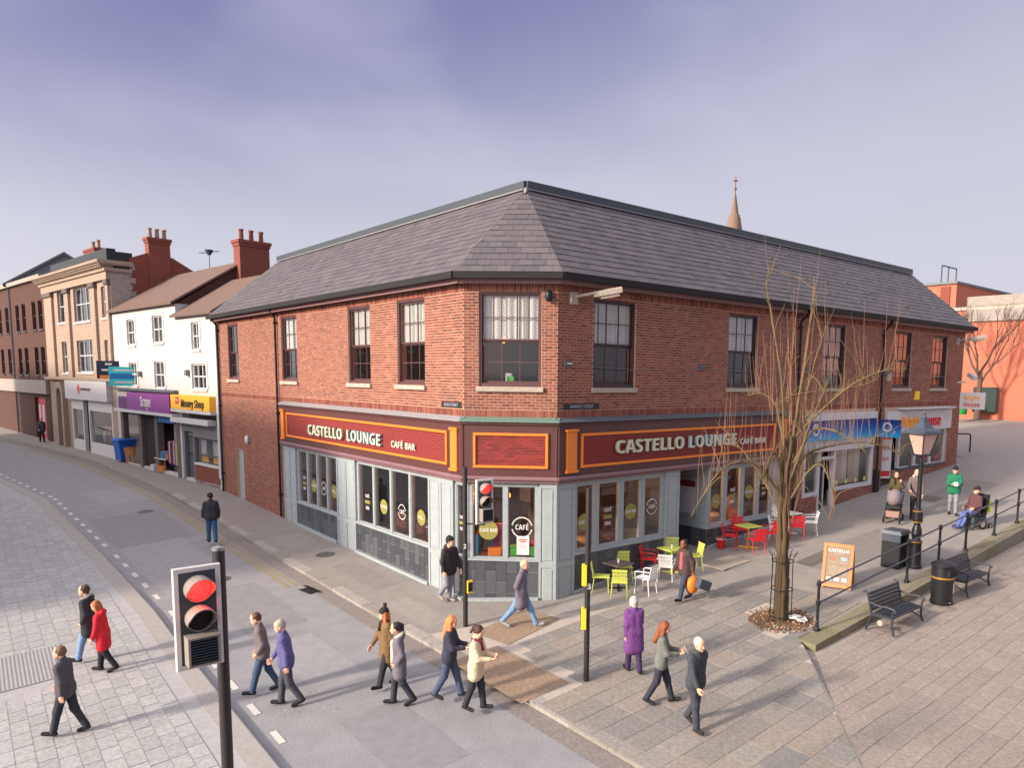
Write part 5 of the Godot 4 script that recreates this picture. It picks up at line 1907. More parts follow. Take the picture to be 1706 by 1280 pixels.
	bb.hexa([Vector3(-0.45, 0.08, 0.4), Vector3(0.45, 0.08, 0.4), Vector3(0.45, 0.08, -0.4), Vector3(-0.45, 0.08, -0.4), Vector3(-0.58, 1.3, 0.52), Vector3(0.58, 1.3, 0.52), Vector3(0.58, 1.3, -0.52), Vector3(-0.58, 1.3, -0.52)])
	var bl := mat("bin_blue", s8(24, 92, 190), 0.5)
	part(wb2, "body", bb, bl)
	var bld := MB.new()
	bld.bevel(-0.64, 0.64, -0.58, 0.58, 0.0, 0.12, 0.05)
	part(wb2, "lid", bld, bl, Transform3D(Basis(Vector3.RIGHT, -PI / 2 + 0.06), Vector3(0, 1.3, 0)))
	for s in [-1, 1]:
		var wh := MB.new()
		wh.tube([Vector3(0.4 * s, 0.1, -0.35), Vector3(0.48 * s, 0.1, -0.35)], [0.1, 0.1], 12)
		part(wb2, "wheel", wh, M.rubber)
	for i in 2:
		var cbx := MB.new()
		cbx.box(Transform3D(Basis.from_euler(Vector3(-0.15, 0.6 + i * 0.2, 0.12)), Vector3(0, 0.48, 0)), Vector3(0.75 - i * 0.2, 0.95 - i * 0.15, 0.06))
		single("cardboard_sheet", cbx, M.pine, ["large sheet of brown cardboard leaning beside the blue bin", "smaller cardboard sheet leaning right of the larger one"][i], "cardboard", g3(-26.9 + i * 0.45, -45.0 + i * 0.35), 0.0, "cardboard by the blue bin")
	# goods outside the charity shop
	var rk := thing("clothes_rail", "rail of striped red, white and blue clothes outside the charity shop", "clothes rail", g3(-21.75, -40.65), -0.73)
	rk.scale = Vector3(1.25, 1.2, 1.3)
	var rb := MB.new()
	for s in [-1, 1]: rb.rod(Vector3(0.5 * s, 0, 0), Vector3(0.5 * s, 1.5, 0), 0.02)
	rb.rod(Vector3(-0.5, 1.5, 0), Vector3(0.5, 1.5, 0), 0.02)
	part(rk, "rail", rb, M.chrome)
	for i in 8:
		var g2 := MB.new()
		g2.bevel(-0.04, 0.05, 0.3 + rng.randf() * 0.2, 1.48, -0.25, 0.28, 0.05)
		part(rk, "garment", g2, [M.red, M.off_white, M.mid_blue, M.navy, M.red, M.off_white, M.purple, M.lime][i], at(-0.42 + i * 0.12, 0, 0))
	var gt := thing("goods_table", "low table piled with oddments outside the charity shop", "table", g3(-23.0, -41.6), -0.73)
	var tb := MB.new()
	tb.bevel(-0.75, 0.75, -0.35, 0.35, 0.0, 0.04, 0.01)
	part(gt, "top", tb, M.off_white, Transform3D(Basis(Vector3.RIGHT, -PI / 2), Vector3(0, 0.7, 0)))
	for sx in [-1, 1]:
		for sz in [-1, 1]:
			var lg := MB.new()
			lg.rod(Vector3(0.65 * sx, 0, 0.28 * sz), Vector3(0.65 * sx, 0.7, 0.28 * sz), 0.025)
			part(gt, "leg", lg, M.pine)
	for i in 9:
		var ob := MB.new()
		var s := 0.26 + rng.randf() * 0.2
		ob.box(Transform3D(Basis(Vector3.UP, rng.randf() * 3), Vector3(0, s * 0.4, 0)), Vector3(s, s * 0.8, s * 0.9))
		var low := i > 4
		single("oddment", ob, [M.red, M.orange, M.off_white, M.mid_blue, M.pine, M.off_white, M.sky_blue, M.orange, M.pine][i], ["small red box on the oddments table", "orange box on the oddments table", "white box on the oddments table", "blue box on the oddments table", "brown box on the oddments table", "white bag on the ground under the oddments table", "pale blue bag on the ground under the oddments table", "orange parcel on the ground under the oddments table", "brown parcel on the ground by the clothes rail"][i], "goods", g3(-23.0 + (i % 5) * 0.24 - 0.48, -41.6 + (i % 5) * 0.22 - 0.44, 0.0) + (Vector3(-0.2, 0.0, 0.25) if low else Vector3(0, 0.745, 0)), 0.75, "goods outside the charity shop")

# ------------------------------------------------------------------ the far right, the spire, and the houses that shade the street
func far_right() -> void:
	var o := Vector2(32.6, -66.0)
	var u := Vector2(0.749, -0.663)
	var F := frame_of(o, o + u, o)
	F.origin = Vector3.ZERO
	var b := thing("red_brick_block", "tall plain red brick block with flat roof beyond the right end of the cafe building", "building", Vector3(o.x, 0, o.y))
	var mb := MB.new()
	mb.fb(0, 26, 2, 14.5, -26, 0)
	part(b, "wall", mb, M.red_brick, F)
	var pr := MB.new()
	for q in [-0.5, -5.5, -11.0]: pr.fb(-0.12, 0.0, 2, 14.3, q - 0.8, q)
	part(b, "pier", pr, M.red_brick_deep, F)
	var cp := MB.new()
	cp.fb(-0.2, 26, 14.5, 14.7, -26, 0.1)
	part(b, "coping", cp, M.lead, F)
	var rl := MB.new()
	for q in [1.5, 2.9, 4.6]: rl.rod(Vector3(q, 14.7, -2), Vector3(q, 16.4, -2), 0.06)
	rl.rod(Vector3(1.5, 16.4, -2), Vector3(4.6, 16.4, -2), 0.06)
	part(b, "roof_rail", rl, M.signal_grey, F)
	var o2 := Vector2(29.2, -60.5)
	var F2 := frame_of(o2, o2 + Vector2(0.663, 0.749), o2)
	F2.origin = Vector3.ZERO
	b = thing("low_brick_block", "lower orange brick block with pale upper panel behind the bare street tree", "building", Vector3(o2.x, 0, o2.y))
	var m2 := MB.new()
	m2.fb(0, 26, 2, 11.6, -12, 0)
	part(b, "wall", m2, M.red_brick, F2)
	var c2 := MB.new()
	c2.fb(-0.2, 26, 11.6, 11.85, -12, 0.15)
	part(b, "coping", c2, M.sill_stone, F2)
	var pp := MB.new()
	pp.fb(1.6, 24, 11.86, 12.6, -10, 0.2); pp.fb(1.6, 24, 10.7, 11.59, 0.0, 0.2)
	part(b, "pale_panel", pp, mat("panel_grey", s8(168, 158, 152), 0.9, 0.0, "mott", 0.4), F2)
	var pi := MB.new()
	for x in [0.0, 8.0]: pi.fb(x, x + 0.8, 2, 11.58, 0.0, 0.15)
	part(b, "pier", pi, M.red_brick_deep, F2)
	# church spire
	var s := thing("church_spire", "slender stone church spire rising behind the slate roof", "church", Vector3(24.0, 0, -120))
	var to := MB.new()
	to.fb(-2.6, 2.6, 2, 24, -2.6, 2.6)
	part(s, "tower", to, M.sandstone)
	var sp := MB.new()
	sp.lathe([Vector2(2.3, 24), Vector2(0.86, 31.4), Vector2(0.66, 31.5), Vector2(0.04, 35.1)], 8)
	part(s, "spire", sp, mat("spire_stone", s8(140, 116, 102), 0.9, 0.0, "mott", 0.3))
	var vn := MB.new()
	vn.rod(Vector3(0, 35, 0), Vector3(0, 37.2, 0), 0.07); vn.ball(Vector3(0, 35.4, 0), Vector3(0.22, 0.22, 0.22)); vn.beam(Vector3(-0.3, 36.6, 0), Vector3(0.3, 36.6, 0), 0.08, 0.25)
	part(s, "weather_vane", vn, M.red_brick_deep)
	# houses along the near side of the street, out of the picture, whose shade lies on it
	var n2 := Vector2(-0.748, 0.663)
	var l2 := Vector2(-0.663, -0.748)
	for i in 3:
		var p := Vector2(-25.5, -15.5) + l2 * (i * 17.0)
		var f := frame_of(p, p + l2, p)
		f.origin = Vector3.ZERO
		var h := thing("terrace_house", ["brick house with hipped slate roof across the street from the shops", "second brick house across the street from the shops", "third brick house across the street, farthest along"][i], "building", Vector3(p.x, 0, p.y))
		var holes := []
		for x in [2.0, 6.0, 10.0, 14.0]:
			for y in [1.5, 5.0, 8.0]: holes.append([x, x + 1.3, y, y + 1.9])
		body(h, f, 0.0, 16.9, -1.5, 10.6, 9.0, holes, M.old_brick)
		for q in holes: simple_window(h, f, q[0], q[1], q[2], q[3], 2, [0.5], M.white)
		var r := MB.new()
		var e := [Vector3(-0.2, 10.6, 0.2), Vector3(17.0, 10.6, 0.2), Vector3(17.0, 10.6, -9.2), Vector3(-0.2, 10.6, -9.2)]
		var ra := Vector3(5.0 if i == 0 else 0.0, 13.6, -4.5)
		var rb2 := Vector3(17.0, 13.6, -4.5)
		r.quad(e[0], e[1], rb2, ra); r.quad(e[2], e[3], ra, rb2); r.tri(e[3], e[0], ra); r.tri(e[1], e[2], rb2); r.quad(e[3], e[2], e[1], e[0])
		part(h, "roof", r, M.slate1, f)
	var vh := thing("corner_shop_house", "brick shop building that the view is taken from", "building", Vector3(-4.0, 0, 1.6))
	var holes2 := []
	for x in [2.0, 6.0, 10.0, 14.0, 18.0, 22.0]:
		holes2.append([x, x + 1.4, 5.2, 7.4])
	var VF := Transform3D(Basis(Vector3.UP, PI), Vector3(26, 0, 0))
	body(vh, VF, 0.0, 26.0, -2.0, 9.0, 9.0, holes2, M.old_brick)
	for q in holes2:
		if q[0] != 18.0 and q[0] != 22.0: simple_window(vh, VF, q[0], q[1], q[2], q[3], 2, [0.5], M.white)
	var vr := MB.new()
	pitched(vr, VF, -0.3, 26.3, 9.0, 12.0, 0.0, 4.5)
	part(vh, "roof", vr, M.slate1, VF)
	# far street furniture
	single("utility_cabinet", box_mb(Vector3(1.6, 1.9, 0.7), 0.04), mat("cab_green", s8(44, 60, 58), 0.6), "dark green utility cabinet near the street tree", "cabinet", g3(31.2, -57.6), -0.4)
	var gb := MB.new()
	gb.lathe([Vector2(0.55, 0), Vector2(0.62, 1.2), Vector2(0.66, 1.25), Vector2(0.5, 1.5), Vector2(0.0, 1.6)], 16)
	gb.fb(-0.2, 0.2, 1.0, 1.15, 0.5, 0.64)
	single("recycling_bank", gb, mat("bank_green", s8(30, 150, 62), 0.5), "bright green bin half hidden by the hanging sign", "bin", g3(28.6, -56.3))
	var hp := MB.new()
	hp.tube([Vector3(0, 0, 0), Vector3(0, 0.85, 0), Vector3(0.04, 0.97, 0), Vector3(0.15, 1.02, 0), Vector3(1.3, 1.02, 0), Vector3(1.41, 0.97, 0), Vector3(1.45, 0.85, 0), Vector3(1.45, 0, 0)], [0.04, 0.04, 0.04, 0.04, 0.04, 0.04, 0.04, 0.04], 8)
	single("cycle_stand", hp, M.black_iron, "dark hoop cycle stand beyond the shop corner", "cycle stand", g3(19.9, -40.0), 0.3)

func box_mb(s: Vector3, b: float) -> MB:
	var mb := MB.new()
	mb.bevel(-s.x * 0.5, s.x * 0.5, 0, s.y, -s.z * 0.5, s.z * 0.5, b)
	return mb

# ------------------------------------------------------------------ trees
func limb(mb: MB, pts: Array, r0: float, r1: float, sides := 6) -> void:
	var p := []
	var r := []
	var n := pts.size()
	for i in n - 1:   # Catmull-Rom
		var a: Vector3 = pts[maxi(i - 1, 0)]
		var d: Vector3 = pts[mini(i + 2, n - 1)]
		for k in 4:
			p.append((pts[i] as Vector3).cubic_interpolate(pts[i + 1], a, d, k / 4.0) + Vector3(rng.randf() - 0.5, rng.randf() - 0.5, rng.randf() - 0.5) * r0 * 0.55)
	p.append(pts[n - 1])
	for i in p.size(): r.append(lerpf(r0, r1, float(i) / (p.size() - 1)) * (0.82 + rng.randf() * 0.34))
	mb.tube(p, r, sides)

func shoots(mb: MB, pts: Array, n: int, len0: float, len1: float, lean: Vector3, rad := 0.008) -> void:  # straight young shoots standing on a limb
	for k in n:
		var t := rng.randf() * (pts.size() - 1.001)
		var i := int(t)
		var b: Vector3 = (pts[i] as Vector3).lerp(pts[i + 1], t - i)
		var l := lerpf(len0, len1, rng.randf())
		var d := (Vector3(rng.randf() - 0.5, 1.6, rng.randf() - 0.5) * Vector3(0.7, 1, 0.7) + lean).normalized()
		var s := Vector3(rng.randf() - 0.5, 0, rng.randf() - 0.5) * 0.12 * l
		mb.tube([b, b + d * l * 0.5 + s, b + d * l + s * 0.5], [rad, rad * 0.75, rad * 0.35], 4, false)

func street_tree() -> void:
	var t := thing("street_tree", "bare pollarded street tree with many upright shoots in front of the cafe", "tree", g3(5.07, -17.93))
	var tr := MB.new()
	var f := func(px: float, py: float, z := 0.0) -> Vector3: return Vector3((px - 1303) * 0.01437, (1033 - py) * 0.01437, z)
	# fluted trunk of grown-together stems
	for q in [[0.0, 0.10], [1.3, 0.095], [2.5, 0.09], [3.8, 0.095], [5.0, 0.09]]:
		var d := Vector3(cos(q[0]), 0, sin(q[0])) * 0.085
		limb(tr, [d * 1.25 - Vector3(0, 0.2, 0), d + Vector3(0, 0.5, 0), d * 0.9 + f.call(1302, 930), d * 1.05 + f.call(1300, 870), d * 1.3 + f.call(1299, 790), d * 1.6 + f.call(1302, 715)], q[1] * 1.05, q[1] * 0.33, 9)
	part(t, "trunk", tr, M.bark)
	var br := MB.new()
	var main := [
		[[f.call(1303, 800), f.call(1311, 700, 0.05), f.call(1322, 600, 0.1), f.call(1329, 520, 0.1), f.call(1333, 455, 0.05)], 0.055, 0.014],
		[[f.call(1299, 800), f.call(1292, 700, 0.12), f.call(1283, 620, 0.2), f.call(1266, 530, 0.15), f.call(1255, 475, 0.1), f.call(1257, 448, 0.1)], 0.05, 0.012],
		[[f.call(1306, 780), f.call(1322, 700, -0.15), f.call(1335, 640, -0.2), f.call(1352, 570, -0.25), f.call(1371, 514, -0.25)], 0.045, 0.012],
		[[f.call(1312, 760, 0.1), f.call(1335, 705, 0.35), f.call(1362, 703, 0.55), f.call(1385, 715, 0.7), f.call(1412, 736, 0.8)], 0.045, 0.012],
		[[f.call(1310, 790, -0.1), f.call(1340, 752, -0.35), f.call(1378, 738, -0.6), f.call(1440, 729, -0.8), f.call(1490, 737, -0.9), f.call(1521, 752, -0.9)], 0.05, 0.012],
		[[f.call(1312, 720), f.call(1340, 680, 0.3), f.call(1368, 648, 0.5), f.call(1400, 622, 0.6), f.call(1438, 606, 0.6), f.call(1475, 603, 0.6)], 0.045, 0.01],
		[[f.call(1318, 700), f.call(1352, 672, -0.3), f.call(1400, 640, -0.5), f.call(1440, 628, -0.5), f.call(1462, 617, -0.5)], 0.03, 0.008],
		[[f.call(1296, 820, 0.1), f.call(1272, 790, 0.3), f.call(1248, 766, 0.5), f.call(1220, 755, 0.7), f.call(1186, 762, 0.9), f.call(1158, 795, 1.0), f.call(1133, 842, 1.0)], 0.055, 0.012],
		[[f.call(1294, 790, 0.1), f.call(1276, 742, 0.2), f.call(1258, 770, 0.5), f.call(1242, 806, 0.6)], 0.035, 0.01],
		[[f.call(1295, 730), f.call(1290, 690, -0.2), f.call(1282, 660, -0.3), f.call(1262, 646, -0.4), f.call(1240, 650, -0.5)], 0.04, 0.01],
		[[f.call(1310, 820, 0.1), f.call(1330, 775, 0.3), f.call(1350, 760, 0.4), f.call(1366, 790, 0.45), f.call(1375, 830, 0.45), f.call(1366, 855, 0.45)], 0.038, 0.008],
		[[f.call(1305, 800), f.call(1318, 740, 0.3), f.call(1328, 690, 0.5), f.call(1345, 640, 0.6), f.call(1357, 606, 0.6)], 0.035, 0.008],
		[[f.call(1298, 790), f.call(1300, 700, -0.3), f.call(1306, 620, -0.35), f.call(1312, 560, -0.35)], 0.03, 0.006],
		[[f.call(1297, 850, -0.1), f.call(1280, 810, -0.4), f.call(1262, 780, -0.6), f.call(1235, 742, -0.8), f.call(1205, 735, -0.9)], 0.035, 0.008],
		[[f.call(1306, 850, -0.1), f.call(1326, 815, -0.5), f.call(1345, 780, -0.7), f.call(1380, 770, -0.8)], 0.035, 0.01]]
	for q in main:
		limb(br, q[0], q[1] * 0.78, q[2] * 0.8, 7)
	for q in main:
		for k in 3:
			var n: int = q[0].size() - 1
			var b: Vector3 = (q[0][n - 1 - (k % maxi(n - 1, 1))] as Vector3).lerp(q[0][n - (k % maxi(n - 1, 1))], rng.randf())
			var d := Vector3(rng.randf() - 0.5, 0.25 + rng.randf() * 0.5, rng.randf() - 0.5).normalized()
			var l := 0.5 + rng.randf() * 0.7
			limb(br, [b, b + d * l * 0.4 + Vector3(0, 0.05, 0), b + d * l * 0.8 - Vector3(0, 0.04, 0), b + d * l * 1.1 - Vector3(0, 0.2 * rng.randf(), 0)], 0.014, 0.004, 5)
	for q in main: shoots(br, q[0], 26, 0.12, 0.35, Vector3(0, 0, 0), 0.007)
	part(t, "limb", br, M.bark_young)
	var tw := MB.new()
	for i in main.size():
		var q: Array = main[i]
		shoots(tw, q[0], [4, 4, 4, 18, 26, 12, 8, 22, 7, 11, 8, 7, 5, 12, 10][i], 0.5, 1.9, Vector3(0, 0.4, 0), 0.0055)
	for k in 14:
		var b := Vector3(rng.randf() * 1.1 - 0.55, 4.6 + rng.randf() * 0.8, rng.randf() * 0.8 - 0.4)
		var l := 1.6 + rng.randf() * 1.9
		var d := Vector3(b.x * 0.16 + (rng.randf() - 0.5) * 0.2, 1, b.z * 0.2).normalized()
		tw.tube([b, b + d * l * 0.5, b + d * l], [0.008, 0.006, 0.003], 4, false)
	for k in 34:   # thin shoots round the foot of the crown
		var b := Vector3(rng.randf() * 0.3 - 0.15, 1.6 + rng.randf() * 1.4, rng.randf() * 0.3 - 0.15)
		var l := 0.5 + rng.randf() * 1.2
		var d := Vector3(rng.randf() - 0.5, 1.3, rng.randf() - 0.5).normalized()
		tw.tube([b, b + d * l * 0.5, b + (d + Vector3(0, 0.2, 0)) * l], [0.006, 0.004, 0.003], 4, false)
	part(t, "shoot", tw, M.twig, Transform3D.IDENTITY, "stuff")
	# iron guard round the trunk
	var gd := thing("tree_guard", "slim black iron guard of upright bars round the tree trunk", "tree guard", g3(5.07, -17.93))
	for i in 10:
		var a := TAU * i / 10.0
		var d := Vector3(cos(a), 0, sin(a))
		var b := MB.new()
		b.tube([d * 0.27, d * 0.25 + Vector3(0, 1.45, 0), d * 0.27 + Vector3(0, 1.62, 0), d * 0.36 + Vector3(0, 1.74, 0)], [0.009, 0.009, 0.009, 0.008], 6)
		part(gd, "bar", b, M.black_iron)
	for y in [0.12, 0.8, 1.5]:
		var pts := []
		var rr := []
		for i in 21:
			pts.append(Vector3(cos(TAU * i / 20.0) * 0.262, y, sin(TAU * i / 20.0) * 0.262)); rr.append(0.012)
		var h := MB.new()
		h.tube(pts, rr, 6, false)
		part(gd, "hoop", h, M.black_iron)
	# pit of mulch and a paper scrap
	var mu := MB.new()
	var pl := []
	for i in 16: pl.append([5.07 + cos(TAU * i / 16.0) * (0.7 + rng.randf() * 0.12), -17.93 + sin(TAU * i / 16.0) * (0.62 + rng.randf() * 0.12)])
	sheet(pl, 0.018, mu)
	var bits := []
	var cols := []
	for k in 420:
		var a := rng.randf() * TAU
		var r := sqrt(rng.randf()) * 0.86
		bits.append(Transform3D(Basis.from_euler(Vector3(rng.randf(), rng.randf() * 6, rng.randf())) * Basis.from_scale(Vector3(0.03 + rng.randf() * 0.04, 0.01, 0.02 + rng.randf() * 0.02)), g3(5.07 + cos(a) * r, -17.93 + sin(a) * r, 0.026)))
		var c: Color = [s8(176, 112, 74), s8(142, 100, 70), s8(190, 150, 110), s8(110, 80, 60), s8(200, 190, 176)][rng.randi() % 5]
		cols.append(c.srgb_to_linear())
	var pit := single("tree_pit", mu, M.mulch, "patch of brown mulch and leaves round the tree foot", "mulch", Vector3.ZERO, 0.0, "", "stuff")
	multi(pit, "leaf_litter", unit, M.brick_any, bits, cols)
	var pa := MB.new()
	for i in 5: pa.box(Transform3D(Basis.from_euler(Vector3(0.3 * rng.randf(), i * 1.3, 0.3 * rng.randf())), Vector3(0.09 * cos(i), 0.05 + 0.015 * i, 0.09 * sin(i))), Vector3(0.24, 0.02, 0.2))
	single("paper_scrap", pa, M.white, "crumpled white paper lying on the mulch right of the trunk", "litter", g3(5.45, -17.75, 0.03))

func bare_tree(label: String, pos: Vector3, h: float, sd: int) -> void:
	var r := RandomNumberGenerator.new()
	r.seed = sd
	var t := thing("bare_tree", label, "tree", pos)
	var tr := MB.new()
	var cr := MB.new()
	tr.tube([Vector3(0, -0.3, 0), Vector3(0.05, h * 0.2, 0), Vector3(0, h * 0.4, 0.05)], [0.24, 0.19, 0.15], 9)
	part(t, "trunk", tr, M.dark_bark)
	var todo := []
	for i in 4: todo.append([Vector3(0, h * (0.26 + 0.045 * i), 0), Vector3(cos(i * 1.9 + 0.4) * 0.6, 1, sin(i * 1.9 + 0.4) * 0.6).normalized(), h * 0.26, 0.1, 0])
	while not todo.is_empty():
		var q: Array = todo.pop_back()
		var mid: Vector3 = q[0] + q[1] * q[2] * 0.5 + Vector3(r.randf() - 0.5, 0, r.randf() - 0.5) * q[2] * 0.12
		var e: Vector3 = q[0] + q[1] * q[2] + Vector3(0, q[2] * 0.08, 0)
		cr.tube([q[0], mid, e], [q[3], q[3] * 0.8, q[3] * 0.6], 5 if q[4] < 2 else 4, false)
		if q[4] < 4:
			for k in 3:
				var d: Vector3 = (q[1] + Vector3(r.randf() - 0.5, r.randf() * 0.5, r.randf() - 0.5) * 1.25).normalized()
				todo.append([mid.lerp(e, 0.4 + 0.3 * k), d, q[2] * (0.6 + r.randf() * 0.2), q[3] * 0.55, q[4] + 1])
	part(t, "crown", cr, M.dark_bark)

# ------------------------------------------------------------------ street furniture
func signal_head(t: Node3D, tr: Transform3D, s: float) -> void:
	var bb := MB.new()
	bb.bevel(-0.2, 0.2, -0.545, 0.545, -0.04, 0.0, 0.006)
	var board := part(t, "backing_board", bb, M.signal_grey, tr * Transform3D(Basis.from_scale(Vector3.ONE * s), Vector3.ZERO))
	var wb := MB.new()
	for q in [[-0.25, -0.195, -0.595, 0.595], [0.195, 0.25, -0.595, 0.595], [-0.195, 0.195, 0.54, 0.595], [-0.195, 0.195, -0.595, -0.54]]: wb.bevel(q[0], q[1], q[2], q[3], -0.05, 0.012, 0.006)
	part(board, "white_border", wb, M.white)
	for i in 3:
		var y := 0.345 - i * 0.345
		var hd := MB.new()
		var n := 20
		for k in n:   # hooded ring, long above and cut away below
			var a := TAU * k / n
			var b := TAU * (k + 1) / n
			var la := 0.06 + 0.2 * clampf(0.6 + sin(a), 0, 1) if i < 2 else 0.07
			var lb := 0.06 + 0.2 * clampf(0.6 + sin(b), 0, 1) if i < 2 else 0.07
			var u := Vector3(cos(a), sin(a), 0) * 0.155
			var w := Vector3(cos(b), sin(b), 0) * 0.155
			hd.hexa([u, w, w * 0.93, u * 0.93, u + Vector3(0, 0, la), w + Vector3(0, 0, lb), w * 0.93 + Vector3(0, 0, lb), u * 0.93 + Vector3(0, 0, la)])
		part(board, "signal_hood", hd, M.sill_hood if i < 2 else M.signal_black, at(0, y, 0.0))
		var ln := disc(0.135, 22, 0.004)
		part(board, "signal_lens", ln, M.lamp_red if i == 0 else M.signal_black, at(0, y, 0.02))
		if i == 2:
			var lv := MB.new()
			lv.fb(-0.17, -0.145, -0.17, 0.17, 0.0, 0.2); lv.fb(0.145, 0.17, -0.17, 0.17, 0.0, 0.2); lv.fb(-0.145, 0.145, 0.15, 0.17, 0.0, 0.21); lv.fb(-0.145, 0.145, -0.17, -0.15, 0.0, 0.2)
			part(board, "signal_box", lv, M.sill_hood, at(0, y, 0.0))
			for k in 9:
				var sl := MB.new()
				sl.fb(-0.145, 0.145, -0.004, 0.004, 0.03, 0.2)
				part(board, "louvre_slat", sl, M.signal_grey, at(0, y - 0.128 + k * 0.032, 0.0))

func signals() -> void:
	mat("sill_hood", s8(150, 140, 134), 0.55, 0.0, "soft", 3.0)
	var lr := mat("lamp_red", s8(230, 40, 40), 0.3)
	lr.emission_enabled = true
	lr.emission = s8(255, 40, 36)
	lr.emission_energy_multiplier = 1.6
	# near signal, at the lower left
	var p := Vector3(-3.535, hg(-3.4, -7.2), -7.25)
	var top := 4.28 - p.y
	var t := thing("traffic_signal", "large near traffic signal showing red, with white bordered board, at lower left", "traffic light", p)
	var pl := MB.new()
	pl.rod(Vector3(0, 0, 0), Vector3(0, top, 0), 0.057, 16)
	var pole := part(t, "pole", pl, M.dark_pole)
	var cp := MB.new()
	cp.lathe([Vector2(0.06, top - 0.02), Vector2(0.062, top + 0.01), Vector2(0.0, top + 0.03)], 16)
	part(pole, "pole_cap", cp, M.chrome)
	var yw := 0.72
	var hp := Transform3D(Basis(Vector3.UP, yw), Vector3(-0.09, 3.66 - p.y, 0.26))
	signal_head(t, hp, 0.84)
	var bk := MB.new()
	for y in [3.3, 4.0]: bk.beam(Vector3(0, y - p.y, 0.0), Vector3(-0.07, y - p.y, 0.22), 0.04, 0.05)
	part(t, "bracket", bk, M.dark_pole)
	var lg := OmniLight3D.new()
	lg.light_color = Color(1, 0.2, 0.15)
	lg.light_energy = 0.05
	lg.light_size = 0.08
	lg.omni_range = 20.0
	lg.omni_attenuation = 2.0
	lg.shadow_enabled = true
	lg.position = hp * Vector3(0, 0.345 * 0.84, 0.06)
	t.add_child(lg)
	# signal at the cafe corner
	p = g3(-2.73, -18.1)
	top = 3.8 - p.y
	t = thing("traffic_signal", "traffic signal showing red on the pole in front of the corner window", "traffic light", p)
	pl = MB.new()
	pl.rod(Vector3(0, 0, 0), Vector3(0, top, 0), 0.06, 16)
	pole = part(t, "pole", pl, M.dark_pole)
	signal_head(t, Transform3D(Basis(Vector3.UP, 0.62), Vector3(0.5, 2.98 - p.y, 0.12)), 0.92)
	bk = MB.new()
	for y in [3.5, 2.4]: bk.beam(Vector3(0, y - p.y, 0.0), Vector3(0.5, y - p.y, 0.08), 0.03, 0.04)
	part(t, "bracket", bk, M.dark_pole)
	push_box(t, Vector3(0.13, 1.02, 0.05), 0.5, 1.0)
	text(t, "2", 0.11, M.white, at(0.0, 2.05, 0.062), 0.003, 0.9, false, "pole_number")
	# bare pole with two yellow boxes
	p = Vector3(0.25, hg(0.25, -15.0), -15.0)
	t = thing("signal_pole", "black pole carrying two yellow push button boxes in front of the cafe tables", "pole", p)
	pl = MB.new()
	pl.rod(Vector3(0, 0, 0), Vector3(0, 3.78 - p.y, 0), 0.058, 16)
	part(t, "pole", pl, M.dark_pole)
	push_box(t, Vector3(-0.12, 1.98 - p.y, 0.0), -PI / 2, 1.35)
	push_box(t, Vector3(-0.12, 1.06 - p.y, 0.0), -PI / 2, 1.35)
	text(t, "5", 0.11, M.white, at(0.03, 1.75 - p.y, 0.06), 0.003, 0.9, false, "pole_number")

func push_box(t: Node3D, at_: Vector3, yaw: float, s: float) -> void:
	var b := MB.new()
	b.bevel(-0.07 * s, 0.07 * s, -0.16 * s, 0.16 * s, -0.1, 0.0, 0.012)
	var o := part(t, "push_button_box", b, M.yellow, Transform3D(Basis(Vector3.UP, yaw), at_))
	var f := MB.new()
	f.bevel(-0.06 * s, 0.06 * s, -0.11 * s, 0.12 * s, 0.0, 0.012, 0.004)
	part(o, "button_plate", f, M.signal_black)

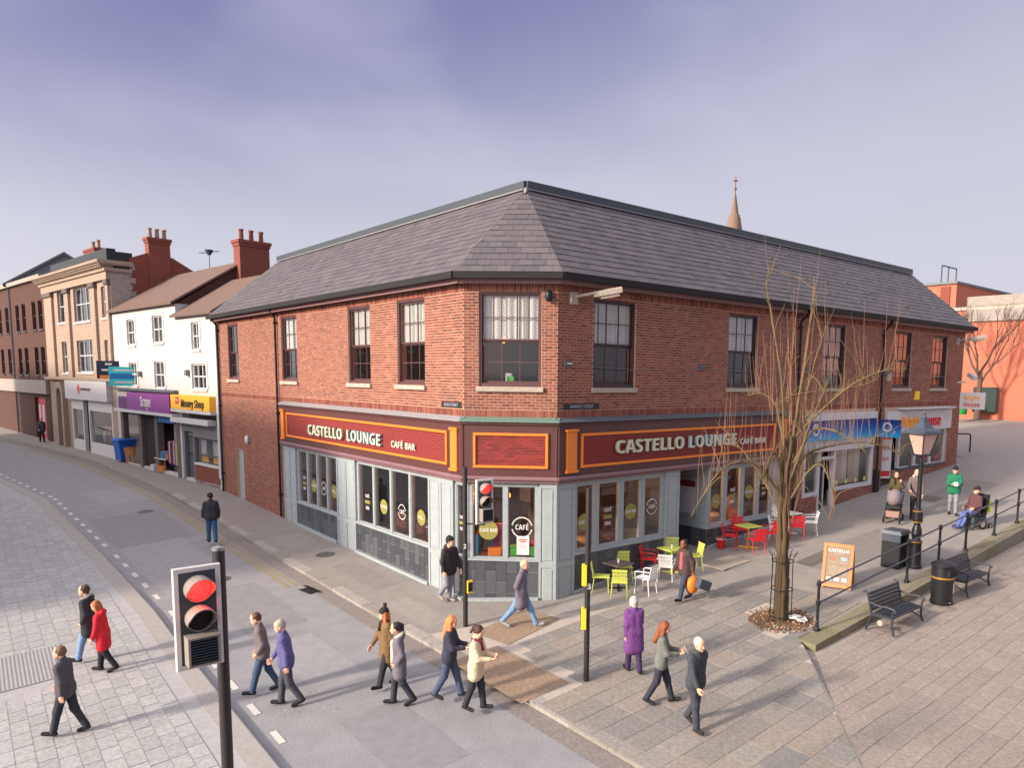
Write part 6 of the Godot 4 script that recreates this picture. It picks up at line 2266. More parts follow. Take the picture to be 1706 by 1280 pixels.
func lamp_post() -> void:
	mat("lantern_glass", s8(196, 168, 156), 0.35).backlight = Color(0.6, 0.6, 0.6)
	var p := g3(9.97, -21.55)
	var t := thing("street_lamp", "black Victorian street lamp with glazed lantern and gilt rings", "street lamp", p)
	var c := MB.new()
	c.lathe([Vector2(0.2, 0), Vector2(0.2, 0.06), Vector2(0.17, 0.1), Vector2(0.155, 0.72), Vector2(0.17, 0.76), Vector2(0.17, 0.8), Vector2(0.11, 0.86), Vector2(0.15, 1.02), Vector2(0.13, 1.15), Vector2(0.09, 1.28), Vector2(0.09, 1.36), Vector2(0.14, 1.4), Vector2(0.14, 1.66), Vector2(0.1, 1.72), Vector2(0.07, 1.78), Vector2(0.062, 3.0), Vector2(0.085, 3.02), Vector2(0.085, 3.08), Vector2(0.05, 3.12), Vector2(0.04, 3.36)], 18)
	var col := part(t, "column", c, M.black_iron)
	for y in [0.78, 1.37, 1.69]:
		var r := MB.new()
		var w := 0.178 if y < 1 else 0.148
		r.lathe([Vector2(w - 0.02, y - 0.02), Vector2(w, y - 0.012), Vector2(w, y + 0.012), Vector2(w - 0.02, y + 0.02)], 18)
		part(col, "gilt_ring", r, M.gold)
	var lb := MB.new()
	lb.rod(Vector3(-0.33, 3.0, 0), Vector3(0.33, 3.0, 0), 0.022)
	for s in [-1, 1]: lb.ball(Vector3(0.34 * s, 3.0, 0), Vector3(0.04, 0.04, 0.04), 8, 6)
	part(t, "ladder_bar", lb, M.black_iron)
	var y0 := 3.36
	var y1 := 3.98
	var a := 0.15
	var e := 0.29
	var fr := MB.new()
	for i in 4:
		var q := PI / 4 + i * PI / 2
		var n := Vector3(cos(q), 0, sin(q)) * 1.414
		fr.beam(n * a + Vector3(0, y0, 0), n * e + Vector3(0, y1, 0), 0.03, 0.03, n)
	fr.fb(-a - 0.03, a + 0.03, y0 - 0.04, y0, -a - 0.03, a + 0.03)
	var lan := part(t, "lantern_frame", fr, M.black_iron, Transform3D(Basis(Vector3.UP, 0.42), Vector3.ZERO))
	for i in 4:
		var bs := Basis(Vector3.UP, i * PI / 2)
		var g := MB.new()
		g.hexa([bs * Vector3(-a, y0, a), bs * Vector3(a, y0, a), bs * Vector3(a, y0, a - 0.008), bs * Vector3(-a, y0, a - 0.008), bs * Vector3(-e, y1, e), bs * Vector3(e, y1, e), bs * Vector3(e, y1, e - 0.008), bs * Vector3(-e, y1, e - 0.008)])
		part(lan, "pane", g, M.lantern_glass)
	var rf := MB.new()
	var prof := [[e + 0.09, y1], [e + 0.07, y1 + 0.06], [0.2, y1 + 0.14], [0.1, y1 + 0.3], [0.075, y1 + 0.42]]
	for i in prof.size() - 1:
		for k in 4:
			var bs := Basis(Vector3.UP, k * PI / 2)
			var u: float = prof[i][0]
			var w: float = prof[i + 1][0]
			rf.quad(bs * Vector3(-u, prof[i][1], u), bs * Vector3(u, prof[i][1], u), bs * Vector3(w, prof[i + 1][1], w), bs * Vector3(-w, prof[i + 1][1], w))
	rf.fb(-e - 0.09, e + 0.09, y1 - 0.035, y1 - 0.001, -e - 0.09, e + 0.09)
	part(lan, "lantern_roof", rf, M.sky_sheen_iron)
	var fi := MB.new()
	fi.lathe([Vector2(0.07, y1 + 0.41), Vector2(0.09, y1 + 0.44), Vector2(0.03, y1 + 0.52), Vector2(0.045, y1 + 0.57), Vector2(0.0, y1 + 0.68)], 10)
	part(lan, "finial", fi, M.sky_sheen_iron)

func railing_and_wall() -> void:
	var e := Vector2(0.745, -0.667)
	var nn := Vector2(0.667, 0.745)   # towards the lower court
	var s := Vector2(5.14, -16.68)
	var w := thing("retaining_wall", "low mossy stone retaining wall under the black railing", "wall", Vector3(s.x, 0, s.y))
	for i in 24:
		var a := s + e * (i * 1.1) - s
		var c := s + e * (i * 1.1 + 1.092) - s
		var q := [a, c, c + nn * 0.46, a + nn * 0.46]
		var lo := []
		var hi := []
		for v in q:
			var x: float = v.x + s.x
			var z: float = v.y + s.y
			lo.append(Vector3(v.x, hc(x, z) - 0.15, v.y)); hi.append(Vector3(v.x, hg(s.x + a.x, s.y + a.y) * 0.0 + hg(x, z) + 0.035, v.y))
		var mb := MB.new()
		mb.hexa([lo[3], lo[2], lo[1], lo[0], hi[3], hi[2], hi[1], hi[0]] if (q[1] - q[0]).cross(q[2] - q[0]) > 0 else [lo[0], lo[1], lo[2], lo[3], hi[0], hi[1], hi[2], hi[3]])
		part(w, "wall_stone", mb, M.stone_wall if i % 3 else M.stone_wall_side)
	var start := Vector2(5.72, -17.14)
	var r := thing("railing", "black two-rail iron railing on posts along the retaining wall", "railing", g3(start.x, start.y))
	var n := 8
	var tops := []
	var mids := []
	for i in n:
		var d := 0.0 if i == 0 else 5.05 + (i - 1) * 2.0
		if i == 1: d = 4.62
		if i == 2: d = 6.65
		if i == 3: d = 8.6
		if i > 3: d = 8.85 + (i - 3) * 2.1
		var p := start + e * d
		var b := g3(p.x, p.y, 0.03) - r.position
		var po := MB.new()
		var h := 1.14
		po.lathe([Vector2(0.075, 0), Vector2(0.075, 0.05), Vector2(0.045, 0.1), Vector2(0.038, 0.2), Vector2(0.046, 0.22), Vector2(0.036, 0.25), Vector2(0.034, 0.6), Vector2(0.055, 0.63), Vector2(0.055, 0.72), Vector2(0.034, 0.75), Vector2(0.034, h - 0.07), Vector2(0.055, h - 0.04), Vector2(0.055, h + 0.04), Vector2(0.04, h + 0.07), Vector2(0.0, h + 0.1)], 12)
		part(r, "post", po, M.black_iron, at(b.x, b.y, b.z))
		tops.append(b + Vector3(0, h, 0)); mids.append(b + Vector3(0, 0.675, 0))
	for q in [tops, mids]:
		var ra := MB.new()
		var rr := []
		for i in n: rr.append(0.024)
		ra.tube(q, rr, 10)
		part(r, "rail", ra, M.sky_sheen_iron)

func make_bench(label: String, p: Vector3, yaw: float) -> Node3D:   # faces +z
	var t := thing("park_bench", label, "bench", p, yaw, "black slatted benches on the lower court")
	for i in 6:
		var s := MB.new()
		s.bevel(-0.78, 0.78, -0.035, 0.035, -0.02, 0.012, 0.008)
		part(t, "seat_slat", s, M.bench_black, Transform3D(Basis(Vector3.RIGHT, -PI / 2 + 0.05), Vector3(0, 0.44 - 0.012 * absf(i - 3), 0.24 - i * 0.085)))
	for i in 5:
		var s := MB.new()
		s.bevel(-0.78, 0.78, -0.038, 0.038, -0.02, 0.012, 0.008)
		part(t, "back_slat", s, M.bench_black, Transform3D(Basis(Vector3.RIGHT, -0.22), Vector3(0, 0.51 + i * 0.09, -0.25 - i * 0.021)))
	for sx in [-1, 1]:
		var e := MB.new()
		var x: float = 0.78 * sx
		e.tube([Vector3(x, 0, -0.36), Vector3(x, 0.25, -0.27), Vector3(x, 0.42, -0.24), Vector3(x, 0.7, -0.31), Vector3(x, 0.9, -0.37), Vector3(x, 0.95, -0.43), Vector3(x, 0.91, -0.46)], [0.03, 0.028, 0.028, 0.026, 0.024, 0.022, 0.018], 8)
		e.tube([Vector3(x, 0, 0.33), Vector3(x, 0.2, 0.27), Vector3(x, 0.42, 0.27), Vector3(x, 0.6, 0.3)], [0.03, 0.026, 0.028, 0.022], 8)
		e.beam(Vector3(x, 0.4, -0.25), Vector3(x, 0.4, 0.28), 0.035, 0.05)
		e.tube([Vector3(x, 0.12, -0.3), Vector3(x, 0.24, 0.0), Vector3(x, 0.12, 0.3)], [0.018, 0.018, 0.018], 8)
		var en := part(t, "bench_end", e, M.bench_black)
		var ar := MB.new()
		ar.tube([Vector3(x, 0.68, -0.3), Vector3(x, 0.63, -0.05), Vector3(x, 0.65, 0.15), Vector3(x, 0.62, 0.32), Vector3(x, 0.56, 0.35)], [0.026, 0.026, 0.028, 0.034, 0.02], 8)
		part(en, "armrest", ar, M.bench_black)
		var em := MB.new()
		em.lathe([Vector2(0.07, 0), Vector2(0.07, 0.02), Vector2(0.03, 0.03), Vector2(0.0, 0.02)], 14, Transform3D(Basis(Vector3(0, 0, 1), PI / 2 * -sx), Vector3(x + 0.02 * sx, 0.24, 0.0)))
		part(en, "roundel", em, M.sill_stone)
	return t

func furniture() -> void:
	mat("bench_black", s8(52, 56, 66), 0.45, 0.0, "soft", 2.0)
	var c := Vector2(7.86, -17.8)
	var e := Vector2(0.745, -0.667)
	var yaw := atan2(0.667, 0.745)
	var b := make_bench("slatted black bench nearer the end of the railing wall", Vector3(c.x, hc(c.x, c.y), c.y), yaw)
	var c2 := c + e * 3.95 + Vector2(0.1, 0.1)
	copy_of(b, "slatted black bench behind the round bin, at the right edge", Vector3(c2.x, hc(c2.x, c2.y), c2.y), yaw)
	var rb := thing("litter_bin", "round black litter bin with gilt band between the two benches", "bin", Vector3(9.72, hc(9.72, -19.35), -19.35))
	var m := MB.new()
	m.lathe([Vector2(0.29, 0), Vector2(0.29, 0.06), Vector2(0.26, 0.08), Vector2(0.285, 0.66), Vector2(0.29, 0.72), Vector2(0.28, 0.98), Vector2(0.31, 1.0), Vector2(0.31, 1.05), Vector2(0.2, 1.12), Vector2(0.0, 1.14)], 24)
	var body_ := part(rb, "body", m, M.black_iron)
	var band := MB.new()
	band.lathe([Vector2(0.285, 0.68), Vector2(0.3, 0.69), Vector2(0.3, 0.73), Vector2(0.285, 0.74)], 24)
	part(body_, "gilt_band", band, M.gold)
	var op := MB.new()
	op.box(Transform3D(Basis(Vector3.UP, 0.5), Vector3(0.13, 0.86, 0.24)), Vector3(0.3, 0.16, 0.06))
	part(body_, "opening", op, M.inside_dark)
	var nt := MB.new()
	nt.box(Transform3D(Basis(Vector3.UP, 1.0), Vector3(0.235, 0.45, 0.15)), Vector3(0.14, 0.28, 0.01))
	part(body_, "notice", nt, M.sill_stone)
	var sb := thing("litter_bin", "square dark litter bin on the upper pavement beside the street lamp", "bin", g3(9.45, -21.75), 0.75)
	var sm := MB.new()
	sm.fb(-0.3, 0.3, 0, 0.78, -0.27, 0.27)
	for i in 6: sm.bevel(-0.28 + i * 0.095, -0.2 + i * 0.095, 0.05, 0.74, 0.27, 0.285, 0.006)
	part(sb, "body", sm, M.black_iron)
	var hd := MB.new()
	for q in [[-0.3, -0.24], [0.24, 0.3]]: hd.fb(q[0], q[1], 0.781, 1.0, -0.27, 0.27)
	hd.hexa([Vector3(-0.34, 1.0, 0.32), Vector3(0.34, 1.0, 0.32), Vector3(0.34, 1.0, -0.32), Vector3(-0.34, 1.0, -0.32), Vector3(-0.3, 1.1, 0.27), Vector3(0.3, 1.1, 0.27), Vector3(0.3, 1.1, -0.27), Vector3(-0.3, 1.1, -0.27)])
	part(sb, "hood", hd, M.sky_sheen_iron)
	# A-board
	var ab := thing("pavement_sign", "wooden A-board with chalked cafe menu standing beyond the railing", "signboard", g3(7.25, -20.2), -0.5)
	for s in [1, -1]:
		var T := Transform3D(Basis(Vector3.UP, 0.0 if s > 0 else PI) * Basis(Vector3.RIGHT, -0.24), Vector3(0, 0, 0.29 * s))
		var fr := MB.new()
		for q in [[-0.4, -0.31, 0, 1.22], [0.31, 0.4, 0, 1.22], [-0.31, 0.31, 1.12, 1.22], [-0.31, 0.31, 0.02, 0.12]]: fr.bevel(q[0], q[1], q[2], q[3], -0.025, 0.02, 0.006)
		var f := part(ab, "frame", fr, M.pine, T)
		var bd := MB.new()
		bd.fb(-0.31, 0.31, 0.12, 1.12, -0.015, 0.0)
		var bp := part(f, "board", bd, M.chalk if s > 0 else M.signal_black)
		if s > 0:
			text(f, "CASTELLO", 0.085, M.white, at(0, 1.03, 0.003), 0.002, 1.0)
			text(f, "LOUNGE", 0.04, M.sill_stone, at(0, 0.945, 0.003), 0.002, 1.2)
			var ch := MB.new()
			var r2 := RandomNumberGenerator.new()
			r2.seed = 4
			for q in [[-0.22, 0.0, 0.72, 0.66], [0.03, 0.27, 0.72, 0.66], [-0.22, 0.0, 0.6, 0.36], [0.03, 0.27, 0.58, 0.36]]:
				var y: float = q[2]
				while y > q[3]:
					var x: float = q[0]
					while x < q[1] - 0.03:
						var w := 0.02 + r2.randf() * 0.035
						ch.fb(x, x + w, y, y + 0.014, 0.0, 0.002)
						x += w + 0.012
					y -= 0.032
			part(f, "chalk_lines", ch, M.sill_stone)
			for q in [[-0.15, 0.84, "red_brick"], [0.15, 0.83, "blue_letter"]]:
				var k := MB.new()
				k.fb(-0.09, 0.09, -0.012, 0.02, 0.0, 0.002); k.fb(-0.07, 0.08, -0.06, -0.03, 0.0, 0.002)
				part(f, "chalk_heading", k, M[q[2]], at(q[0], q[1], 0.0))
			for x in [-0.2, 0.0, 0.2]:
				var k := MB.new()
				k.fb(-0.07, 0.07, 0.0, 0.09, 0.0, 0.002)
				part(f, "chalk_block", k, M.white, at(x, 0.2, 0.0))
	var cn := MB.new()
	for s in [-1, 1]: cn.rod(Vector3(0.3 * s, 0.45, 0.18), Vector3(0.3 * s, 0.45, -0.18), 0.008)
	part(ab, "stay", cn, M.gold)
	# bucket and doormat
	var bk := thing("bucket", "small red bucket standing by the entrance plinth", "bucket", g3(4.75, -24.05))
	var bm := MB.new()
	bm.lathe([Vector2(0.0, 0.01), Vector2(0.12, 0.0), Vector2(0.16, 0.3), Vector2(0.175, 0.31), Vector2(0.15, 0.3), Vector2(0.115, 0.03)], 16)
	part(bk, "pail", bm, M.red)
	var rm := MB.new()
	rm.lathe([Vector2(0.165, 0.29), Vector2(0.18, 0.3), Vector2(0.18, 0.33), Vector2(0.165, 0.335)], 16)
	part(bk, "rim", rm, M.white)
	var mt := MB.new()
	var F := Transform3D(Basis(Vector3(0.749, 0, -0.663), Vector3.UP, Vector3(0.663, 0, 0.749)), Vector3(B2.x, 0, B2.y))
	var q0 := F * Vector3(4.95, 0, 0.95)
	mt.hexa([Vector3(0, 0, 0.9), Vector3(1.35, 0.05, 0.9), Vector3(1.35, 0.05, 0.0), Vector3(0, 0, 0.0), Vector3(0, 0.03, 0.9), Vector3(1.35, 0.1, 0.9), Vector3(1.35, 0.1, 0.0), Vector3(0, 0.05, 0.0)])
	single("doormat", mt, M.sill_stone, "pale mat lying in front of the recessed cafe entrance", "doormat", Vector3(q0.x, hg(q0.x, q0.z) + 0.004, q0.z), atan2(0.663, 0.749))
	cafe_tables()

func make_chair(col: String, arms: bool, slats: bool, label: String, group: String) -> Node3D:
	var t := thing("cafe_chair", label, "chair", Vector3.ZERO, 0.0, group)
	var m: Material = M[col]
	var s := MB.new()
	for i in 7: s.bevel(-0.21 + i * 0.061, -0.159 + i * 0.061, -0.22, 0.22, -0.012, 0.012, 0.005)
	for y in [-0.235, -0.02, 0.21]: s.fb(-0.22, 0.22, y, y + 0.03, -0.013, 0.011)
	part(t, "seat", s, m, Transform3D(Basis(Vector3.RIGHT, -PI / 2), Vector3(0, 0.45, 0)))
	var bt := MB.new()
	var n := 7 if slats else 9
	for i in n: bt.bevel(-0.2 + i * (0.4 / n), -0.2 + i * (0.4 / n) + (0.042 if slats else 0.028), 0.06, 0.36, -0.008, 0.008, 0.003)
	bt.bevel(-0.215, 0.205, 0.34, 0.39, -0.012, 0.012, 0.005); bt.bevel(-0.215, 0.205, 0.03, 0.07, -0.012, 0.012, 0.004)
	if not slats: for y in [0.15, 0.24]: bt.fb(-0.2, 0.2, y, y + 0.02, -0.009, 0.009)
	part(t, "backrest", bt, m, Transform3D(Basis(Vector3.RIGHT, -0.2), Vector3(0, 0.44, -0.21)))
	for sx in [-1, 1]:
		for sz in [-1, 1]:
			var l := MB.new()
			l.tube([Vector3(0.19 * sx, 0.45, 0.19 * sz), Vector3(0.22 * sx, 0.0, (0.21 if sz > 0 else 0.25) * sz)], [0.016, 0.012], 7)
			part(t, "leg", l, m)
		if arms:
			var a := MB.new()
			a.tube([Vector3(0.21 * sx, 0.44, 0.19), Vector3(0.24 * sx, 0.62, 0.2), Vector3(0.245 * sx, 0.65, 0.14), Vector3(0.235 * sx, 0.665, -0.2), Vector3(0.21 * sx, 0.66, -0.26)], [0.014, 0.014, 0.015, 0.015, 0.012], 7)
			part(t, "armrest", a, m)
	return t

func make_table(top: String, foot: String, label: String, p: Vector3, yaw: float, sz := 0.64) -> void:
	var t := thing("cafe_table", label, "table", p, yaw)
	var m := MB.new()
	m.bevel(-sz * 0.5, sz * 0.5, -sz * 0.5, sz * 0.5, -0.02, 0.012, 0.008)
	part(t, "top", m, M[top], Transform3D(Basis(Vector3.RIGHT, -PI / 2), Vector3(0, 0.73, 0)))
	var c := MB.new()
	c.rod(Vector3(0, 0.03, 0), Vector3(0, 0.71, 0), 0.03, 10)
	part(t, "pedestal", c, M[foot])
	for a in 2:
		var f := MB.new()
		f.beam(Basis(Vector3.UP, PI / 4 + a * PI / 2) * Vector3(-0.3, 0.02 + a * 0.003, 0), Basis(Vector3.UP, PI / 4 + a * PI / 2) * Vector3(0.3, 0.02 + a * 0.003, 0), 0.05, 0.035)
		part(t, "foot", f, M[foot])

func cafe_tables() -> void:
	make_table("slate_top", "black_iron", "small square table with dark top nearest the black pole", g3(1.2, -20.5), 0.75)
	make_table("lime", "lime", "lime green cafe table beside the bifold windows", g3(2.85, -21.75), 0.6)
	make_table("lime", "yellow", "lime green cafe table ringed by four red chairs", g3(5.62, -24.0), 0.5)
	make_table("chair_white", "chair_white", "white cafe table behind the tree trunk", g3(7.35, -25.5), 0.6)
	var lime := make_chair("lime", false, false, "lime chair at the dark table, side on, nearest the black pole", "lime cafe chairs")
	lime.position = g3(0.72, -20.3); lime.rotation.y = 1.5
	copy_of(lime, "lime chair behind the dark topped table, facing the street", g3(1.4, -21.1), 0.1)
	copy_of(lime, "lime chair in front of the dark topped table, back to the street", g3(1.2, -19.85), 3.05)
	copy_of(lime, "lime chair behind the lime table, against the bifold windows", g3(2.95, -22.4), -0.1)
	copy_of(lime, "lime chair at the lime table, mostly hidden by the passing woman", g3(3.5, -21.9), -1.3)
	var red := make_chair("red", true, true, "red armchair left of the lime table by the bifold windows", "red cafe armchairs")
	red.position = g3(2.2, -21.75); red.rotation.y = 1.3
	copy_of(red, "red armchair at the left side of the red-chaired table", g3(5.02, -23.95), 1.3)
	copy_of(red, "red armchair behind the red-chaired table, nearest the window", g3(5.5, -24.65), 0.2)
	copy_of(red, "red armchair in front of the red-chaired table, back to the street", g3(5.75, -23.4), 3.3)
	copy_of(red, "red armchair at the right side of the red-chaired table", g3(6.3, -24.1), -1.4)
	copy_of(red, "red armchair right of the tree trunk, among white chairs", g3(7.45, -24.85), 3.0)
	var wh := make_chair("chair_white", true, false, "white armchair right of the dark topped table", "white cafe armchairs")
	wh.position = g3(1.92, -20.05); wh.rotation.y = -2.2
	copy_of(wh, "white armchair in front of the lime table by the bifold windows", g3(2.6, -21.05), 2.9)
	copy_of(wh, "white armchair left of the tree trunk, beside the red-chaired table", g3(6.75, -24.75), 1.2)
	copy_of(wh, "white armchair behind the tree trunk, against the cafe pilaster", g3(7.2, -26.2), 0.0)
	copy_of(wh, "white armchair farthest right, side on, past the tree trunk", g3(8.0, -25.3), -1.7)
	var cup := MB.new()
	cup.lathe([Vector2(0.0, 0.0), Vector2(0.025, 0.0), Vector2(0.03, 0.09), Vector2(0.036, 0.1), Vector2(0.0, 0.1)], 10)
	single("table_number", cup, M.white, "small white holder standing on the dark topped table", "holder", g3(1.2, -20.5, 0.745))
	single("table_number", cup, M.white, "small white holder standing on the lime table by the bifold windows", "holder", g3(2.85, -21.75, 0.745))

# ------------------------------------------------------------------ what shows through the windows
func in_front(x: float, y: float, z: float, f: Transform3D) -> Vector3:
	return f * Vector3(x, y, z) + Vector3(A2.x, 0, A2.y)

func interior() -> void:
	var FL := frame_of(L2, A2, A2); FL.origin = Vector3.ZERO
	var FC := frame_of(A2, B2, A2)
	var FR := frame_of(B2, R2, A2)
	mat("inner_wood", s8(120, 72, 46), 0.6, 0.0, "wood", 2.0)
	mat("inner_blue", s8(56, 130, 160), 0.6)
	mat("toy_green", s8(70, 190, 60), 0.6)
	mat("toy_pink", s8(190, 100, 100), 0.6)
	var yawC := atan2(-FC.basis.x.z, FC.basis.x.x)
	var yawL := atan2(-FL.basis.x.z, FL.basis.x.x)
	var yawR := atan2(-FR.basis.x.z, FR.basis.x.x)
	# display shelf behind the corner window
	var sh := MB.new()
	sh.fb(0.1, 2.2, 0.95, 1.06, -0.95, -0.32)
	single("window_shelf", sh, M.inner_wood, "wooden display shelf inside the corner window", "shelf", Vector3(A2.x, 0, A2.y)).transform = Transform3D(FC.basis, Vector3(A2.x, 0, A2.y))
	var y := 1.065
	for q in [[1.32, "toy_green", "bright green toy box on the corner window shelf"], [1.62, "toy_pink", "pinkish toy tub on the corner window shelf"], [1.86, "toy_green", "darker green box at the right end of the corner window shelf"]]:
		var b := MB.new()
		b.bevel(-0.13, 0.13, 0, 0.24, -0.12, 0.12, 0.015)
		b.bevel(-0.145, 0.145, 0.24, 0.28, -0.13, 0.135, 0.01)
		single("toy_box", b, M[q[1]], q[2], "box", in_front(q[0], y, -0.55, FC), yawC)
	for q in [[1.6, "lead", "patterned grey ball on top of the pink tub"], [1.83, "red", "red patterned ball on top of the darker green box"]]:
		var b := MB.new()
		b.ball(Vector3.ZERO, Vector3(0.12, 0.1, 0.12))
		single("toy_ball", b, M[q[1]], q[2], "ball", in_front(q[0], y + 0.36, -0.55, FC), yawC)
	var tb := thing("side_table", "small blue painted table in the corner window", "table", in_front(0.45, y, -0.7, FC), yawC)
	var tm := MB.new()
	tm.fb(-0.25, 0.25, 0.55, 0.62, -0.2, 0.2)
	part(tb, "top", tm, M.inner_wood)
	for s in [[-0.21, 0.16], [0.21, 0.16], [-0.21, -0.16], [0.21, -0.16]]:
		var l := MB.new()
		l.fb(s[0] - 0.04, s[0] + 0.04, 0, 0.55, s[1] - 0.04, s[1] + 0.04)
		part(tb, "leg", l, M.inner_blue)
	var mc := thing("spindle_chair", "dark spindle chair draped with magenta cloth in the corner window", "chair", in_front(0.9, y, -0.65, FC), yawC)
	var cl := MB.new()
	cl.hexa([Vector3(-0.3, 0.0, 0.2), Vector3(0.26, 0.0, 0.2), Vector3(0.26, 0.0, -0.1), Vector3(-0.3, 0.0, -0.1), Vector3(-0.2, 0.85, 0.0), Vector3(0.2, 0.85, 0.0), Vector3(0.2, 0.85, -0.12), Vector3(-0.2, 0.85, -0.12)])
	part(mc, "cloth", cl, M.magenta)
	for i in 4:
		var sp := MB.new()
		sp.rod(Vector3(-0.12 + i * 0.08, 0.1, 0.22), Vector3(-0.12 + i * 0.08, 0.65, 0.12), 0.014)
		part(mc, "spindle", sp, M.inner_wood)
	var ob := MB.new()
	ob.bevel(-0.2, 0.2, 0, 0.25, -0.15, 0.15, 0.03)
	single("orange_stool", ob, M.orange, "low orange stool at the bottom of the corner window", "stool", in_front(0.78, y, -0.42, FC), yawC)
	# seating along the left windows
	for q in [[-10.9, "first wooden bench back inside the far group of cafe windows"], [-9.0, "second wooden bench back inside the far group of cafe windows"], [-5.6, "wooden bench back inside the near group of windows, far pane"], [-4.0, "wooden settle inside the near group of windows, middle pane"], [-2.5, "wooden settle inside the near group of windows, pane by the corner"]]:
		var b := thing("wooden_settle", q[1], "bench", in_front(q[0], 0.43, -0.9, FL), yawL, "wooden settles inside the cafe windows")
		var s := MB.new()
		s.fb(-0.62, 0.62, 0, 0.45, -0.25, 0.25)
		part(b, "seat", s, M.inner_wood)
		var k := MB.new()
		for i in 5: k.bevel(-0.62, 0.62, 0.46 + i * 0.1, 0.55 + i * 0.1, -0.28, -0.22, 0.01)
		part(b, "back", k, M.inner_wood)
	for q in [[-3.4, "pale top cafe table with blue frame inside the near windows"], [-9.9, "pale top cafe table inside the far group of windows"]]:
		var b := thing("indoor_table", q[1], "table", in_front(q[0], 0.43, -1.5, FL), yawL, "tables inside the cafe")
		var s := MB.new()
		s.fb(-0.6, 0.6, 0.72, 0.78, -0.4, 0.4)
		part(b, "top", s, M.sill_stone)
		var k := MB.new()
		k.fb(-0.55, 0.55, 0.6, 0.72, -0.35, 0.35); k.rod(Vector3.ZERO, Vector3(0, 0.6, 0), 0.05)
		part(b, "frame", k, M.inner_blue)
	for q in [[1.1, "wooden chair inside the first bifold pane", "inner_wood"], [2.0, "wooden table laid inside the second bifold pane", "pine"], [3.0, "round brown armchair inside the third bifold pane", "old_brick"], [3.9, "carved grey figure stand inside the fourth bifold pane", "sill_stone"], [7.0, "wooden seat inside the first pane right of the entrance", "inner_wood"], [8.0, "white table inside the pane right of the entrance", "off_white"], [9.5, "wooden seat inside the last pane before the brick pier", "pine"]]:
		var b := thing("tub_chair", q[1], "furniture", in_front(q[0], 0.43, -1.1, FR), yawR, "furniture inside the cafe front")
		var s := MB.new()
		s.lathe([Vector2(0.05, 0), Vector2(0.05, 0.5), Vector2(0.36, 0.55), Vector2(0.36, 0.85), Vector2(0.3, 0.9), Vector2(0.0, 0.9)], 14)
		part(b, "seat", s, M[q[2]])
		var k := MB.new()
		k.ball(Vector3(0, 1.0, -0.25), Vector3(0.36, 0.4, 0.12))
		part(b, "back", k, M[q[2]])
	# pictures and lit pendant lamps
	for q in [[-9.5, 2.2], [-6.0, 2.3], [-3.2, 2.2]]:
		var b := MB.new()
		b.fb(-0.5, 0.5, -0.4, 0.4, 0, 0.04)
		single("framed_picture", b, M.sill_stone, ["pale framed picture on the wall of the far cafe windows", "pale framed picture on the back wall between the window groups", "pale framed picture on the back wall near the corner"][int((q[0] + 9.6) / 3.0)], "picture", in_front(q[0], q[1], -4.4, FL), yawL)
	var warm := mat("bulb_glow", s8(255, 190, 110), 0.4)
	warm.emission_enabled = true
	warm.emission = s8(255, 150, 60)
	warm.emission_energy_multiplier = 2.2
	var k := 0
	for q in [[FC, 0.8, 7.05, -1.6], [FL, -2.75, 7.0, -1.7], [FR, 2.1, 7.75, -1.3], [FC, 0.9, 2.55, -1.8], [FR, 7.0, 2.8, -1.3], [FL, -5.5, 2.6, -2.4]]:
		var p := in_front(q[1], q[2], q[3], q[0])
		var t := thing("pendant_lamp", ["lit pendant bulb seen through the upper corner window", "lit pendant bulb seen through the upper window left of the corner", "lit pendant bulb behind the lace of the first right-hand window", "lit pendant in the ground floor corner window", "lit red pendant inside the pane right of the entrance", "lit pendant inside the near left shop windows"][k], "lamp", p)
		k += 1
		var c := MB.new()
		c.rod(Vector3(0, 0.1, 0), Vector3(0, 1.2 if q[2] > 5 else 1.7, 0), 0.008, 5)
		part(t, "flex", c, M.signal_black)
		var b := MB.new()
		b.ball(Vector3.ZERO, Vector3(0.09, 0.1, 0.09))
		part(t, "bulb", b, warm)
		var l := OmniLight3D.new()
		l.light_color = Color(1, 0.62, 0.3)
		l.light_energy = 1.4 if q[2] < 5.0 else 0.5
		l.light_size = 0.06
		l.omni_range = 12.0
		l.omni_attenuation = 2.0
		l.shadow_enabled = true
		t.add_child(l)
	for q in [["cream menu card standing inside the upper corner window", "off_white", 1.15, 0.0], ["green book standing inside the upper corner window", "toy_green", 1.2, 0.06]]:
		var b := MB.new()
		b.fb(-0.09, 0.09, 0, 0.3 - q[3] * 1.5, -0.02, 0.02)
		single("window_ornament", b, M[q[1]], q[0], "ornament", in_front(q[2], 5.8, -0.35 + q[3], FC), yawC)
	var tt := MB.new()
	tt.fb(-0.75, 0.75, 0.72, 0.78, -0.35, 0.35); tt.rod(Vector3.ZERO, Vector3(0, 0.72, 0), 0.05)
	single("window_table", tt, mat("table_red", s8(190, 90, 60), 0.4), "reddish table top just inside the upper corner window", "table", in_front(1.25, 5.0, -0.75, FC), yawC)

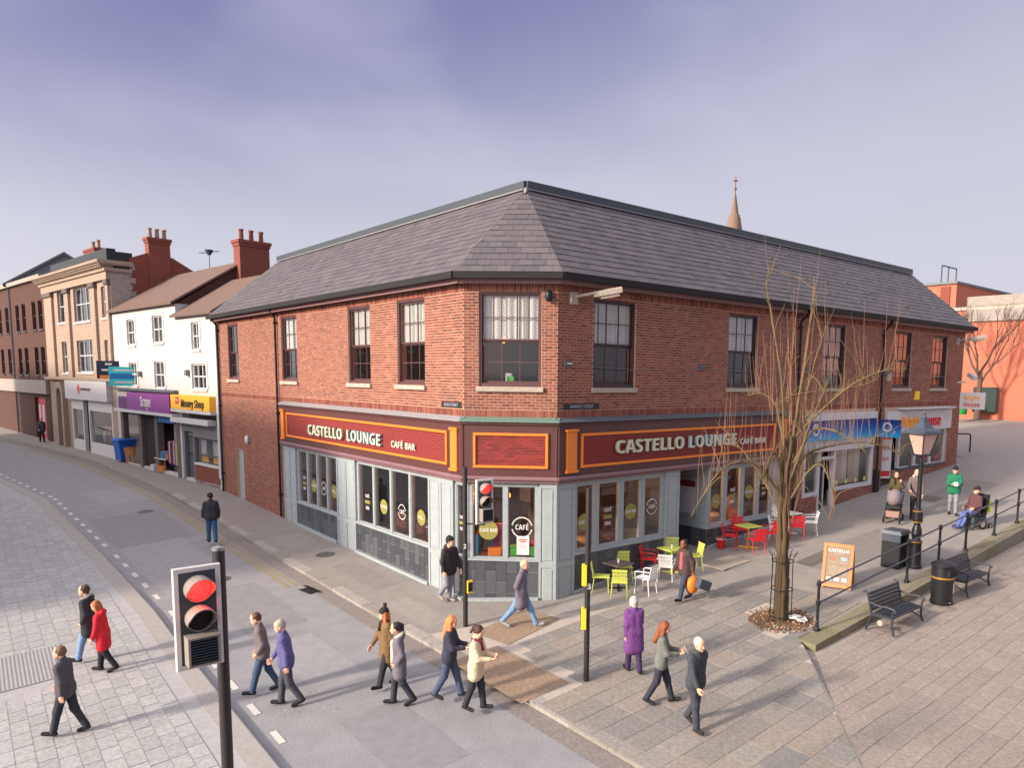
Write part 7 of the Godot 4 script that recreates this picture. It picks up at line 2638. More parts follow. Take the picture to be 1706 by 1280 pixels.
# ------------------------------------------------------------------ wheels
func pram(p: Vector3, yaw: float) -> void:
	var t := thing("pram", "mauve grey pram with rounded hood pushed down the pedestrian street", "pram", p, yaw)
	mat("pram_cloth", s8(128, 118, 126), 0.85)
	mat("pram_pink", s8(166, 136, 128), 0.85)
	var hd := MB.new()
	hd.ball(Vector3(0, 0.86, -0.02), Vector3(0.27, 0.32, 0.34), 18, 12)
	part(t, "hood", hd, M.pram_cloth)
	var sd := MB.new()
	sd.bevel(-0.25, 0.25, 0.5, 0.62, -0.3, 0.36, 0.03)
	part(t, "seat_shell", sd, M.signal_black)
	var bk := MB.new()
	bk.hexa([Vector3(-0.2, 0.2, 0.3), Vector3(0.2, 0.2, 0.3), Vector3(0.2, 0.2, -0.25), Vector3(-0.2, 0.2, -0.25), Vector3(-0.23, 0.42, 0.36), Vector3(0.23, 0.42, 0.36), Vector3(0.23, 0.42, -0.3), Vector3(-0.23, 0.42, -0.3)])
	part(t, "basket", bk, M.pram_pink)
	var fr := MB.new()
	for s in [-0.25, 0.25]:
		fr.tube([Vector3(s, 0.14, 0.42), Vector3(s, 0.5, 0.2), Vector3(s, 0.75, -0.25), Vector3(s, 1.02, -0.52)], [0.015, 0.015, 0.015, 0.015], 7)
		fr.rod(Vector3(s, 0.14, -0.38), Vector3(s, 0.55, 0.1), 0.015)
	fr.rod(Vector3(-0.25, 1.02, -0.52), Vector3(0.25, 1.02, -0.52), 0.02)
	part(t, "frame", fr, M.signal_black)
	for s in [-0.27, 0.27]:
		for z in [0.42, -0.38]:
			wheel(t, Vector3(s, 0.12, z), 0.12, 0.05)

func wheel(t: Node3D, p: Vector3, r: float, w: float, rim := "chrome") -> void:
	var ty := MB.new()
	var T := Transform3D(Basis(Vector3(0, 0, 1), -PI / 2), p)
	ty.lathe([Vector2(r * 0.7, -w * 0.5), Vector2(r * 0.95, -w * 0.5), Vector2(r, -w * 0.25), Vector2(r, w * 0.25), Vector2(r * 0.95, w * 0.5), Vector2(r * 0.7, w * 0.5)], 18, T)
	var o := part(t, "wheel", ty, M.rubber)
	var rm := MB.new()
	rm.lathe([Vector2(0, -w * 0.4), Vector2(r * 0.7, -w * 0.3), Vector2(r * 0.7, w * 0.3), Vector2(0, w * 0.4)], 18, T)
	part(o, "rim", rm, M[rim])

func wheelchair(p: Vector3, yaw: float) -> void:
	var t := thing("powered_wheelchair", "black powered wheelchair with pale wheels on the ramp behind the railing", "wheelchair", p, yaw)
	var s := MB.new()
	s.bevel(-0.25, 0.25, 0.44, 0.52, -0.28, 0.26, 0.02)
	part(t, "seat", s, M.signal_black)
	var b := MB.new()
	b.box(Transform3D(Basis(Vector3.RIGHT, -0.18), Vector3(0, 0.82, -0.34)), Vector3(0.48, 0.72, 0.07))
	part(t, "backrest", b, M.signal_black)
	var base := MB.new()
	base.bevel(-0.22, 0.22, 0.16, 0.42, -0.35, 0.25, 0.04)
	part(t, "motor_base", base, M.signal_grey)
	for x in [-0.3, 0.3]:
		var a := MB.new()
		a.fb(x - 0.03, x + 0.03, 0.7, 0.74, -0.3, 0.12); a.rod(Vector3(x, 0.5, -0.25), Vector3(x, 0.7, -0.25), 0.018); a.rod(Vector3(x, 0.5, 0.05), Vector3(x, 0.7, 0.05), 0.018)
		part(t, "armrest", a, M.signal_black)
		wheel(t, Vector3(x, 0.18, -0.08), 0.18, 0.09, "sill_stone")
		wheel(t, Vector3(x * 0.85, 0.11, 0.34), 0.11, 0.06, "sill_stone")
		wheel(t, Vector3(x * 0.85, 0.09, -0.5), 0.09, 0.05, "sill_stone")
		var f := MB.new()
		f.tube([Vector3(x * 0.5, 0.45, 0.26), Vector3(x * 0.5, 0.38, 0.42), Vector3(x * 0.5, 0.14, 0.62)], [0.018, 0.018, 0.018], 7)
		f.box(Transform3D(Basis(Vector3.RIGHT, -0.3), Vector3(x * 0.5, 0.12, 0.7)), Vector3(0.16, 0.02, 0.2))
		part(t, "footrest", f, M.signal_grey)
	var bg := MB.new()
	bg.bevel(-0.17, 0.17, 0.55, 0.95, -0.12, 0.0, 0.03)
	single("carrier_bag", bg, mat("hi_vis", s8(206, 226, 40), 0.6), "yellow green bag hanging on the back of the wheelchair", "bag", p + Basis(Vector3.UP, yaw) * Vector3(0, 0, -0.47), yaw)

# ------------------------------------------------------------------ people
var head_mb: MB
var hand_mb := {}
func tint(c: Color, rough := 0.85) -> StandardMaterial3D:
	return mat("cloth_%d_%d_%d" % [c.r8, c.g8, c.b8], c, rough, 0.0, "soft", 1.6, "fold", 2.0, 1.0)

func make_head() -> void:
	head_mb = MB.new()
	var c := []
	for q in [
		[Vector3(0, 0.03, -0.03), Vector3(0, 0.03, 0.012), 0.083, 0.079], [Vector3(0, 0.05, -0.01), Vector3(0, 0.055, 0.02), 0.075, 0.07],
		[Vector3(0, -0.035, 0.0), Vector3(0, -0.075, 0.045), 0.06, 0.042], [Vector3(-0.03, -0.05, 0.04), Vector3(0.03, -0.05, 0.04), 0.045, 0.045],
		[Vector3(0, -0.098, 0.066), Vector3(0, -0.098, 0.066), 0.02, 0.02], [Vector3(0, 0.012, 0.086), Vector3(0, -0.03, 0.102), 0.009, 0.014],
		[Vector3(-0.014, -0.033, 0.088), Vector3(0.014, -0.033, 0.088), 0.01, 0.01], [Vector3(-0.035, 0.025, 0.07), Vector3(0.035, 0.025, 0.07), 0.016, 0.016],
		[Vector3(-0.02, -0.064, 0.08), Vector3(0.02, -0.064, 0.08), 0.009, 0.009], [Vector3(-0.016, -0.077, 0.079), Vector3(0.016, -0.077, 0.079), 0.009, 0.009],
		[Vector3(-0.078, 0.012, -0.008), Vector3(-0.082, -0.03, 0.0), 0.016, 0.011], [Vector3(0.078, 0.012, -0.008), Vector3(0.082, -0.03, 0.0), 0.016, 0.011],
		[Vector3(-0.045, -0.018, 0.056), Vector3(-0.045, -0.018, 0.056), 0.026, 0.026], [Vector3(0.045, -0.018, 0.056), Vector3(0.045, -0.018, 0.056), 0.026, 0.026],
		[Vector3(0, -0.03, -0.03), Vector3(0, -0.14, -0.025), 0.055, 0.055]]:
		c.append(q)
	nets(c, 0.009, 160.0, head_mb, 0.035)

func make_hand(grip: bool) -> void:  # wrist at the origin, pointing down, thumb to +z, palm to -x
	var c := [[Vector3(0, 0.02, 0), Vector3(0, -0.03, 0), 0.026, 0.027]]
	for z in [-0.026, -0.009, 0.009, 0.026]: c.append([Vector3(0, -0.03, z * 0.8), Vector3(-0.003, -0.09, z), 0.015, 0.0125])
	var k := 0
	for q in [[0.028, 0.072], [0.0095, 0.08], [-0.0095, 0.075], [-0.028, 0.058]]:
		var p := Vector3(-0.003, -0.092, q[0])
		var a := 0.25 + k * 0.07 if not grip else 1.15
		var l: float = q[1]
		var step := 0.3 if not grip else 0.85
		for s in 3:
			var e: Vector3 = p + Vector3(-sin(a), -cos(a), 0.04 * (1.5 - k)) * l * [0.45, 0.32, 0.26][s]
			c.append([p, e, 0.0095 - s * 0.0008, 0.0088 - s * 0.0008])
			p = e
			a += step
		k += 1
	var t := Vector3(-0.006, -0.03, 0.026)
	for q in [[Vector3(-0.016, -0.035, 0.03), 0.013], [Vector3(-0.01, -0.03, 0.006), 0.0105], [Vector3(-0.008, -0.022, -0.004 if not grip else -0.016), 0.0095]]:
		c.append([t, t + q[0], q[1], q[1] - 0.0015])
		t += q[0]
	var mb := MB.new()
	nets(c, 0.0065, 260.0, mb, 0.022)
	hand_mb[grip] = mb

# o: label, x, z, yaw, h, and pose and clothes; local +z is ahead
func person(o: Dictionary) -> Node3D:
	var h: float = o.get("h", 1.72)
	var S := h / 1.75
	var t := thing("person", o.label, "person", o.get("at", g3(o.x, o.z, 0.01)), o.yaw)
	var lean: float = o.get("lean", 0.06)
	var sp := Vector3(0, cos(lean), sin(lean))
	var bulk: float = o.get("bulk", 1.0)
	var fem: bool = o.get("fem", false)
	var P := Vector3(0, 0.95, 0)
	var hipw := 0.088
	var legs := []
	var low := 9.0
	for s in 2:
		var q: Array = o.get("legs", [[0.35, 0.1], [-0.35, 0.25]])[s]
		var x: float = [1, -1][s] * hipw
		var hp := P + Vector3(x, -0.03, 0)
		var out: float = o.get("splay", 0.0) * [1, -1][s]
		var kn := hp + Vector3(out, -cos(q[0]), sin(q[0])) * 0.43
		var an := kn + Vector3(0, -cos(q[0] - q[1]), sin(q[0] - q[1])) * 0.42
		var fp: float = q[2] if q.size() > 2 else 0.0
		var toe := an + Vector3([1, -1][s] * 0.03, -0.055 * cos(fp) + 0.15 * sin(fp), 0.17 * cos(fp) + 0.02)
		var heel := an + Vector3(0, -0.05 * cos(fp) - 0.03 * sin(fp), -0.035)
		legs.append([hp, kn, an, heel, toe])
		low = minf(low, minf(toe.y - 0.032, heel.y - 0.035))
	var drop := Vector3(0, -low, 0) if not o.has("seat") else Vector3(0, o.seat / S - P.y + 0.09, 0)
	P += drop
	for l in legs:
		for i in 5: l[i] += drop
	var C := P + sp * 0.34
	var N := P + sp * 0.53
	var hd := N + Vector3(0, 0.155, 0.022) + sp * Vector3(0, 0, 0.25)
	var sw := 0.162 if fem else 0.178
	var arms := []
	for s in 2:
		var q: Array = o.get("arms", [[-0.25, 0.12, 0.25, 0.0], [0.3, 0.12, 0.3, 0.0]])[s]
		var g: float = [1, -1][s]
		var sh := P + sp * 0.455 + Vector3(sw * g, 0, 0)
		var el := sh + Vector3(sin(q[1]) * g, -cos(q[0]) * cos(q[1]), sin(q[0])).normalized() * 0.285
		var a: float = q[0] + q[2]
		var d := Vector3(-q[3] * g + 0.06 * g * float(q[3] == 0.0), -cos(a), sin(a)).normalized()
		arms.append([sh, el, el + d * 0.25, d, q.size() > 4 and q[4]])
	var sk: Material = M.skin_dark if o.get("dark", false) else M.skin
	# the body: one continuous surface, with head and hands
	var mb := MB.new()
	var tx := 0.07
	var c := [[P + Vector3(-tx * 0.8, 0, 0), P + Vector3(tx * 0.8, 0, 0), 0.085, 0.085], [P, C, 0.085, 0.08], [C + Vector3(-tx, 0, 0), C + Vector3(tx, 0, 0), 0.075, 0.075], [C, N - sp * 0.06, 0.065, 0.045], [N - sp * 0.08, hd - Vector3(0, 0.07, 0.02), 0.055, 0.052]]
	for l in legs: c.append([l[0], l[1], 0.066, 0.046]); c.append([l[1], l[2], 0.05, 0.036])
	for l in arms: c.append([l[0], l[1], 0.046, 0.036]); c.append([l[1], l[2], 0.036, 0.025])
	nets(c, 0.03, 50.0, mb)
	var hb := Basis.from_euler(Vector3(o.get("nod", 0.05), o.get("turn", 0.0), 0))
	var HT := Transform3D(hb, hd)
	mb.add(head_mb, HT * Transform3D(Basis.from_scale(Vector3.ONE * (0.97 if fem else 1.02)), Vector3.ZERO))
	for s in 2:
		var g: float = [1, -1][s]
		var d: Vector3 = arms[s][3]
		var z := (Vector3(0, 0, 1) - d * d.z)
		if z.length() < 0.35: z = Vector3(0, 1, 0) - d * d.y
		z = z.normalized()
		var bs := Basis((-d).cross(z), -d, z)
		mb.add(hand_mb[arms[s][4]], Transform3D(bs * Basis.from_scale(Vector3(g, 1, 1)), arms[s][2]), g < 0)
	var sc := Transform3D(Basis.from_scale(Vector3.ONE * S), Vector3.ZERO)
	part(t, "body", mb, sk, sc)
	for s in [-1, 1]:
		var em := MB.new()
		em.ball(HT * Vector3(0.031 * s, 0.008, 0.079), Vector3(0.011, 0.008, 0.008), 8, 6)
		part(t, "eye", em, M.eye, sc)
	# trousers
	var lr: float = o.get("leg_r", 1.0)
	var tm := MB.new()
	c = [[P + Vector3(-tx, 0.02, 0), P + Vector3(tx, 0.02, 0), 0.118, 0.118]]
	for l in legs:
		c.append([l[0], l[1], 0.104 * lr, 0.075 * lr]); c.append([l[1], l[2] + Vector3(0, 0.0, 0), 0.073 * lr, 0.066 * lr])
	nets(c, 0.024, 55.0, tm)
	part(t, "trousers", tm, tint(o.get("legs_c", s8(50, 60, 80))), sc)
	for l in legs:
		var fm := MB.new()
		fm.capsule(l[3] + Vector3(0, 0.008, 0), l[4] + Vector3(0, 0.006, -0.02), 0.045, 0.042, 10)
		fm.capsule(l[2] + Vector3(0, 0.02, 0), l[3] + Vector3(0, 0.01, 0.01), 0.045, 0.045, 10)
		part(t, "shoe", fm, tint(o.get("shoe_c", s8(34, 32, 34))), sc)
	# jacket or coat
	var jm := MB.new()
	var ct: float = o.get("coat", 0.08)
	var b := bulk
	c = [[P + Vector3(-tx, -0.0, 0), P + Vector3(tx, 0, 0), 0.132 * b, 0.132 * b], [P + Vector3(-tx * 0.9, 0.1, 0.01), P + sp * 0.36 + Vector3(-tx * 1.1, 0, 0), 0.125 * b, 0.122 * b], [P + Vector3(tx * 0.9, 0.1, 0.01), P + sp * 0.36 + Vector3(tx * 1.1, 0, 0), 0.125 * b, 0.122 * b], [P + sp * 0.44 + Vector3(-sw * 0.75, 0, 0), P + sp * 0.44 + Vector3(sw * 0.75, 0, 0), 0.082, 0.082], [P + sp * 0.42, N + sp * 0.015, 0.1, 0.068]]
	if ct > 0.02:
		for x in [-tx * 1.05, 0.0, tx * 1.05]: c.append([P + Vector3(x, 0, 0), P + Vector3(x * 1.15, -ct, 0.0), 0.128 * b, (0.128 + ct * 0.04) * b])
	for l in arms:
		c.append([l[0], l[1], 0.074 * sqrt(b), 0.062 * sqrt(b)]); c.append([l[1], l[2] - l[3] * 0.02, 0.06 * sqrt(b), 0.047 * sqrt(b)])
	if o.get("hood", false):
		c.append([N + Vector3(-0.06, -0.0, -0.09), N + Vector3(0.06, -0.0, -0.09), 0.062, 0.062])
		c.append([N + Vector3(0, 0.03, -0.09), N + Vector3(0, 0.0, -0.09), 0.07, 0.06])
	else: c.append([N + Vector3(0, 0.0, -0.01), N + Vector3(0, 0.035, -0.01), 0.072, 0.07])
	nets(c, 0.022, 60.0, jm)
	part(t, "jacket", jm, tint(o.get("top_c", s8(40, 42, 50))), sc)
	if o.has("shirt_c"):   # open front
		var sm := MB.new()
		sm.capsule(P + Vector3(0, 0.02, 0.1), P + sp * 0.4 + Vector3(0, 0, 0.082), 0.074 * b, 0.064 * b, 14)
		part(t, "shirt", sm, tint(o.shirt_c), sc)
	if o.has("fur_c"):
		var fm := MB.new()
		fm.tube([N + Vector3(0.1, -0.02, 0.05), N + Vector3(0.11, 0.03, -0.05), N + Vector3(0, 0.06, -0.13), N + Vector3(-0.11, 0.03, -0.05), N + Vector3(-0.1, -0.02, 0.05)], [0.035, 0.042, 0.045, 0.042, 0.035], 9)
		part(t, "hood_trim", fm, tint(o.fur_c), sc)
	if o.has("scarf_c"):
		var fm := MB.new()
		fm.tube([N + Vector3(0.05, 0.0, 0.075), N + Vector3(0.09, 0.02, 0.0), N + Vector3(0, 0.02, -0.09), N + Vector3(-0.09, 0.02, 0.0), N + Vector3(-0.03, -0.01, 0.085), N + Vector3(-0.03, -0.2, 0.14)], [0.035, 0.04, 0.04, 0.04, 0.04, 0.03], 9)
		part(t, "scarf", fm, tint(o.scarf_c), sc)
	# hair and hats
	var style: String = o.get("hair", "short")
	var hc_: Color = o.get("hair_c", s8(60, 42, 32))
	if style != "bald":
		var hm := MB.new()
		c = [[Vector3(0, 0.062, -0.035), Vector3(0, 0.062, -0.01), 0.085, 0.078], [Vector3(0, 0.02, -0.06), Vector3(0, -0.02, -0.055), 0.07, 0.055]]
		for s in [-1, 1]: c.append([Vector3(0.05 * s, 0.05, 0.0), Vector3(0.062 * s, 0.0, -0.03), 0.045, 0.034])
		if style == "bob":
			for s in [-1, 1]: c.append([Vector3(0.06 * s, 0.03, -0.02), Vector3(0.068 * s, -0.07, -0.01), 0.045, 0.035])
			c.append([Vector3(0, 0.0, -0.06), Vector3(0, -0.09, -0.06), 0.075, 0.06])
		if style == "long":
			for s in [-1, 1]: c.append([Vector3(0.058 * s, 0.03, -0.02), Vector3(0.075 * s, -0.16, 0.0), 0.045, 0.04]); c.append([Vector3(0.075 * s, -0.16, 0.0), Vector3(0.07 * s, -0.34, 0.02), 0.045, 0.03])
			c.append([Vector3(0, 0.0, -0.07), Vector3(0, -0.34, -0.1), 0.08, 0.06])
		if style == "pony":
			c.append([Vector3(0, 0.08, -0.1), Vector3(0, 0.06, -0.14), 0.035, 0.035])
			c.append([Vector3(0, 0.06, -0.14), Vector3(0, -0.1, -0.15), 0.04, 0.025])
		nets(c, 0.012, 120.0, hm, 0.045)
		part(t, "hair", hm, tint(hc_, 0.7), sc * HT)
	else:
		var hm := MB.new()
		nets([[Vector3(0, -0.02, -0.07), Vector3(0, 0.0, -0.07), 0.045, 0.045], [Vector3(0.06, 0.0, -0.04), Vector3(0.05, -0.02, -0.05), 0.035, 0.035], [Vector3(-0.06, 0.0, -0.04), Vector3(-0.05, -0.02, -0.05), 0.035, 0.035]], 0.012, 120.0, hm, 0.045)
		part(t, "hair", hm, tint(s8(190, 180, 172), 0.8), sc * HT)
	if o.has("hat_c"):
		var hm := MB.new()
		c = [[Vector3(0, 0.075, -0.03), Vector3(0, 0.07, 0.0), 0.092, 0.09], [Vector3(0, 0.045, -0.045), Vector3(0, 0.06, 0.02), 0.085, 0.07], [Vector3(0, 0.1, -0.03), Vector3(0, 0.13, -0.04), 0.075, 0.05]]
		nets(c, 0.014, 110.0, hm, 0.045)
		if o.get("bobble", false): hm.ball(Vector3(0, 0.215, -0.05), Vector3(0.045, 0.045, 0.045))
		if o.get("peak", false): hm.capsule(Vector3(-0.04, 0.055, 0.1), Vector3(0.04, 0.055, 0.1), 0.03, 0.03, 8)
		part(t, "hat", hm, tint(o.hat_c), sc * HT)
	t.set_meta("hands", [t.transform * (sc * (arms[0][2] + arms[0][3] * 0.1)), t.transform * (sc * (arms[1][2] + arms[1][3] * 0.1))])
	return t

func carried(called: String, mb: MB, m: Material, label: String, category: String, p: Vector3, b: Basis) -> void:
	single(called, mb, m, label, category).transform = Transform3D(b, p)

func yaw_to(dx: float, dz: float) -> float:
	return atan2(dx, dz)

func people() -> void:
	make_head()
	make_hand(false)
	make_hand(true)
	var walk := [[0.3, 0.06, 0.18], [-0.2, 0.3, -0.4]]
	var walk2 := [[-0.12, 0.42, -0.45], [0.2, 0.1, 0.05]]
	var stroll := [[0.18, 0.06, 0.08], [-0.14, 0.2, -0.22]]
	var pocket := [[-0.25, 0.28, 0.75, 0.35], [-0.25, 0.28, 0.75, 0.35]]
	var reading := [[0.35, 0.1, 1.25, 0.35, true], [0.35, 0.1, 1.2, 0.4, true]]
	person({"label": "person in grey jacket and black trousers walking on the pavement at the far left", "x": -39.9, "z": -55.6, "yaw": yaw_to(0.7, 0.7), "h": 1.76, "legs": stroll, "top_c": s8(84, 86, 92), "legs_c": s8(28, 28, 34), "hair_c": s8(70, 50, 40)})
	person({"label": "person in black jacket and blue jeans walking away up the middle of the street", "x": -13.1, "z": -26.45, "yaw": yaw_to(-0.55, -0.8), "h": 1.78, "legs": stroll, "arms": [[0.12, 0.2, 0.25, 0.0], [-0.1, 0.2, 0.35, 0.0]], "bulk": 1.06, "top_c": s8(46, 50, 60), "legs_c": s8(44, 92, 140), "hair_c": s8(36, 28, 26), "coat": 0.05})
	person({"label": "person in dark coat with fur hood and jeans, beside the red coat", "x": -11.16, "z": -16.65, "yaw": yaw_to(-1, 0.15), "h": 1.78, "legs": walk, "top_c": s8(44, 46, 54), "legs_c": s8(120, 154, 196), "hair_c": s8(74, 58, 50), "hood": true, "fur_c": s8(150, 142, 138), "coat": 0.25, "arms": pocket})
	person({"label": "person in bright red coat with short ginger hair, head bowed", "x": -10.5, "z": -16.1, "yaw": yaw_to(-1, 0.25), "h": 1.6, "fem": true, "legs": walk2, "top_c": s8(216, 30, 48), "legs_c": s8(34, 34, 40), "hair": "bob", "hair_c": s8(170, 104, 62), "coat": 0.3, "nod": 0.4, "lean": 0.12, "hood": true, "arms": [[0.1, 0.12, 0.25, 0.0], [-0.15, 0.14, 0.5, 0.2]]})
	person({"label": "person in dark fleece, lowest at the left, only just in the street picture", "x": -9.5, "z": -13.4, "yaw": yaw_to(-1, 0.1), "h": 1.7, "legs": walk, "top_c": s8(78, 74, 84), "legs_c": s8(46, 48, 58), "hair_c": s8(120, 88, 66)})
	person({"label": "person in grey brown jacket with brown hair crossing the road, ahead of the blue jacket", "x": -6.5, "z": -15.05, "yaw": yaw_to(-1, 0.35), "h": 1.72, "legs": walk, "top_c": s8(112, 102, 104), "legs_c": s8(60, 78, 110), "hair_c": s8(96, 66, 48), "nod": 0.35, "lean": 0.12, "arms": pocket, "at": g3(-6.5, -15.05, -0.09)})
	person({"label": "person with grey hair in purple blue jacket crossing the road", "x": -5.8, "z": -14.5, "yaw": yaw_to(-1, 0.3), "h": 1.76, "legs": walk2, "top_c": s8(92, 88, 142), "legs_c": s8(70, 72, 84), "hair_c": s8(176, 166, 152), "nod": 0.3, "lean": 0.1, "bulk": 1.1, "at": g3(-5.8, -14.5, -0.09)})
	person({"label": "person in olive coat wearing black bobble hat over ginger hair", "x": -3.95, "z": -15.2, "yaw": yaw_to(-0.75, 0.6), "h": 1.68, "fem": true, "legs": walk, "top_c": s8(122, 96, 62), "legs_c": s8(44, 44, 52), "hair": "long", "hair_c": s8(210, 120, 72), "hat_c": s8(40, 38, 40), "bobble": true, "scarf_c": s8(44, 40, 44), "coat": 0.3, "at": g3(-3.95, -15.2, -0.09)})
	person({"label": "person with dark hair in grey hooded coat trimmed with cream fur", "x": -3.5, "z": -14.4, "yaw": yaw_to(-0.95, 0.3), "h": 1.68, "fem": true, "legs": walk2, "top_c": s8(110, 106, 116), "legs_c": s8(50, 54, 66), "hair": "pony", "hair_c": s8(48, 38, 38), "hood": true, "arms": pocket, "fur_c": s8(222, 208, 188), "shirt_c": s8(226, 214, 196), "coat": 0.28, "at": g3(-3.5, -14.4, -0.09)})
	var p := person({"label": "person with long bright ginger hair reading a white leaflet", "x": -2.5, "z": -14.4, "yaw": yaw_to(1, 0.1), "h": 1.68, "fem": true, "legs": walk, "top_c": s8(52, 54, 74), "legs_c": s8(70, 80, 110), "hair": "long", "hair_c": s8(226, 132, 78), "nod": 0.2, "arms": reading})
	var lf := MB.new()
	lf.box(Transform3D.IDENTITY, Vector3(0.14, 0.2, 0.006))
	var hh: Array = p.get_meta("hands")
	carried("leaflet", lf, M.white, "white leaflet held by the ginger haired walker", "leaflet", (hh[0] + hh[1]) * 0.5 + Vector3(0.06, 0.07, 0.0), Basis.from_euler(Vector3(-0.7, 1.5, 0)))
	p = person({"label": "person with dark ponytail in cream coat, head bowed, nearest the kerb", "x": -1.9, "z": -13.9, "yaw": yaw_to(1, 0.25), "h": 1.66, "fem": true, "legs": stroll, "top_c": s8(228, 206, 172), "legs_c": s8(44, 46, 58), "hair": "pony", "hair_c": s8(74, 46, 38), "nod": 0.5, "scarf_c": s8(120, 44, 54), "coat": 0.2, "arms": reading})
	person({"label": "person in black beanie, black jacket and grey jeans beside the signal pole", "x": -3.43, "z": -19.8, "yaw": yaw_to(0.75, 0.65), "h": 1.79, "legs": [[-0.1, 0.06, 0.0], [0.02, 0.75, -0.4]], "top_c": s8(50, 42, 46), "legs_c": s8(138, 140, 156), "hat_c": s8(30, 28, 32), "hood": true, "turn": 0.5, "coat": 0.1, "bulk": 1.06, "arms": [[0.15, 0.2, 0.2, 0.0], [0.0, 0.22, 0.25, 0.0]], "shoe_c": s8(150, 140, 134)})
	person({"label": "bald person in open grey coat and blue jeans striding across the corner", "x": -1.32, "z": -17.95, "yaw": yaw_to(0.95, 0.2), "h": 1.74, "legs": [[0.45, 0.05, 0.25], [-0.45, 0.25, -0.45]], "top_c": s8(112, 104, 118), "legs_c": s8(112, 148, 190), "hair": "bald", "shirt_c": s8(150, 172, 190), "coat": 0.3, "bulk": 1.08, "arms": [[-0.2, 0.14, 0.5, 0.1], [-0.35, 0.16, 0.6, 0.15]], "shoe_c": s8(150, 150, 156)})
	person({"label": "person with grey hair in long purple coat seen from behind", "x": 1.25, "z": -15.3, "yaw": yaw_to(-0.25, -1), "h": 1.62, "fem": true, "legs": stroll, "top_c": s8(112, 62, 132), "legs_c": s8(60, 40, 84), "hair": "bob", "hair_c": s8(200, 188, 182), "coat": 0.38, "bulk": 1.12})
	var sb := MB.new()
	sb.bevel(-0.14, 0.14, -0.1, 0.12, -0.05, 0.05, 0.02)
	p = person({"label": "person with long brown hair in grey green jacket looking at a phone", "x": 1.68, "z": -13.95, "yaw": yaw_to(1, 0.15), "h": 1.62, "fem": true, "legs": walk, "top_c": s8(112, 116, 112), "legs_c": s8(46, 50, 64), "hair": "long", "hair_c": s8(138, 76, 46), "nod": 0.35, "arms": reading})
	hh = p.get_meta("hands")
	var ph := MB.new()
	ph.bevel(-0.037, 0.037, -0.075, 0.075, -0.008, 0.004, 0.003)
	carried("phone", ph, M.white, "pale phone in the hand of the long brown haired walker", "phone", (hh[0] + hh[1]) * 0.5 + Vector3(0.05, 0.05, 0), Basis.from_euler(Vector3(-0.5, 1.5, 0)))
	person({"label": "person with short white hair in dark jacket at the foot of the picture", "x": 2.2, "z": -13.0, "yaw": yaw_to(0.6, 0.75), "h": 1.7, "legs": walk2, "top_c": s8(62, 68, 76), "legs_c": s8(60, 64, 78), "hair_c": s8(222, 206, 190)})
	p = person({"label": "person in brown jacket and pink top carrying an orange bag past the tables", "x": 2.9, "z": -19.4, "yaw": yaw_to(-0.85, 0.5), "h": 1.64, "dark": true, "legs": walk, "top_c": s8(74, 56, 58), "legs_c": s8(58, 64, 86), "hair_c": s8(34, 26, 26), "shirt_c": s8(222, 92, 104), "coat": 0.12, "bulk": 1.08, "arms": [[-0.35, 0.25, 0.3, 0.0, true], [0.15, 0.14, 0.3, 0.0]]})
	hh = p.get_meta("hands")
	var ob := MB.new()
	ob.ball(Vector3(0, -0.27, 0), Vector3(0.19, 0.24, 0.12), 12, 8)
	ob.rod(Vector3(0, -0.05, 0), Vector3(0, 0.02, 0), 0.02)
	carried("carrier_bag", ob, mat("bag_orange", s8(232, 128, 40), 0.6), "orange carrier bag hanging from the brown jacketed walker's hand", "bag", hh[0], Basis(Vector3.UP, 0.6))
	var hb := MB.new()
	hb.bevel(-0.2, 0.2, -0.13, 0.13, -0.09, 0.09, 0.02)
	carried("handbag", hb, mat("bag_slate", s8(70, 76, 86), 0.5), "slate grey handbag carried beside the orange bag", "bag", hh[0] + Vector3(0.26, -0.24, 0.1), Basis.from_euler(Vector3(0, 0.5, -0.4)))
	person({"label": "person in olive jacket with hand at face pushing the pram", "x": 11.75, "z": -27.25, "yaw": yaw_to(-0.5, 0.85), "h": 1.66, "fem": true, "legs": stroll, "top_c": s8(96, 86, 56), "legs_c": s8(40, 40, 46), "hair": "pony", "hair_c": s8(40, 32, 32), "scarf_c": s8(34, 30, 32), "arms": [[0.5, 0.3, 2.1, 0.25, true], [0.35, 0.15, 0.75, 0.0, true]]})
	person({"label": "person in grey brown jacket with white hood beside the pram", "x": 12.35, "z": -26.95, "yaw": yaw_to(-0.45, 0.85), "h": 1.8, "legs": walk2, "top_c": s8(112, 98, 100), "legs_c": s8(32, 30, 36), "hair_c": s8(40, 32, 30), "hood": true, "fur_c": s8(232, 226, 220), "arms": [[0.1, 0.12, 0.2, 0.0], [0.45, 0.2, 0.6, 0.2, true]]})
	pram(g3(11.45, -26.65), yaw_to(-0.5, 0.85))
	p = person({"label": "person in green jacket and black beanie reading a paper on the ramp", "x": 13.9, "z": -27.3, "yaw": yaw_to(-0.35, 0.9), "h": 1.76, "legs": stroll, "top_c": s8(30, 122, 92), "legs_c": s8(140, 146, 158), "hat_c": s8(32, 28, 32), "nod": 0.4, "bulk": 1.12, "hood": true, "arms": reading})
	hh = p.get_meta("hands")
	carried("leaflet", lf, M.white, "white paper held by the walker in green", "leaflet", (hh[0] + hh[1]) * 0.5 + Vector3(-0.03, 0.04, 0.05), Basis.from_euler(Vector3(-0.9, -0.4, 0)))
	var w := g3(13.75, -25.55)
	var wy := yaw_to(-0.95, 0.35)
	wheelchair(w, wy)
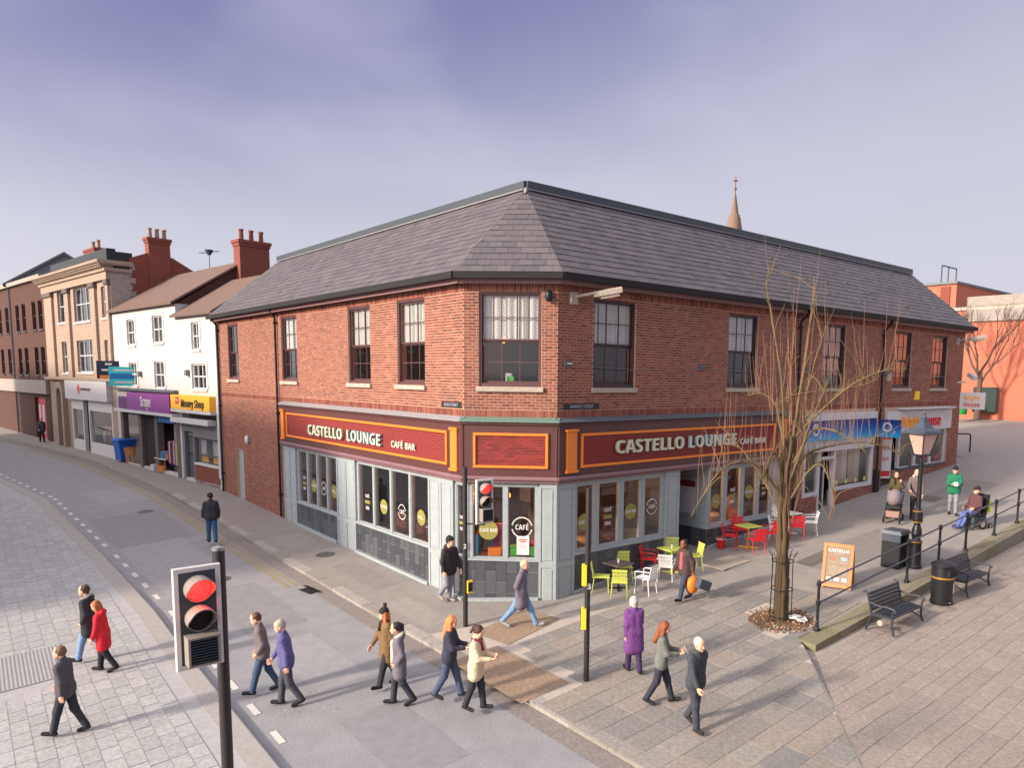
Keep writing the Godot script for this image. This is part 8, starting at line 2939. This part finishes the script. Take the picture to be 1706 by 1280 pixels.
	person({"label": "person in maroon jacket and blue trousers seated in the powered wheelchair", "x": 0, "z": 0, "at": w + Vector3(0, 0, 0), "seat": 0.53, "yaw": wy, "h": 1.74, "legs": [[1.25, 0.75, 0.2], [1.25, 0.75, 0.2]], "lean": -0.12, "top_c": s8(96, 62, 66), "legs_c": s8(92, 108, 180), "hat_c": s8(52, 34, 38), "peak": true, "bulk": 1.12, "coat": 0.0, "arms": [[0.15, 0.2, 1.1, 0.15], [0.15, 0.2, 1.1, 0.15]], "shoe_c": s8(90, 110, 190)})

# ------------------------------------------------------------------ sky
func sky_panorama() -> ImageTexture:
	var w := 768
	var h := 384
	var im := Image.create(w, h, false, Image.FORMAT_RGBF)
	var n1 := FastNoiseLite.new()
	n1.seed = 21; n1.frequency = 1.5; n1.fractal_octaves = 5; n1.noise_type = FastNoiseLite.TYPE_SIMPLEX_SMOOTH
	var sun := SUN_FROM.normalized()
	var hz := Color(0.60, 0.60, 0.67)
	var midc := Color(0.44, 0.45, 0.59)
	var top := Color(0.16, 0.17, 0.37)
	for y in h:
		var el := PI * (0.5 - (y + 0.5) / h)
		for x in w:
			var az := wrapf(TAU * (x + 0.5) / w, -PI, PI)
			var d := Vector3(sin(az) * cos(el), sin(el), -cos(az) * cos(el))
			var e := rad_to_deg(el)
			var c: Color
			var left := clampf(0.5 - 0.5 * sin(clampf(az * 1.1 - 0.1, -PI / 2, PI / 2)), 0, 1) if cos(az) > -0.2 else 0.5
			if e < 0: c = hz * 0.75
			else:
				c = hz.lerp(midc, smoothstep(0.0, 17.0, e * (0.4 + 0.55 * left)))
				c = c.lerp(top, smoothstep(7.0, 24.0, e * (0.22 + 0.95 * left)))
				c = c.lerp(Color(0.88, 0.88, 0.9), smoothstep(28.0, 75.0, e))  # sky overhead, out of view, raised in brightness to fill the shade
				var p := Vector3(d.x, d.y * 2.6, d.z)
				var k := n1.get_noise_3dv(p + Vector3(0.3, 0, 0)) * 0.5 + 0.5
				k = smoothstep(0.42, 0.78, k) * (0.75 - 0.35 * left * smoothstep(10.0, 22.0, e))
				c = c.lerp(Color(0.56, 0.555, 0.68), k * 0.75)
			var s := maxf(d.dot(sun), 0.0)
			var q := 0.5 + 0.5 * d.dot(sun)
			c = c + Color(1.0, 0.92, 0.82) * (2.1 * pow(q, 6.0) + 2.2 * pow(s, 14.0)) * clampf(1.0 + e / 8.0, 0.0, 1.0)  # glow about the sun, strengthened to lift the shaded ground
			im.set_pixel(x, y, Color(c.r, c.g, c.b))
	return ImageTexture.create_from_image(im)
